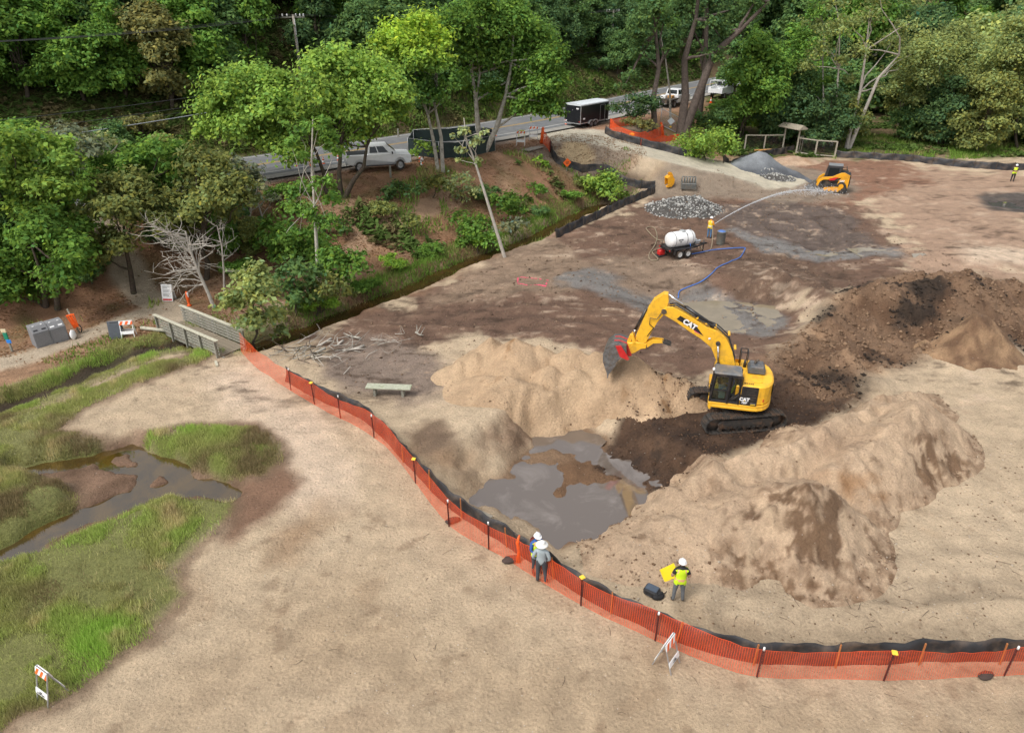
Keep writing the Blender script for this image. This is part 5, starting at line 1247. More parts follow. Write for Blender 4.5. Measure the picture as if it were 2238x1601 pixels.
# ---------------------------------------------------------------- grass, weeds and leaf litter (uncountable)
def blades(x, y, z, h, w, col, rng, lean=.5, kind=None):
    n = len(x); a = rng.uniform(0, 2 * np.pi, n); dx, dy = np.cos(a) * w / 2, np.sin(a) * w / 2
    la = rng.uniform(0, 2 * np.pi, n); l = h * lean * rng.uniform(.2, 1, n)
    V = np.stack([np.stack([x - dx, y - dy, z - .02], 1), np.stack([x + dx, y + dy, z - .02], 1), np.stack([x + np.cos(la) * l, y + np.sin(la) * l, z + h], 1)], 1).reshape(-1, 3)
    return V, np.arange(n * 3).reshape(n, 3), np.repeat(col, 3, 0)
rng = np.random.default_rng(3)
gxr, gyr = [], []
for poly, k in GRASS_POLYS:
    pp = [P2(a, b, -.1) for a, b in poly]; x0, x1, y0, y1 = min(p[0] for p in pp) - .6, max(p[0] for p in pp) + .6, min(p[1] for p in pp) - .6, max(p[1] for p in pp) + .6
    x0 = max(x0, -42); m = int((x1 - x0) * (y1 - y0) * 2600); xx = rng.uniform(x0, x1, m).astype(np.float32); yy = rng.uniform(y0, y1, m).astype(np.float32); q = (poly_sd(xx, yy, pp) < .6) & (xx > -.66 * yy - 8.0); gxr.append(xx[q]); gyr.append(yy[q])
m = 160000; xx = rng.uniform(-34, -13, m).astype(np.float32); yy = rng.uniform(27, 42, m).astype(np.float32); q = seg_dist(xx, yy, CREEK)[0] < 2.4; gxr = np.concatenate(gxr + [xx[q]]); gyr = np.concatenate(gyr + [yy[q]]); N = len(gxr); print('grass candidates', N)
g = in_grass(gxr, gyr, -.1)
cdq = seg_dist(gxr, gyr, CREEK)[0]; g = g * sstep(.5, .8, cdq)
zz = gzv(gxr, gyr)
dens = np.clip(.3 + 1.3 * fbm(gxr, gyr, .8, 3, ox=2.), .03, 1)
keep = (g > .1) & (zz > -.5) & (rng.random(N) < dens * np.clip(g, 0, 1))
gxr, gyr, zz, g = gxr[keep], gyr[keep], zz[keep], g[keep]
n = len(gxr); print('blades', n)
pn = fbm(gxr, gyr, .35, 3, ox=12.); pn2 = fbm(gxr, gyr, 1.1, 3, ox=15.)
h = (.10 + .16 * np.clip(.5 + pn2, 0, 1) + .14 * np.clip(pn, 0, 1)) * rng.uniform(.5, 1.3, n)
c = np.repeat(np.array([[.45, .47, .17]]), n, 0)
c = lerp(c.astype(np.float32), np.array([.4, .58, .12], np.float32), np.clip(pn * 2.2, 0, 1)); c = lerp(c, np.array([.66, .56, .3], np.float32), np.clip(pn2 * 2.2 - .35, 0, .9)); c = lerp(c, np.array([.26, .19, .11], np.float32), np.clip(-pn * 2.4 - .1, 0, .85))
c *= rng.uniform(.7, 1.3, n)[:, None]
V, Fq, cc = blades(gxr, gyr, zz, h, .022, c, rng)
o = tag(link_mesh('grass', np_mesh('grass', V, Fq, M_BLADE, False, cc)), 'short green and dry marsh grass around the pond and creek', 'grass', kind='stuff')
# tall dry tufts, forest-edge and bank grass
N = 520000
x = rng.uniform(-30, 110, N); y = rng.uniform(30, 112, N)
zz = gzv(x, y); dd, _, _ = seg_dist(x, y, ROAD); inn = poly_in(x, y, ROAD_SITE); dd = np.where(inn, dd, -dd); cd, _, _ = seg_dist(x, y, CREEK)
nn = fbm(x, y, .35, 3, ox=40.); rampd, _, _ = seg_dist(x, y, [q[0] for q in RAMP])
mcreek = (cd > .8) & (cd < 3.2) & (dd < 24) & (dd > 8) & (x < 12) & (nn > -.25)
mcreek &= poly_sd(x, y, [tuple(p) for p in CREEK] + [(-60, 90), (40, 110)]) < 0
medge = (x > 38) & (y > 86 + 3.0 * sstep(50, 75, x)) & (nn > -.1) & (y < 101)
mroad = (((dd < -4.6) & (dd > -9)) | ((dd > 9.5) & (dd < 17) & (nn > .25) & (rampd > 8))) & (nn > -.2)
keep = (mcreek | medge | mroad) & (rng.random(N) < np.where(mcreek, 1.0, .85)); x, y, zz, nn, cr_ = x[keep], y[keep], zz[keep], nn[keep], mcreek[keep]
n = len(x); print('bank blades', n)
h = np.where(cr_, .28, .42) * rng.uniform(.5, 1.4, n); c = np.repeat(np.array([[.2, .33, .06]], np.float32), n, 0)
c = lerp(c, np.array([.36, .35, .13], np.float32), np.clip(fbm(x, y, .8, 2) * 2, 0, 1)); c *= rng.uniform(.6, 1.3, n)[:, None]
V, Fq, cc = blades(x, y, zz, h, np.where(cr_, .06, .09), c, rng)
tag(link_mesh('bank_grass', np_mesh('bank_grass', V, Fq, M_BLADE, False, cc)), 'long green grass along the creek bank, road verge and forest edge', 'grass', kind='stuff')
# lush grass on the creek banks
N = 160000
x = rng.uniform(-14, 13, N).astype(np.float32); y = rng.uniform(37, 72, N).astype(np.float32); cd, _, _ = seg_dist(x, y, CREEK); sdp = poly_sd(x, y, [tuple(p) for p in CREEK] + [(-60, 90), (40, 110)])
wdt = np.where(sdp < 0, 2.4, 1.0) + 1.2 * fbm(x, y, .5, 3, ox=91.); m = (cd > .62) & (cd < wdt) & (rng.random(N) < np.where(sdp < 0, 1, .35)); x, y, cd = x[m], y[m], cd[m]; n = len(x); print('creek blades', n)
c = lerp(np.repeat(np.array([[.2, .34, .06]], np.float32), n, 0), np.array([.3, .24, .12], np.float32), np.clip(.25 + fbm(x, y, .6, 3, ox=95.) * 1.6, 0, 1)) * rng.uniform(.6, 1.25, n)[:, None]
V, Fq, cc = blades(x, y, gzv(x, y), .3 * rng.uniform(.4, 1.5, n), .055, c, rng, .8)
tag(link_mesh('creek_grass', np_mesh('creek_grass', V, Fq, M_BLADE, False, cc)), 'green and dry grass overhanging the creek banks', 'grass', kind='stuff')
# undergrowth: ferns and low leaves on the slopes
N = 420000
x = rng.uniform(-75, 75, N); y = rng.uniform(32, 135, N); dd, _, _ = seg_dist(x, y, ROAD); inn = poly_in(x, y, ROAD_SITE); dd = np.where(inn, dd, -dd); zz = gzv(x, y)
nn = fbm(x, y, .3, 4, ox=60.); cd, _, _ = seg_dist(x, y, CREEK); rampd, _, _ = seg_dist(x, y, [q[0] for q in RAMP])
m = ((dd < -5.2) & (dd > -26) & (nn > -.3)) | ((dd > 10) & (dd < 21) & (nn > .42) & (rampd > 7.5) & (cd > 1.4) & (x < 16) & ((x > -15) | ((dd < 13) & (nn > .1)))) | ((x > 24) & (y > 87) & (dd > 8) & (nn > .05))
x, y, zz, nn = x[m], y[m], zz[m], nn[m]; n = len(x); print('undergrowth', n)
C = np.stack([x, y, zz + rng.uniform(.03, .55, n) * np.clip(.4 + nn, .1, 1)], 1); Nn = np.stack([rng.normal(0, .5, n), rng.normal(0, .5, n), np.ones(n)], 1); Nn /= np.linalg.norm(Nn, axis=1)[:, None]
V, Fq = leaf_quads(C, Nn, .55, .26, rng); c = np.repeat(np.array([[.12, .19, .05]], np.float32), n, 0); c = lerp(c, np.array([.22, .18, .09], np.float32), np.clip(fbm(x, y, .9, 2) * 2, 0, 1)) * rng.uniform(.6, 1.4, n)[:, None]
tag(link_mesh('undergrowth', np_mesh('undergrowth', V, Fq, M_LEAF, False, np.repeat(c, 4, 0))), 'ferns and low undergrowth covering the banks and the forest floor', 'undergrowth', kind='stuff')
# fallen leaves
N = 90000
x = rng.uniform(-40, 14, N); y = rng.uniform(34, 80, N); dd, _, _ = seg_dist(x, y, ROAD); zz = gzv(x, y); inn = poly_in(x, y, ROAD_SITE)
nn = fbm(x, y, .4, 3, ox=70.); cd, _, _ = seg_dist(x, y, CREEK)
left_of_creek = poly_sd(x, y, [tuple(p) for p in CREEK] + [(-60, 90), (40, 110)]) < -.6
m = inn & (dd > 7) & left_of_creek & (nn > -.25) & (fbm(x, y, 2.5, 2) > -.3); x, y, zz = x[m], y[m], zz[m]; n = len(x); print('litter', n)
# keep the trodden path clear
pa, _, _ = seg_dist(x, y, [P2(*q, .1) for q in [(-120, 835), (-40, 805), (60, 778), (150, 745), (230, 712), (310, 680), (380, 690), (440, 720)]]); pb, _, _ = seg_dist(x, y, [P2(*q, .1) for q in [(400, 690), (330, 655), (270, 610), (235, 575), (215, 540)]])
m = (np.minimum(pa - .8, pb - 1.0) > 0) | (rng.random(n) < .08); x, y, zz = x[m], y[m], zz[m]; n = len(x)
C = np.stack([x, y, zz + .02], 1); Nn = np.stack([rng.normal(0, .3, n), rng.normal(0, .3, n), np.ones(n)], 1); Nn /= np.linalg.norm(Nn, axis=1)[:, None]
V, Fq = leaf_quads(C, Nn, .16, .09, rng); c = lerp(np.repeat(np.array([[.26, .13, .06]], np.float32), n, 0), np.array([.34, .22, .13], np.float32), rng.random(n)) * rng.uniform(.5, 1.3, n)[:, None]
tag(link_mesh('leaf_litter', np_mesh('leaf_litter', V, Fq, M_LEAF, False, np.repeat(c, 4, 0))), 'fallen brown leaves strewn under the trees and over the bank', 'leaf litter', kind='stuff')

# ---------------------------------------------------------------- clods, crumbs and debris lying on the ground
def crumbs(name, label, x, y, size, col, rng, mat=None):
    n = len(x); dirs = np.array([[1, 0, 0], [-1, 0, 0], [0, 1, 0], [0, -1, 0], [0, 0, 1], [0, 0, -1]], np.float32)
    R = size[:, None] * rng.uniform(.55, 1.25, (n, 6)); a = rng.uniform(0, 6.28, n); ca, sa = np.cos(a), np.sin(a)
    V = dirs[None] * R[:, :, None]; Vx = V[:, :, 0] * ca[:, None] - V[:, :, 1] * sa[:, None]; Vy = V[:, :, 0] * sa[:, None] + V[:, :, 1] * ca[:, None]
    zz = np.array([gzh(float(p), float(q)) for p, q in zip(x, y)]) if n < 40000 else gzv(x, y)
    tilt = rng.normal(0, .4, n)
    V = np.stack([x[:, None] + Vx, y[:, None] + Vy, (zz + size * .15)[:, None] + V[:, :, 2] * .75 + Vx * tilt[:, None] * .5], 2).reshape(-1, 3)
    f = np.array([[0, 2, 4], [2, 1, 4], [1, 3, 4], [3, 0, 4], [2, 0, 5], [1, 2, 5], [3, 1, 5], [0, 3, 5]]); Fq = (np.arange(n)[:, None, None] * 6 + f[None]).reshape(-1, 3)
    o = link_mesh(name, np_mesh(name, V, Fq, mat or M_GROUND, False, np.clip(np.repeat(col, 6, 0), .004, .8), wet=np.zeros(n * 6)))
    return tag(o, label, 'soil', kind='stuff')
rng = np.random.default_rng(21)
def scatter(n, poly, z=0, soft=1.0):
    pp = [P2(a, b, z) for a, b in poly]; x0, x1 = min(p[0] for p in pp), max(p[0] for p in pp); y0, y1 = min(p[1] for p in pp), max(p[1] for p in pp)
    x = rng.uniform(x0, x1, n).astype(np.float32); y = rng.uniform(y0, y1, n).astype(np.float32); m = poly_sd(x, y, pp) < 0; return x[m], y[m]
mp = [(1300, 1000), (1325, 940), (1365, 890), (1440, 862), (1520, 858), (1600, 850), (1740, 820), (1860, 830), (1880, 880), (1790, 935), (1650, 975), (1540, 1020), (1445, 1062), (1405, 1045), (1350, 1015)]
x, y = scatter(9000, mp, -.2); m = gzv(x, y) > -.86; x, y = x[m], y[m]; n = len(x); k = rng.random(n)
crumbs('mud_clods', 'dark clods of mud scattered over the bench under the excavator', x, y, (.015 + .075 * k ** 5).astype(np.float32), lerp(np.repeat(S(74, 55, 42)[None], n, 0), S(122, 94, 72), rng.random(n).astype(np.float32)), rng)
x, y = scatter(16000, [(1660, 800), (1760, 720), (1850, 650), (1950, 610), (2100, 605), (2300, 620), (2300, 800), (2140, 720), (2060, 770), (1980, 800), (1900, 820), (1880, 870), (1760, 860)]); n = len(x); k = rng.random(n)
blk = fbm(x, y, .45, 4, ox=44.) > .14
crumbs('spoil_clods', 'brown and black clods strewn over the lumpy spoil at the right', x, y, (.02 + .16 * k ** 5).astype(np.float32), np.where(blk[:, None], S(58, 48, 40), lerp(np.repeat(S(122, 96, 75)[None], n, 0), S(166, 136, 108), rng.random(n).astype(np.float32))), rng)
x, y = scatter(16000, [(700, 730), (900, 660), (1060, 590), (1290, 495), (1560, 400), (1800, 430), (1990, 540), (2238, 600), (1900, 640), (1740, 700), (1650, 790), (1280, 770), (960, 790), (760, 880)]); n = len(x); k = rng.random(n); c0 = fbm(x, y, .3, 3)
crumbs('site_crumbs', 'crumbs of earth and wood chips over the muddy site', x, y, (.02 + .09 * k ** 5).astype(np.float32), lerp(np.repeat(S(86, 66, 52)[None], n, 0), S(176, 148, 122), np.clip(rng.random(n) * .8 + c0 * .4, 0, 1).astype(np.float32)), rng)
x, y = scatter(5200, [(400, 1600), (520, 1300), (700, 1100), (560, 860), (640, 850), (900, 1060), (1180, 1290), (1650, 1490), (2238, 1495), (2238, 1640), (400, 1640)]); n = len(x); k = rng.random(n)
crumbs('sand_grit', 'shell bits and pebbles on the trodden sand path', x, y, (.008 + .022 * k ** 4).astype(np.float32), np.where((rng.random(n) < .45)[:, None], S(232, 220, 204), S(128, 104, 82)).astype(np.float32), rng)
x, y = scatter(5200, [(1200, 1200), (1480, 1180), (1720, 1290), (1960, 1180), (2150, 980), (2238, 960), (2238, 1400), (1700, 1400), (1420, 1330)]); n = len(x); k = rng.random(n)
crumbs('graded_grit', 'small clods and grit on the graded sand behind the net', x, y, (.012 + .05 * k ** 5).astype(np.float32), np.where((rng.random(n) < .3)[:, None], S(222, 205, 184), S(140, 114, 90)).astype(np.float32), rng)
# crumbled toe of the heaps
xx = rng.uniform(-7, 25, 60000).astype(np.float32); yy = rng.uniform(15.5, 43, 60000).astype(np.float32); hh = np.array([gzh(float(a), float(b)) for a, b in zip(xx, yy)]) - gzv(xx, yy); m = ((hh > .01) & (hh < .22)) | ((hh > .22) & (rng.random(60000) < .05)); x, y = xx[m], yy[m]; n = len(x); k = rng.random(n); print('toe', n)
crumbs('heap_crumbs', 'loose clods that rolled down to the feet of the sand heaps', x, y, (.01 + .07 * k ** 5).astype(np.float32), lerp(np.repeat(S(128, 100, 76)[None], n, 0), S(206, 178, 148), rng.random(n).astype(np.float32)), rng)
# twigs
mb = MB(); r = random.Random(31)
for i in range(150):
    px, py = r.choice([(r.uniform(500, 2200), r.uniform(1100, 1590)), (r.uniform(750, 1300), r.uniform(560, 780)), (r.uniform(1600, 2230), r.uniform(1200, 1400)), (r.uniform(700, 1000), r.uniform(760, 860))])
    p = at(px, py); a = r.uniform(0, 6.28); l = r.uniform(.12, .5); p.z += .015; d = Vector((math.cos(a), math.sin(a), 0)); mb.tube([p, p + d * l * .5 + Vector((r.gauss(0, .03), r.gauss(0, .03), .02)), p + d * l], [.009, .008, .004], 4)
tag(mb.build('twigs', pm('twig_brown', S(92, 74, 60), .9)), 'thin dark twigs scattered across the sand', 'twigs', kind='stuff')
# ---------------------------------------------------------------- text
def text(name, s_, size, mat, parent, loc, rot, shear=0.0, bold=.0, align='CENTER'):
    cu = bpy.data.curves.new(name, 'FONT'); cu.body = s_; cu.size = size; cu.extrude = .003; cu.offset = bold; cu.shear = shear; cu.align_x = align; cu.align_y = 'CENTER'
    cu.materials.append(mat)
    t = bpy.data.objects.new(name, cu); COL.objects.link(t); me = bpy.data.meshes.new_from_object(t.evaluated_get(bpy.context.evaluated_depsgraph_get())); bpy.data.objects.remove(t)
    o = link_mesh(name, me, parent); o.location = loc; o.rotation_euler = rot
    return o
M_TXTW = pm('lettering_white', (.8, .8, .8), .5, var=.02); M_TXTK = pm('lettering_black', (.02, .02, .02), .5, var=.02); M_TXTY = pm('lettering_yellow', (.85, .55, .02), .5, var=.02)
HALF = math.pi / 2

# ---------------------------------------------------------------- wheels
def wheel_meshes(R, W, rim_r, rim_mat, spokes=6):
    t = MB(); prof = [(rim_r, -W * .42), (R * .86, -W / 2), (R * .97, -W * .42), (R, -W * .25), (R, W * .25), (R * .97, W * .42), (R * .86, W / 2), (rim_r, W * .42)]
    t.lathe(prof, 22, 'y', cap=False)
    for k in range(22):
        a = 2 * math.pi * k / 22; t.box((R * .985 * math.sin(a), 0, R * .985 * math.cos(a)), (R * .12, W * .86, R * .05), (0, a, 0))
    r = MB(); r.lathe([(0.001, W * .28), (rim_r * .3, W * .32), (rim_r * .34, W * .22), (rim_r * .84, W * .2), (rim_r * .9, W * .38), (rim_r, W * .41), (rim_r, -W * .41), (0.001, -W * .38)], 20, 'y')
    for k in range(spokes):
        a = 2 * math.pi * k / spokes; r.box((rim_r * .58 * math.sin(a), W * .24, rim_r * .58 * math.cos(a)), (rim_r * .26, W * .12, rim_r * .62), (0, a, 0))
    return t.mesh('tyre', M_RUBBER), r.mesh('rim', rim_mat)
M_RIM = pm('rim_silver', (.42, .42, .43), .4, .6, var=.1, dirt=DUST, dirt_amt=.4); M_RIMW = pm('rim_white', (.6, .6, .58), .5, var=.1, dirt=DUST, dirt_amt=.4); M_RIMD = pm('rim_grey', (.16, .16, .17), .45, .5, var=.1)
def wheel(parent, loc, R, W, rim_r, mat, outer=1, cache={}):
    key = (R, W, rim_r, mat.name)
    if key not in cache: cache[key] = wheel_meshes(R, W, rim_r, mat)
    t, r = cache[key]
    w = link_mesh('wheel', t, parent); w.location = loc; w.rotation_euler = (0, random.uniform(0, 6), 0 if outer > 0 else math.pi)
    link_mesh('rim', r, w); return w

# ---------------------------------------------------------------- excavator
def slab(mb, pts, y0, y1, mi=0, ch=.02): mb.prism(pts, y0, y1, mi, ch)
ex_ang = math.atan2(.24, -.97)
EXL = Vector((10.54, 29.0, 0.0)); EXL.z = gz(10.6, 27.9) - .02
ex = thing('excavator', EXL, ex_ang, 'yellow tracked excavator with raised boom working on the dark mud', 'excavator')
tr_ang = math.radians(187) - ex_ang
def track_mesh():
    mb = MB(); R = .40; Lh = 1.52; path = []; n = 46
    per = 4 * Lh + 2 * math.pi * R
    for k in range(n):
        s_ = per * k / n
        if s_ < 2 * Lh: p = (-Lh + s_, .0); ang = 0; z = 0.0
        elif s_ < 2 * Lh + math.pi * R:
            a = (s_ - 2 * Lh) / R; p = (Lh + R * math.sin(a), 0); z = R - R * math.cos(a); ang = -a
        elif s_ < 4 * Lh + math.pi * R:
            q = s_ - 2 * Lh - math.pi * R; p = (Lh - q, 0); z = 2 * R - .03 * math.sin(q / (2 * Lh) * math.pi) * 1.2; ang = math.pi
        else:
            a = (s_ - 4 * Lh - math.pi * R) / R; p = (-Lh - R * math.sin(a), 0); z = R + R * math.cos(a); ang = math.pi - a
        path.append((p[0], z, ang))
    for x, z, a in path:
        mb.M = Matrix.Translation((x, 0, z + .02)) @ Matrix.Rotation(a, 4, 'Y')
        mb.box((0, 0, 0), (.165, .58, .035)); mb.box((.055, 0, -.035), (.022, .58, .05)); mb.box((-.02, 0, -.03), (.016, .58, .035))
        mb.box((0, 0, .045), (.15, .16, .06))
    mb.M = Matrix.Identity(4); return mb.mesh('track', M_TRACK)
TRK = track_mesh()
def rot_pt(x, y, a): return (x * math.cos(a) - y * math.sin(a), x * math.sin(a) + y * math.cos(a))
for sgn in (1, -1):
    q = rot_pt(0, sgn * 1.2, tr_ang)
    t = link_mesh('track', TRK, ex); t.location = (q[0], q[1], 0); t.rotation_euler = (0, 0, tr_ang)
    mb = MB(); mb.prism([(-1.25, .2), (1.25, .2), (1.35, .45), (1.2, .62), (-1.2, .62), (-1.35, .45)], -.2, .2, ch=.03)
    for k in range(7): mb.cyl((-1.2 + k * .4, -.17, .15), (-1.2 + k * .4, .17, .15), .1, n=12)
    mb.box((.2, .21, .42), (1.9, .05, .16)); mb.box((.2, -.21, .42), (1.9, .05, .16))
    for k in range(9): mb.box((-.8 + k * .22, .235, .27), (.12, .03, .06)); mb.box((-.8 + k * .22, -.235, .27), (.12, .03, .06))
    mb.build('track_frame', M_TRACK, t)
    mb = MB(); mb.lathe([(.001, .13), (.15, .13), (.2, .09), (.34, .07), (.36, 0), (.34, -.07), (.2, -.09), (.15, -.13), (.001, -.13)], 20, 'y', (1.52, 0, .42)); mb.build('sprocket', M_TRACK, t)
    mb = MB(); mb.lathe([(.001, .11), (.16, .11), (.2, .06), (.33, .05), (.33, -.05), (.2, -.06), (.16, -.11), (.001, -.11)], 20, 'y', (-1.52, 0, .42)); mb.build('idler', M_TRACK, t)
mb = MB(); mb.M = Matrix.Rotation(tr_ang, 4, 'Z'); mb.box((0, 0, .62), (1.5, 1.7, .3), ch=.1); mb.cyl((0, 0, .7), (0, 0, 1.08), .62, n=28)
for a in (-1, 1):
    for b in (-1, 1): mb.tube([(.3 * a, .3 * b, .65), (.8 * a, 1.1 * b, .45)], [.2, .16], 8)
mb.build('car_body', M_DKSTEEL, ex)
# house: plan outline with a round tail
def plan(inset=0.0, x0=1.25):
    pts = [(x0, 1.35 - inset), (.2, 1.35 - inset), (-.5, 1.35 - inset)]
    for k in range(1, 12):
        a = math.pi / 2 + math.pi * k / 12
        cx = -.5; rx = 1.0 - inset; ry = 1.35 - inset
        pts.append((cx + rx * math.copysign(abs(math.cos(a)) ** .8, math.cos(a)), ry * math.copysign(abs(math.sin(a)) ** .8, math.sin(a))))
    pts += [(-.5, -1.35 + inset), (.2, -1.35 + inset), (x0, -1.35 + inset)]
    return pts
def extrude_plan(mb, pts, z0, z1, ch=.04, mi=0):
    n = len(pts); cx = sum(p[0] for p in pts) / n; cy = sum(p[1] for p in pts) / n
    def ins(p, d): v = Vector((p[0] - cx, p[1] - cy)); L = v.length; v = v * ((L - d) / L); return (cx + v.x, cy + v.y)
    lv = [(z0, ch), (z0 + ch, 0), (z1 - ch, 0), (z1, ch)]; vs = []
    for z, d in lv: vs += [(*ins(p, d), z) for p in pts]
    fs = [tuple(range(n)), tuple(reversed(range(3 * n, 4 * n)))]
    for k in range(3):
        for i in range(n): fs.append((k * n + i, (k + 1) * n + i, (k + 1) * n + (i + 1) % n, k * n + (i + 1) % n))
    mb.add(vs, fs, mi)
mb = MB(); extrude_plan(mb, plan(0.0), 1.10, 1.25, .03); extrude_plan(mb, plan(0.0), 1.256, 1.40, .03); mb.build('deck_skirt', M_YEL, ex)
mb = MB(); mb.prism([(1.16, 1.0), (1.24, 1.0), (1.30, 1.12), (1.30, 1.36), (1.16, 1.40)], .75, 1.37, ch=.02); mb.build('step_bumper', M_YEL, ex)
mb = MB(); extrude_plan(mb, [p for p in plan(.01, -.05)], 1.41, 2.38, .07); hood = mb.build('engine_hood', M_YEL, ex)
mb = MB(); mb.box((-.55, .55, 2.40), (.8, .7, .03), ch=.01); mb.box((-.35, .95, 2.395), (.45, .2, .02), ch=.006); mb.build('hood_panel', M_YEL, hood)
for k in range(5): pass
mb = MB()
for k in range(5): mb.box((-.18 - k * .085, 1.08, 2.387), (.05, .14, .012))
mb.build('vent_slots', M_BLKPL, hood)
mb = MB(); mb.box((-.42, 1.345, 1.88), (.72, .03, .94), ch=.02); pan = mb.build('side_panel', M_BLACK, ex)
mb = MB()
for k in range(5): mb.box((-.5, 1.363, 1.72 + k * .12), (.44, .008, .02))
mb.build('louvre', M_DKSTEEL, pan)
text('lettering', 'CAT', .22, M_TXTW, pan, (-.24, 1.366, 1.70), (HALF, 0, math.pi), bold=.012)
text('lettering', '325F', .12, M_TXTW, pan, (-.24, 1.366, 1.53), (HALF, 0, math.pi), shear=.25, bold=.006)
mb = MB(); mb.add([(-.20, 1.368, 1.62), (-.28, 1.368, 1.62), (-.24, 1.368, 1.685)], [(0, 1, 2)]); mb.build('logo_triangle', M_TXTY, pan)
mb = MB(); mb.box((-.62, 1.367, 1.53), (.24, .006, .07)); mb.build('name_plate', M_STEEL, pan); mb = MB(); mb.box((-.62, 1.367, 1.475), (.2, .006, .04)); mb.build('warning_label', M_TXTY, pan)
mb = MB(); mb.box((-1.02, 1.19, 1.66), (.13, .02, .12), (0, 0, -.5)); mb.build('reflector', M_RED, ex); mb = MB(); mb.box((-1.02, 1.20, 1.49), (.1, .02, .09), (0, 0, -.5)); mb.build('hazard_label', M_TXTY, ex)
mb = MB(); mb.box((-1.46, .35, 1.95), (.05, .7, .5), ch=.02); tp = mb.build('tail_badge', M_BLACK, ex)
text('lettering', 'CAT', .26, M_TXTW, tp, (-1.49, .35, 1.95), (HALF, 0, -HALF), bold=.012)
# right-hand side: tank, tool box, exhaust cover
mb = MB(); mb.box((.45, -.9, 1.8), (1.3, .85, .8), ch=.06); mb.box((-.05, -.35, 2.1), (.5, .5, .6), ch=.04); mb.build('fuel_tank', M_YEL, ex)
mb = MB(); mb.prism([(-.32, 2.42), (-.32, 2.62), (-.42, 2.78), (-.98, 2.78), (-1.08, 2.62), (-1.08, 2.42)], -.55, .18, ch=.04); ec = mb.build('exhaust_cover', pm('cover_grey', (.09, .1, .11), .5, var=.15, dirt=DUST, dirt_amt=.4), ex)
mb = MB(); mb.cyl((-.62, -.2, 2.75), (-.62, -.2, 2.9), .06, n=10); mb.cyl((-.62, -.2, 2.88), (-.75, -.2, 2.98), .055, n=10); mb.build('exhaust_pipe', M_DKSTEEL, ec)
mb = MB()
for k in range(4): mb.box((-.5 - (k // 2) * .3, -.05 - (k % 2) * .3, 2.785), (.2, .2, .012), ch=.004)
mb.build('cover_slots', M_STEEL, ec)
mb = MB()
for x0 in (.0, -.32):
    mb.tube([(x0, -.75, 2.3), (x0, -.75, 2.95), (x0, -.8, 3.02), (x0, -1.2, 3.02), (x0, -1.25, 2.95), (x0, -1.25, 2.2)], .022, 6)
mb.tube([(0, -.78, 3.0), (-.32, -.78, 3.0)], .022, 6); mb.tube([(0, -1.22, 3.0), (-.32, -1.22, 3.0)], .022, 6); mb.build('handrail', M_BLKPL, ex)
mb = MB(); mb.cyl((-.2, -.5, 2.4), (-.2, -.5, 2.75), .08, .05, 10); mb.build('air_intake', M_BLKPL, ex)
# cab
cab = MB()
XF, XB, YO, YI, ZF, ZR = 1.27, -.05, 1.36, .46, 1.40, 2.86
def post(mb, a, b, w=.09): mb.tube([a, b], w / 2 * 1.25, 4, smooth=False)
cab.box(((XF + XB) / 2, (YO + YI) / 2, ZF + .05), (XF - XB, YO - YI, .1), ch=.02)
for (x0, x1) in ((XF - .02, XF - .14),): 
    for y in (YO - .05, YI + .05): post(cab, (x0, y, ZF), (x1, y, ZR - .08), .1)
for y in (YO - .05, YI + .05): post(cab, (XB + .06, y, ZF), (XB + .06, y, ZR - .08), .13)
post(cab, (.50, YO - .05, ZF), (.47, YO - .05, ZR - .08), .16)
cab.box((.86, YO - .04, 2.02), (.74, .06, .06)); cab.box((.86, YO - .04, 1.47), (.82, .06, .1)); cab.box((.22, YO - .04, ZR - .1), (.5, .06, .1)); cab.box((.8, YO - .04, ZR - .1), (.7, .06, .1))
cab.box((XF - .06, (YO + YI) / 2, 1.5), (.08, .8, .12)); cab.box((XB + .06, (YO + YI) / 2, 1.9), (.1, .8, .95))
cab.prism([(XB + .02, 1.45), (.42, 1.45), (.42, 1.62), (XB + .02, 2.12)], YO - .09, YO - .02, ch=.01)
cb = cab.build('cab', M_BLACK, ex)
mb = MB()
for k in range(5):
    a = .07 * k; mb.tube([(.36 - a * 1.1, YO - .01, 1.50 + a * .2), (.30 - a * 1.3, YO - .01, 1.62 + a * 1.0), (.06 - a * .2, YO - .01, 1.86 + a * .9 - .1 * k * .3)], .012, 5)
mb.build('grille_ribs', M_DKSTEEL, cb)
mb = MB(); mb.box((.60, .90, ZR - .02), (1.22, .88, .14), ch=.06); mb.box((.92, .90, ZR + .055), (.5, .74, .02), ch=.008); mb.build('cab_roof', pm('roof_grey', (.13, .135, .14), .45, var=.15, dirt=tuple(S(170, 150, 125)), dirt_amt=.6, dirt_scale=2.5), ex)
mglass = bpy.data.materials.new('cab_glass'); mglass.use_nodes = True; _nt = mglass.node_tree; _nt.nodes.clear()
_o = _nt.nodes.new('ShaderNodeOutputMaterial'); _t = _nt.nodes.new('ShaderNodeBsdfTransparent'); _t.inputs[0].default_value = (.62, .72, .68, 1); _g = _nt.nodes.new('ShaderNodeBsdfGlossy'); _g.inputs['Roughness'].default_value = .04; _m = _nt.nodes.new('ShaderNodeMixShader'); _m.inputs[0].default_value = .1
_nt.links.new(_t.outputs[0], _m.inputs[1]); _nt.links.new(_g.outputs[0], _m.inputs[2]); _nt.links.new(_m.outputs[0], _o.inputs[0])
M_CABGLASS = mglass
for c_, d_ in (((.85, YO - .05, 2.4), (.66, .012, .7)), ((.85, YO - .05, 1.76), (.72, .012, .46)), ((.24, YO - .05, 2.3), (.4, .012, .8)), ((.85, YI + .05, 2.1), (.7, .012, 1.2)), ((.24, YI + .05, 2.3), (.4, .012, .8))):
    mb = MB(); mb.box(c_, d_); mb.build('window', M_CABGLASS, cb)
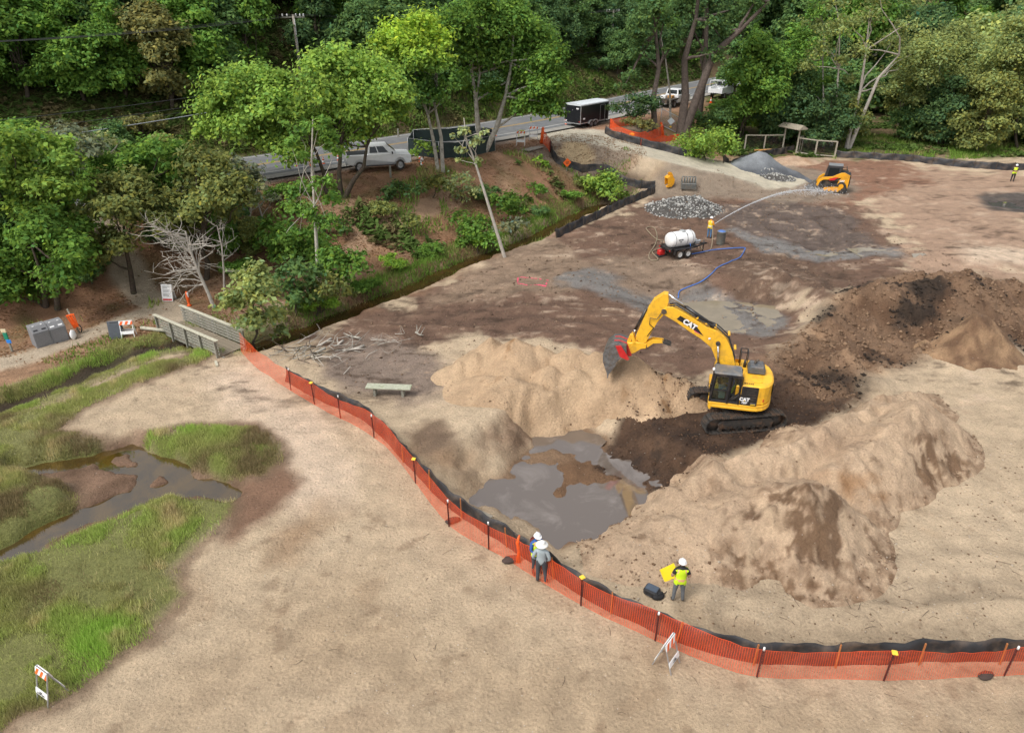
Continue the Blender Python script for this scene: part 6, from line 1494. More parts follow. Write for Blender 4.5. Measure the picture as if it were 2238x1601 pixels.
mb = MB(); mb.quad((XF - .03, YO - .1, 1.58), (XF - .03, YI + .1, 1.58), (XF - .14, YI + .1, 2.74), (XF - .14, YO - .1, 2.74)); mb.build('windscreen', M_CABGLASS, cb)
mb = MB(); mb.box((.35, .92, 1.72), (.5, .5, .14), ch=.04); mb.box((.12, .92, 2.1), (.14, .48, .7), (0, -.15, 0), ch=.04); mb.build('seat', M_BLKPL, cb)
mb = MB(); mb.box((.75, 1.2, 1.75), (.3, .1, .4), ch=.03); mb.box((.75, .66, 1.75), (.3, .1, .4), ch=.03); mb.tube([(.85, 1.2, 1.95), (.9, 1.2, 2.1)], .02, 6); mb.build('console', pm('console_grey', (.25, .27, .28), .6), cb)
mb = MB(); mb.box((1.42, 1.42, 2.25), (.05, .14, .28), ch=.02); mb.tube([(1.25, 1.33, 2.3), (1.42, 1.42, 2.3)], .015, 5); mb.build('mirror', M_STEEL, ex)
mb = MB(); mb.box((1.24, 1.0, ZR + .02), (.1, .16, .1), ch=.02); mb.build('work_light', M_WHITEPL, cb)
# boom, stick, bucket (profiles surveyed in the plane of the boom)
BY = .0
mb = MB(); slab(mb, [(.55, 1.55), (.9, 2.3), (1.18, 3.0), (1.45, 3.55), (1.95, 3.93), (2.5, 4.24), (3.1, 4.62), (3.78, 4.98), (3.82, 5.16), (3.60, 5.33), (3.36, 5.36), (2.6, 5.0), (1.75, 4.52), (1.25, 4.38), (.85, 4.10), (.5, 3.45), (.25, 2.7), (.12, 1.9), (.12, 1.5)], -.24 + BY, .24 + BY, ch=.015); boom = mb.build('boom', M_YEL, ex)
mb = MB(); mb.prism([(1.86, 4.10), (2.28, 4.62), (2.98, 4.98), (3.12, 4.80)], .238, .246); mb.build('decal', M_BLACK, boom)
mb = MB(); mb.prism([(2.0, 4.155), (2.05, 4.20), (2.3, 4.345), (2.28, 4.28)], .238, .247); mb.build('decal_stripe', pm('magenta', (.6, .08, .2), .5), boom)
bang = math.atan2(.46, .87)
text('lettering', 'CAT', .33, M_TXTW, boom, (2.52, .252, 4.60), (HALF, bang, math.pi), bold=.018)
mb = MB(); mb.add([(2.42, .254, 4.46), (2.56, .254, 4.53), (2.5, .254, 4.62)], [(0, 1, 2)]); mb.build('logo_triangle', M_TXTY, boom)
mb = MB(); mb.box((1.58, .25, 4.0), (.1, .05, .1), ch=.02); mb.build('boom_light', M_WHITEPL, boom)
for s_ in (1, -1):
    mb = MB(); mb.cyl((.85, .30 * s_, 1.75), (1.05, .30 * s_, 2.85), .075, n=12); mb.build('boom_cylinder', M_YEL if False else M_DKSTEEL, ex)
    mb = MB(); mb.cyl((1.03, .30 * s_, 2.7), (1.18, .30 * s_, 3.80), .042, n=10); mb.build('boom_rod', M_CHROME, ex)
    mb = MB(); mb.cyl((1.18, .24 * s_, 3.82), (1.18, .36 * s_, 3.82), .1, n=14); mb.build('pin_boss', M_DKSTEEL, boom)
mb = MB(); mb.cyl((1.54, 0, 4.58), (2.78, 0, 5.33), .085, n=12); mb.box((1.5, 0, 4.52), (.24, .2, .2), ch=.03); mb.build('stick_cylinder', M_BLACK, boom)
mb = MB(); mb.cyl((2.75, 0, 5.31), (3.62, 0, 5.87), .042, n=10); mb.build('stick_rod', M_CHROME, boom)
mb = MB()
for i, off in enumerate((-.16, -.1, .1, .16)):
    mb.tube([(.25, off, 2.2), (.35, off * 1.2, 3.1), (.75, off * 1.3, 4.1), (1.3, off * 1.2, 4.55), (2.0, off, 4.8), (3.2, off, 5.42), (3.5, off, 5.35)], .022, 5)
mb.build('hydraulic_hoses', M_BLKPL, boom); mb = MB()
for k in range(5): mb.box((.55 + .42 * k if k > 1 else .4 + k * .35, 0, (3.6, 4.25, 4.55, 4.68, 4.9)[k]), (.1, .42, .06), ch=.01)
mb.build('hose_clamps', M_YEL, boom)
mb = MB(); slab(mb, [(3.62, 5.92), (3.80, 5.93), (4.22, 5.58), (4.44, 5.13), (4.64, 4.45), (4.86, 3.75), (4.86, 3.55), (4.62, 3.38), (4.38, 3.45), (4.20, 3.95), (3.95, 4.55), (3.74, 4.88), (3.62, 5.2), (3.56, 5.6)], -.19 + BY, .19 + BY, ch=.012); stick = mb.build('stick', M_YEL, ex)
mb = MB(); mb.cyl((3.72, -.28, 5.1), (3.72, .28, 5.1), .12, n=16); mb.build('elbow_pin', M_DKSTEEL, stick)
mb = MB(); mb.cyl((4.50, 0, 5.08), (4.93, 0, 3.98), .07, n=12); mb.build('bucket_cylinder', M_BLACK, stick)
mb = MB(); mb.cyl((4.92, 0, 4.0), (5.03, 0, 3.66), .038, n=10); mb.build('bucket_rod', M_CHROME, stick)
mb = MB()
for off in (-.2, .2):
    mb.tube([(3.75, off, 5.15), (4.0, off * 1.3, 4.7), (4.3, off * 1.4, 4.75), (4.3, off * 1.2, 4.4), (4.1, off * 1.1, 4.25), (4.35, off, 3.8)], .02, 5)
mb.build('stick_hoses', M_DKSTEEL, stick)
mb = MB(); mb.prism([(4.98, 3.78), (5.1, 3.72), (4.95, 3.2), (4.82, 3.25)], .16, .2); mb.prism([(4.98, 3.78), (5.1, 3.72), (4.95, 3.2), (4.82, 3.25)], -.2, -.16)
mb.prism([(5.0, 3.75), (5.15, 3.7), (5.3, 3.25), (5.15, 3.2)], -.1, .1); mb.build('bucket_linkage', M_YEL, ex)
mb = MB(); slab(mb, [(4.35, 3.40), (4.85, 3.42), (5.15, 3.33), (5.42, 3.30), (5.28, 3.02), (5.0, 2.78), (4.85, 2.85), (4.6, 3.08), (4.36, 3.14)], -.2, .2, ch=.02); mb.build('quick_coupler', M_YEL, ex)
mb = MB(); mb.prism([(4.4, 3.42), (4.1, 3.62), (3.62, 3.6), (3.55, 3.5), (4.05, 3.42), (4.3, 3.18)], .10, .15); mb.prism([(4.4, 3.42), (4.1, 3.62), (3.62, 3.6), (3.55, 3.5), (4.05, 3.42), (4.3, 3.18)], -.15, -.10); mb.build('thumb', M_YEL, ex)
mb = MB()
for y in (-.16, 0, .16): mb.prism([(3.66, 3.6), (3.3, 3.5), (3.22, 3.4), (3.35, 3.4), (3.6, 3.48)], y - .03, y + .03)
mb.build('thumb_teeth', M_DKSTEEL, ex)
# bucket: curved shell between two cheek plates, red ears
outer = [(5.25, 3.32), (5.62, 3.43), (5.92, 3.38), (6.18, 3.12), (6.31, 2.75), (6.28, 2.35), (6.14, 1.98), (6.02, 1.66)]
inner = [(5.28, 3.24), (5.60, 3.33), (5.86, 3.28), (6.08, 3.06), (6.2, 2.74), (6.17, 2.38), (6.05, 2.02), (5.98, 1.70)]
mb = MB(); mb.prism(outer + inner[::-1], -.52, .52, ch=.0)
bucket = mb.build('bucket', pm('bucket_steel', (.13, .13, .125), .5, .4, var=.3, dirt=DUST, dirt_amt=.6), ex)
cheek = outer + [(5.75, 2.28), (5.5, 2.62), (5.2, 2.9)]
mb = MB(); mb.prism(cheek, .50, .55, ch=.008); mb.prism(cheek, -.55, -.50, ch=.008); mb.prism([(6.02, 1.66), (6.10, 1.9), (5.75, 2.28), (5.62, 2.4), (5.70, 2.2)], .55, .57); mb.build('cheek_plate', pm('cheek_steel', (.16, .155, .15), .55, .3, var=.35, dirt=tuple(S(105, 80, 60)), dirt_amt=.7, dirt_scale=4), bucket)
for y in (-.45, -.22, 0, .22, .45):
    mb = MB(); mb.prism([(6.06, 1.78), (5.96, 1.78), (6.0, 1.5), (6.04, 1.5)], y - .05, y + .05); mb.build('tooth', M_STEEL, bucket)
mb = MB(); mb.prism([(5.25, 3.34), (5.62, 3.45), (5.85, 3.42), (5.45, 2.86), (5.1, 2.66), (4.98, 2.72), (5.1, 3.0)], .18, .26, ch=.01); mb.prism([(5.25, 3.34), (5.62, 3.45), (5.85, 3.42), (5.45, 2.86), (5.1, 2.66), (4.98, 2.72), (5.1, 3.0)], -.26, -.18, ch=.01); mb.prism([(5.5, 3.35), (5.75, 3.3), (5.5, 2.75), (5.15, 2.62), (5.05, 2.68)], .555, .59, ch=.005); mb.build('bucket_ear', M_RED, bucket)

# ---------------------------------------------------------------- compact track loader
clp = at(1815, 416); cl_ang = math.radians(158)
ld = thing('track_loader', clp, cl_ang, 'small yellow tracked loader with its bucket in the gravel', 'loader', scale=1.15)
for sgn in (1, -1):
    mb = MB(); prof = []
    for (cx, cz, R, a0, a1) in ((-.75, .62, .34, 20, 160), (-.95, .3, .28, 160, 270), (.75, .28, .26, 270, 390), (.6, .42, .2, 30, 80)):
        for k in range(6): a = math.radians(a0 + (a1 - a0) * k / 5); prof.append((cx + R * math.cos(a), cz + R * math.sin(a)))
    mb.prism(prof, sgn * .62, sgn * .98, ch=.02); tr = mb.build('track', M_RUBBER, ld)
    n = len(prof); mb = MB()
    for i in range(n):
        a = Vector(prof[i]); b = Vector(prof[(i + 1) % n]); L = (b - a).length; m = max(1, int(L / .1))
        for k in range(m):
            p = a.lerp(b, (k + .5) / m); ang = math.atan2(b.y - a.y, b.x - a.x); mb.box((p.x, sgn * .8, p.y), (.045, .36, .05), (0, -ang, 0))
    mb.build('lugs', M_RUBBER, tr)
    mb = MB(); y = sgn * .985
    mb.prism([(-.75, .3), (.6, .22), (.62, .42), (-.2, .55), (-.75, .55)], y - .01, y + .02)
    for k in range(4): mb.cyl((-.5 + k * .33, y, .25), (-.5 + k * .33, y + sgn * .05, .25), .11, n=12)
    mb.cyl((-.72, y, .62), (-.72, y + sgn * .05, .62), .2, n=14); mb.build('roller_frame', M_YEL2, tr)
    y0, y1 = (sgn * .62, sgn * .80) if sgn > 0 else (sgn * .80, sgn * .62)
    mb = MB(); mb.prism([(-1.15, 1.30), (-.85, 1.72), (-.55, 1.68), (.1, 1.32), (.85, 1.22), (1.15, .95), (1.3, .5), (1.12, .45), (.98, .85), (.75, 1.02), (.1, 1.08), (-.6, 1.28)], y0, y1, ch=.02); arm = mb.build('lift_arm', M_YEL2, ld)
    mb = MB(); mb.prism([(-.45, 1.35), (.0, 1.25), (.35, 1.12), (.3, 1.0), (-.1, 1.05)], sgn * .80 - .012, sgn * .80 + .012); mb.build('red_decal', M_RED, arm)
    mb = MB(); mb.prism([(-.35, .5), (-1.25, .42), (-1.28, 1.5), (-.9, 1.68), (-.45, 1.0)], sgn * .7 - .09, sgn * .7 + .09, ch=.02); sd = mb.build('side_tower', M_YEL2, ld)
    text('lettering', 'CAT', .2, M_TXTW, sd, (-.72, sgn * .80, 1.02), (HALF, 0, math.pi if sgn > 0 else 0), bold=.012)
    mb = MB(); mb.cyl((-.75, sgn * .72, 1.2), (.1, sgn * .72, .9), .06, n=8); mb.build('lift_cylinder', M_DKSTEEL, ld)
mb = MB(); mb.box((-.1, 0, .72), (1.9, 1.2, .6), ch=.06); mb.build('chassis', M_DKSTEEL, ld)
mb = MB(); mb.box((-1.2, 0, 1.05), (.3, 1.3, 1.0), ch=.05); eb = mb.build('engine_door', M_BLKPL, ld); mb = MB()
for k in range(7): mb.box((-1.36, 0, .72 + k * .1), (.02, .95, .03))
mb.build('grille', M_DKSTEEL, eb); mb = MB(); mb.box((-.85, 0, 1.62), (.6, 1.2, .1), ch=.03); mb.build('engine_cover', M_BLKPL, ld)
mb = MB(); mb.prism([(-.55, 1.5), (.55, 1.0), (.75, 1.0), (.55, 2.05), (.45, 2.15), (-.5, 2.18), (-.62, 2.08)], -.48, .48, ch=.05); lc = mb.build('cab', M_BLKPL, ld)
mb = MB(); mb.prism([(-.35, 1.55), (.5, 1.2), (.45, 1.98), (-.35, 2.0)], .478, .486); mb.prism([(-.35, 1.55), (.5, 1.2), (.45, 1.98), (-.35, 2.0)], -.486, -.478); mb.build('window', M_GLASS, lc)
mb = MB(); mb.box((-.04, 0, 2.2), (1.15, .92, .07), ch=.03); mb.box((-.02, 0, 2.245), (.6, .6, .03), ch=.01); mb.build('cab_roof', pm('loader_roof', (.2, .21, .22), .5, var=.1), lc)
mb = MB(); mb.box((-.95, .45, 1.95), (.08, .18, .16), ch=.02); mb.tube([(-.6, .45, 1.9), (-.95, .45, 1.95)], .03, 6); mb.box((-.95, -.45, 1.95), (.08, .18, .16), ch=.02); mb.tube([(-.6, -.45, 1.9), (-.95, -.45, 1.95)], .03, 6); mb.build('rear_light', M_DKSTEEL, ld)
mb = MB(); mb.prism([(1.25, .5), (1.3, .1), (1.9, .03), (2.05, .06), (1.42, .16), (1.38, .62), (1.3, .66)], -.92, .92); mb.prism([(1.28, .6), (1.3, .08), (2.0, .04), (1.5, .55)], .9, .94); mb.prism([(1.28, .6), (1.3, .08), (2.0, .04), (1.5, .55)], -.94, -.9); mb.build('bucket', M_STEEL, ld)

# ---------------------------------------------------------------- road vehicles
def arch(cx, r, z0, n=9, clearance=.06):
    return [(cx - (r + clearance) * math.cos(math.pi * k / (n - 1)), z0 + (r + clearance) * math.sin(math.pi * k / (n - 1))) for k in range(n)]
def pickup(name, loc, rz, label, bed='box', L=5.7, W=1.95, paint=None):
    paint = paint or M_WHITE
    root = thing(name, loc, rz, label, 'truck'); wr = .40; fx, bx = 1.85, -1.75
    low = .48
    prof = [(-2.8, .62), (bx - wr - .07, low)] + arch(bx, wr, low) + [(bx + wr + .07, low), (fx - wr - .07, low)] + arch(fx, wr, low) + [(fx + wr + .07, low), (2.72, .5), (2.84, .7), (2.86, 1.08), (2.74, 1.2), (1.5, 1.29), (1.42, 1.32), (-.95, 1.32), (-1.0, 1.30), (-2.82, 1.30)]
    if bed == 'flat': prof = [(-.9, low), (fx - wr - .07, low)] + arch(fx, wr, low) + [(fx + wr + .07, low), (2.72, .5), (2.84, .7), (2.86, 1.08), (2.74, 1.2), (1.5, 1.29), (1.42, 1.32), (-.9, 1.32)]
    mb = MB(); mb.prism(prof, -W / 2, W / 2, ch=.05); mb.build('body', paint, root)
    cx0 = -1.0 if bed == 'box' else -.85
    mb = MB(); hw = W / 2 - .06; tw = W / 2 - .2
    lo = [(cx0, 1.31), (1.62, 1.31)]; hi = [(cx0 + .16, 1.93), (.78, 1.93)]
    vs = [(lo[0][0], -hw, lo[0][1]), (lo[1][0], -hw, lo[1][1]), (lo[1][0], hw, lo[1][1]), (lo[0][0], hw, lo[0][1]), (hi[0][0], -tw, hi[0][1]), (hi[1][0], -tw, hi[1][1]), (hi[1][0], tw, hi[1][1]), (hi[0][0], tw, hi[0][1])]
    mb.add(vs, [(0, 1, 5, 4), (1, 2, 6, 5), (2, 3, 7, 6), (3, 0, 4, 7), (4, 5, 6, 7), (3, 2, 1, 0)]); cab_ = mb.build('cabin', paint, root, bevel=.05)
    def lerp3(a, b, t): return tuple(a[i] * (1 - t) + b[i] * t for i in range(3))
    def face_quad(a, b, c, d, u0, u1, v0, v1, off):
        q = lambda u, v: Vector(lerp3(lerp3(a, b, u), lerp3(d, c, u), v)); p = [q(u0, v0), q(u1, v0), q(u1, v1), q(u0, v1)]
        n = (p[1] - p[0]).cross(p[3] - p[0]).normalized(); return [tuple(x + n * off) for x in p]
    for (i, j, k, l), spans in (((0, 1, 5, 4), ((.08, .36), (.4, .74))), ((2, 3, 7, 6), ((.26, .6), (.64, .92)))):
        for u0, u1 in spans:
            mb = MB(); mb.add(face_quad(vs[i], vs[j], vs[k], vs[l], u0, u1, .14, .86, .012), [(0, 1, 2, 3)]); mb.build('window', M_GLASS, cab_)
    mb = MB(); mb.add(face_quad(vs[1], vs[2], vs[6], vs[5], .07, .93, .1, .92, .012), [(0, 1, 2, 3)]); mb.build('windscreen', M_GLASS, cab_)
    mb = MB(); mb.add(face_quad(vs[3], vs[0], vs[4], vs[7], .1, .9, .2, .9, .012), [(0, 1, 2, 3)]); mb.build('rear_window', M_GLASS, cab_)
    for s_ in (1, -1):
        for x in (fx, bx): wheel(root, (x, s_ * (W / 2 - .10), wr), wr, .27, .25, M_RIM, s_)
        mb = MB(); mb.box((1.2, s_ * (W / 2 + .1), 1.36), (.12, .2, .18), ch=.03); mb.build('mirror', M_BLKPL, root)
        mb = MB(); mb.box((2.74, s_ * .72, .93), (.14, .38, .2), ch=.04); mb.build('headlight', pm('lamp_glass', (.6, .62, .65), .15, var=.05), root)
        for x in (.45, -.45): mb = MB(); mb.box((x, s_ * (W / 2 + .005), 1.12), (.22, .025, .04)); mb.build('door_handle', paint, root)
        mb = MB(); mb.box((.1, s_ * (W / 2 - .03), .44), (2.6, .1, .07), ch=.02); mb.build('running_board', M_BLKPL, root)
    mb = MB(); mb.box((2.82, 0, .62), (.16, W - .1, .24), ch=.04); mb.build('bumper', M_GALV, root); mb = MB(); mb.box((2.81, 0, .93), (.06, .95, .3), ch=.02); mb.build('grille', M_DKSTEEL, root)
    if bed == 'box':
        mb = MB(); mb.box((-1.9, 0, 1.305), (1.7, W - .28, .02)); mb.build('bed_floor', M_BLKPL, root)
        mb = MB(); mb.box((-2.86, 0, .62), (.12, W - .2, .2), ch=.03); mb.build('rear_bumper', M_GALV, root)
    root.scale = (.96, 1, 1.1); return root
pk = at(828, 369); pk.z = max(gz(pk.x + a, pk.y + b) for a in (-2, 0, 2) for b in (-1, 0, 1)); pickup('pickup_truck', pk, math.radians(16), 'white crew-cab pickup truck parked on the shoulder behind the trees')
# flatbed
fl = on(21.5, 100.2); root = pickup('flatbed_truck', fl, math.radians(52), 'white flatbed truck half hidden behind the pine trunks', bed='flat')
mb = MB(); mb.box((-1.95, 0, .98), (2.1, 2.2, .12), ch=.02); bed = mb.build('flat_bed', M_DKSTEEL, root)
mb = MB(); mb.box((-2.5, .3, 1.22), (.7, .7, .36), ch=.05); mb.build('tool_box', M_WHITEPL, bed); mb = MB(); mb.box((-1.5, -.2, 1.18), (.8, .7, .28), ch=.03); mb.build('crate', M_WOODN, bed); mb = MB(); mb.box((-1.95, 0, .7), (2.0, .9, .4)); mb.build('chassis', M_DKSTEEL, root)
# utility truck with rack
ut = on(30.2, 108.6); root = pickup('utility_truck', ut, math.radians(52), 'white utility truck with a ladder rack farthest along the road', bed='flat')
mb = MB()
for s_ in (1, -1): mb.box((-1.95, s_ * .86, 1.05), (2.1, .4, .72), ch=.03)
mb.box((-1.95, 0, .78), (2.1, 1.5, .12)); mb.box((-2.98, 0, 1.0), (.06, 1.6, .5)); sb = mb.build('service_body', M_WHITE, root)
for s_ in (1, -1):
    mb = MB(); mb.tube([(-2.9, s_ * .95, 1.4), (-2.9, s_ * .9, 2.15), (.6, s_ * .9, 2.2), (1.3, s_ * .9, 2.1)], .035, 6); mb.tube([(-1.0, s_ * .95, 1.4), (-1.0, s_ * .9, 2.17)], .035, 6); mb.build('rack_rail', M_WHITE, sb)
for k in range(4): mb = MB(); mb.tube([(-2.9 + k * 1.15, -.9, 2.18), (-2.9 + k * 1.15, .9, 2.18)], .035, 6); mb.build('rack_bar', M_WHITE, sb)
mb = MB(); mb.box((-2.4, .2, 1.0), (.5, .5, .4), ch=.04); mb.build('cargo_box', M_WHITEPL, sb)
# black enclosed trailer
tl = on(8.5, 85.2); tl.z = max(tl.z, ROAD_Z + .02); root = thing('cargo_trailer', tl, math.radians(46), 'black enclosed cargo trailer with white roof parked at the top of the ramp', 'trailer')
TL, TW, T0, T1 = 5.0, 2.3, .5, 2.45
mb = MB(); mb.box((0, 0, (T0 + T1) / 2), (TL, TW, T1 - T0), ch=.04); bx = mb.build('box', pm('trailer_black', (.010, .011, .014), .3, var=.2), root)
mb = MB(); mb.add([(x, y, z) for x in (-TL / 2 - .02, TL / 2 + .02) for y, z in ((-TW / 2 - .02, T1 - .08), (-TW / 2 + .02, T1 + .06), (-.5, T1 + .17), (.5, T1 + .17), (TW / 2 - .02, T1 + .06), (TW / 2 + .02, T1 - .08))],
                  [(0, 1, 7, 6), (1, 2, 8, 7), (2, 3, 9, 8), (3, 4, 10, 9), (4, 5, 11, 10), (0, 5, 4, 3, 2, 1), (6, 7, 8, 9, 10, 11)]); mb.build('roof', pm('roof_white', (.62, .66, .68), .4, var=.08), root)
mb = MB(); 
for y in (-TW / 2, TW / 2):
    mb.box((0, y, T0 + .03), (TL + .04, .05, .08)); mb.box((0, y, T1 - .03), (TL + .04, .05, .05))
    for x in (-TL / 2, TL / 2): mb.box((x, y, (T0 + T1) / 2), (.07, .07, T1 - T0))
mb.box((-TL / 2, 0, T0), (.08, TW, .1)); mb.build('edge_trim', M_GALV, root)
mb = MB()
for x in (1.0, 1.85): mb.box((x, -TW / 2 - .01, 1.35), (.04, .03, 1.7))
mb.box((1.42, -TW / 2 - .01, 2.2), (.85, .03, .04)); mb.box((1.42, -TW / 2 - .01, .5), (.85, .03, .04)); mb.build('side_door', M_GALV, root)
for i in range(12): pass
mb = MB(); mb.box((-TL / 2 - .02, 0, 1.4), (.02, 2.0, 1.6), ch=.01); rd_ = mb.build('rear_door', pm('trailer_black', (.02, .02, .024), .3), root)
mb = MB(); mb.box((-TL / 2 - .04, .0, 1.9), (.02, .08, .1)); mb.build('latch', M_GALV, rd_)
mb = MB(); mb.box((-TL / 2 - .035, -.7, 2.08), (.012, .35, .14)); mb.box((-TL / 2 - .035, .95, .7), (.012, .3, .16)); mb.box((-1.9, -TW / 2 - .012, 1.0), (.35, .012, .16)); mb.build('sticker', M_WHITEPL, root)
for s_ in (1, -1):
    for x in (-.62, .12): wheel(root, (x, s_ * (TW / 2 - .0), .33), .33, .2, .2, M_RIMD, s_)
    mb = MB(); mb.prism([(-1.05, .35), (-1.05, .5), (-.9, .72), (-.62, .78), (-.3, .72), (-.25, .66), (-.2, .72), (.12, .78), (.4, .72), (.55, .5), (.55, .35), (.48, .35), (.45, .5), (.3, .64), (.1, .7), (-.15, .64), (-.25, .56), (-.35, .64), (-.62, .7), (-.85, .64), (-.97, .5), (-.98, .35)], s_ * TW / 2 - .13, s_ * TW / 2 + .15); mb.build('fender', M_GALV, root)
    mb = MB(); mb.box((-TL / 2 - .03, s_ * 1.0, .72), (.03, .12, .1)); mb.build('tail_light', M_RED, root)
mb = MB(); mb.tube([(TL / 2, -.7, .5), (TL / 2 + 1.2, 0, .5), (TL / 2, .7, .5)], .05, 6); mb.cyl((TL / 2 + 1.1, 0, .05), (TL / 2 + 1.1, 0, .7), .04, n=8); mb.build('tongue', M_DKSTEEL, root)

# ---------------------------------------------------------------- water tank trailer
wt = at(1487, 556); root = thing('water_trailer', wt, math.radians(24), 'white water tank on a black twin-axle trailer in the muddy site', 'trailer', scale=.95)
mb = MB(); mb.lathe([(.001, -1.18), (.30, -1.17), (.50, -1.1), (.58, -.95), (.60, -.6), (.60, .6), (.58, .95), (.50, 1.1), (.30, 1.17), (.001, 1.18)], 28, 'x', (-.2, 0, 1.32)); tank = mb.build('tank', M_WHITEPL, root)
mb = MB()
for x in (-.95, .1, .62): mb.lathe([(.612, -.03), (.618, -.02), (.618, .02), (.612, .03)], 28, 'x', (x, 0, 1.32))
mb.build('strap', M_BLKPL if False else pm('strap_grey', (.3, .3, .3), .6), tank)
mb = MB(); mb.tube([(.1, -.62, 1.3), (.1, -.45, 1.76), (.1, 0, 1.96), (.1, .4, 1.8)], .03, 6); mb.build('hold_down', M_BLKPL, tank)
mb = MB(); mb.lathe([(.24, 1.88), (.24, 1.95), (.2, 1.98), (.001, 1.98)], 18, 'z', (-.05, 0, 0)); mb.build('lid', pm('lid_grey', (.35, .36, .36), .5), tank)
text('lettering', 'WATER', .13, M_TXTK, tank, (-.55, -.612, 1.42), (HALF, 0, 0), bold=.006); text('lettering', '500', .1, M_TXTK, tank, (-.55, -.617, 1.27), (HALF, 0, 0), bold=.004)
mb = MB(); mb.box((-.2, -.55, .68), (2.7, .1, .14)); mb.box((-.2, .55, .68), (2.7, .1, .14)); mb.box((-1.5, 0, .7), (.12, 1.5, .16)); mb.box((1.1, 0, .68), (.1, 1.2, .12)); mb.box((-.2, 0, .74), (2.6, 1.2, .05))
mb.tube([(1.1, -.5, .66), (2.3, 0, .62), (1.1, .5, .66)], .06, 6); mb.cyl((2.15, 0, 0), (2.15, 0, .9), .04, n=8); mb.box((2.35, 0, .64), (.2, .1, .1)); mb.build('frame', M_BLACK, root)
for s_ in (1, -1):
    for x in (-.68, .08): wheel(root, (x, s_ * .78, .34), .34, .2, .2, M_RIMW, s_)
    mb = MB(); mb.box((-.3, s_ * .78, .76), (1.7, .26, .04), ch=.01); mb.box((-1.14, s_ * .78, .55), (.04, .26, .42), (0, .2, 0)); mb.build('fender', M_BLACK, root)
    mb = MB(); mb.box((-1.57, s_ * .66, .7), (.03, .14, .08)); mb.build('tail_light', M_RED, root)
mb = MB(); mb.box((1.4, 0, .86), (.42, .4, .28), ch=.04); mb.cyl((1.62, 0, .9), (1.75, 0, .9), .12, n=12); mb.build('pump', M_GALV, root)
mb = MB(); mb.box((1.35, .08, 1.05), (.16, .16, .14), ch=.03); mb.build('pump_engine', M_WHITEPL, root)
mb = MB(); mb.tube([(-1.5, .5, .75), (-1.5, .5, 1.2)], .03, 6); mb.tube([(1.05, .5, .75), (1.05, .5, 1.9)], .035, 6); mb.build('bracket', M_BLACK, root)
# ---------------------------------------------------------------- people
M_SKIN = pm('skin', (.42, .24, .16), .6, var=.08); M_HAIR = pm('hair_dark', (.02, .016, .012), .8)
M_HIVIS = pm('hivis_yellow', (.62, .85, .02), .6, var=.06); M_STRIPE = pm('hivis_stripe', (.8, .42, .22), .5, var=.05); M_SILVER = pm('hivis_silver', (.7, .7, .66), .4, var=.05)
M_HAT = pm('hat_white', (.8, .8, .8), .45, var=.03); M_HATS = pm('hat_straw', (.74, .73, .68), .8, var=.06); M_BOOT = pm('boots', (.05, .035, .025), .8, var=.2)
BASE = dict(pel=(0, 0, .96), wai=(0, 0, 1.1), che=(0, .01, 1.29), nb=(0, -.005, 1.44), nk=(0, .012, 1.51), h1=(0, .03, 1.575), h2=(0, .03, 1.655), h3=(0, .02, 1.73), nose=(0, .135, 1.63),
            sR=(.185, -.005, 1.405), eR=(.24, -.03, 1.13), wR=(.25, .04, .89), sL=(-.185, -.005, 1.405), eL=(-.24, -.03, 1.13), wL=(-.25, .04, .89),
            hR=(.095, 0, .9), kR=(.115, .02, .50), aR=(.12, -.02, .09), hL=(-.095, 0, .9), kL=(-.115, .02, .50), aL=(-.12, -.02, .09), tR=(.13, .15, .045), tL=(-.13, .15, .045))
RAD = dict(pel=(.16, .115), wai=(.145, .105), che=(.165, .115), nb=(.09, .07), nk=(.052, .052), h1=(.066, .08), h2=(.076, .095), h3=(.06, .075), nose=(.014, .014), s=(.068, .068), e=(.046, .046), w=(.03, .03), h=(.09, .095), k=(.06, .062), a=(.042, .045), t=(.04, .035), pm=(.036, .02), f=(.0095, .0095))
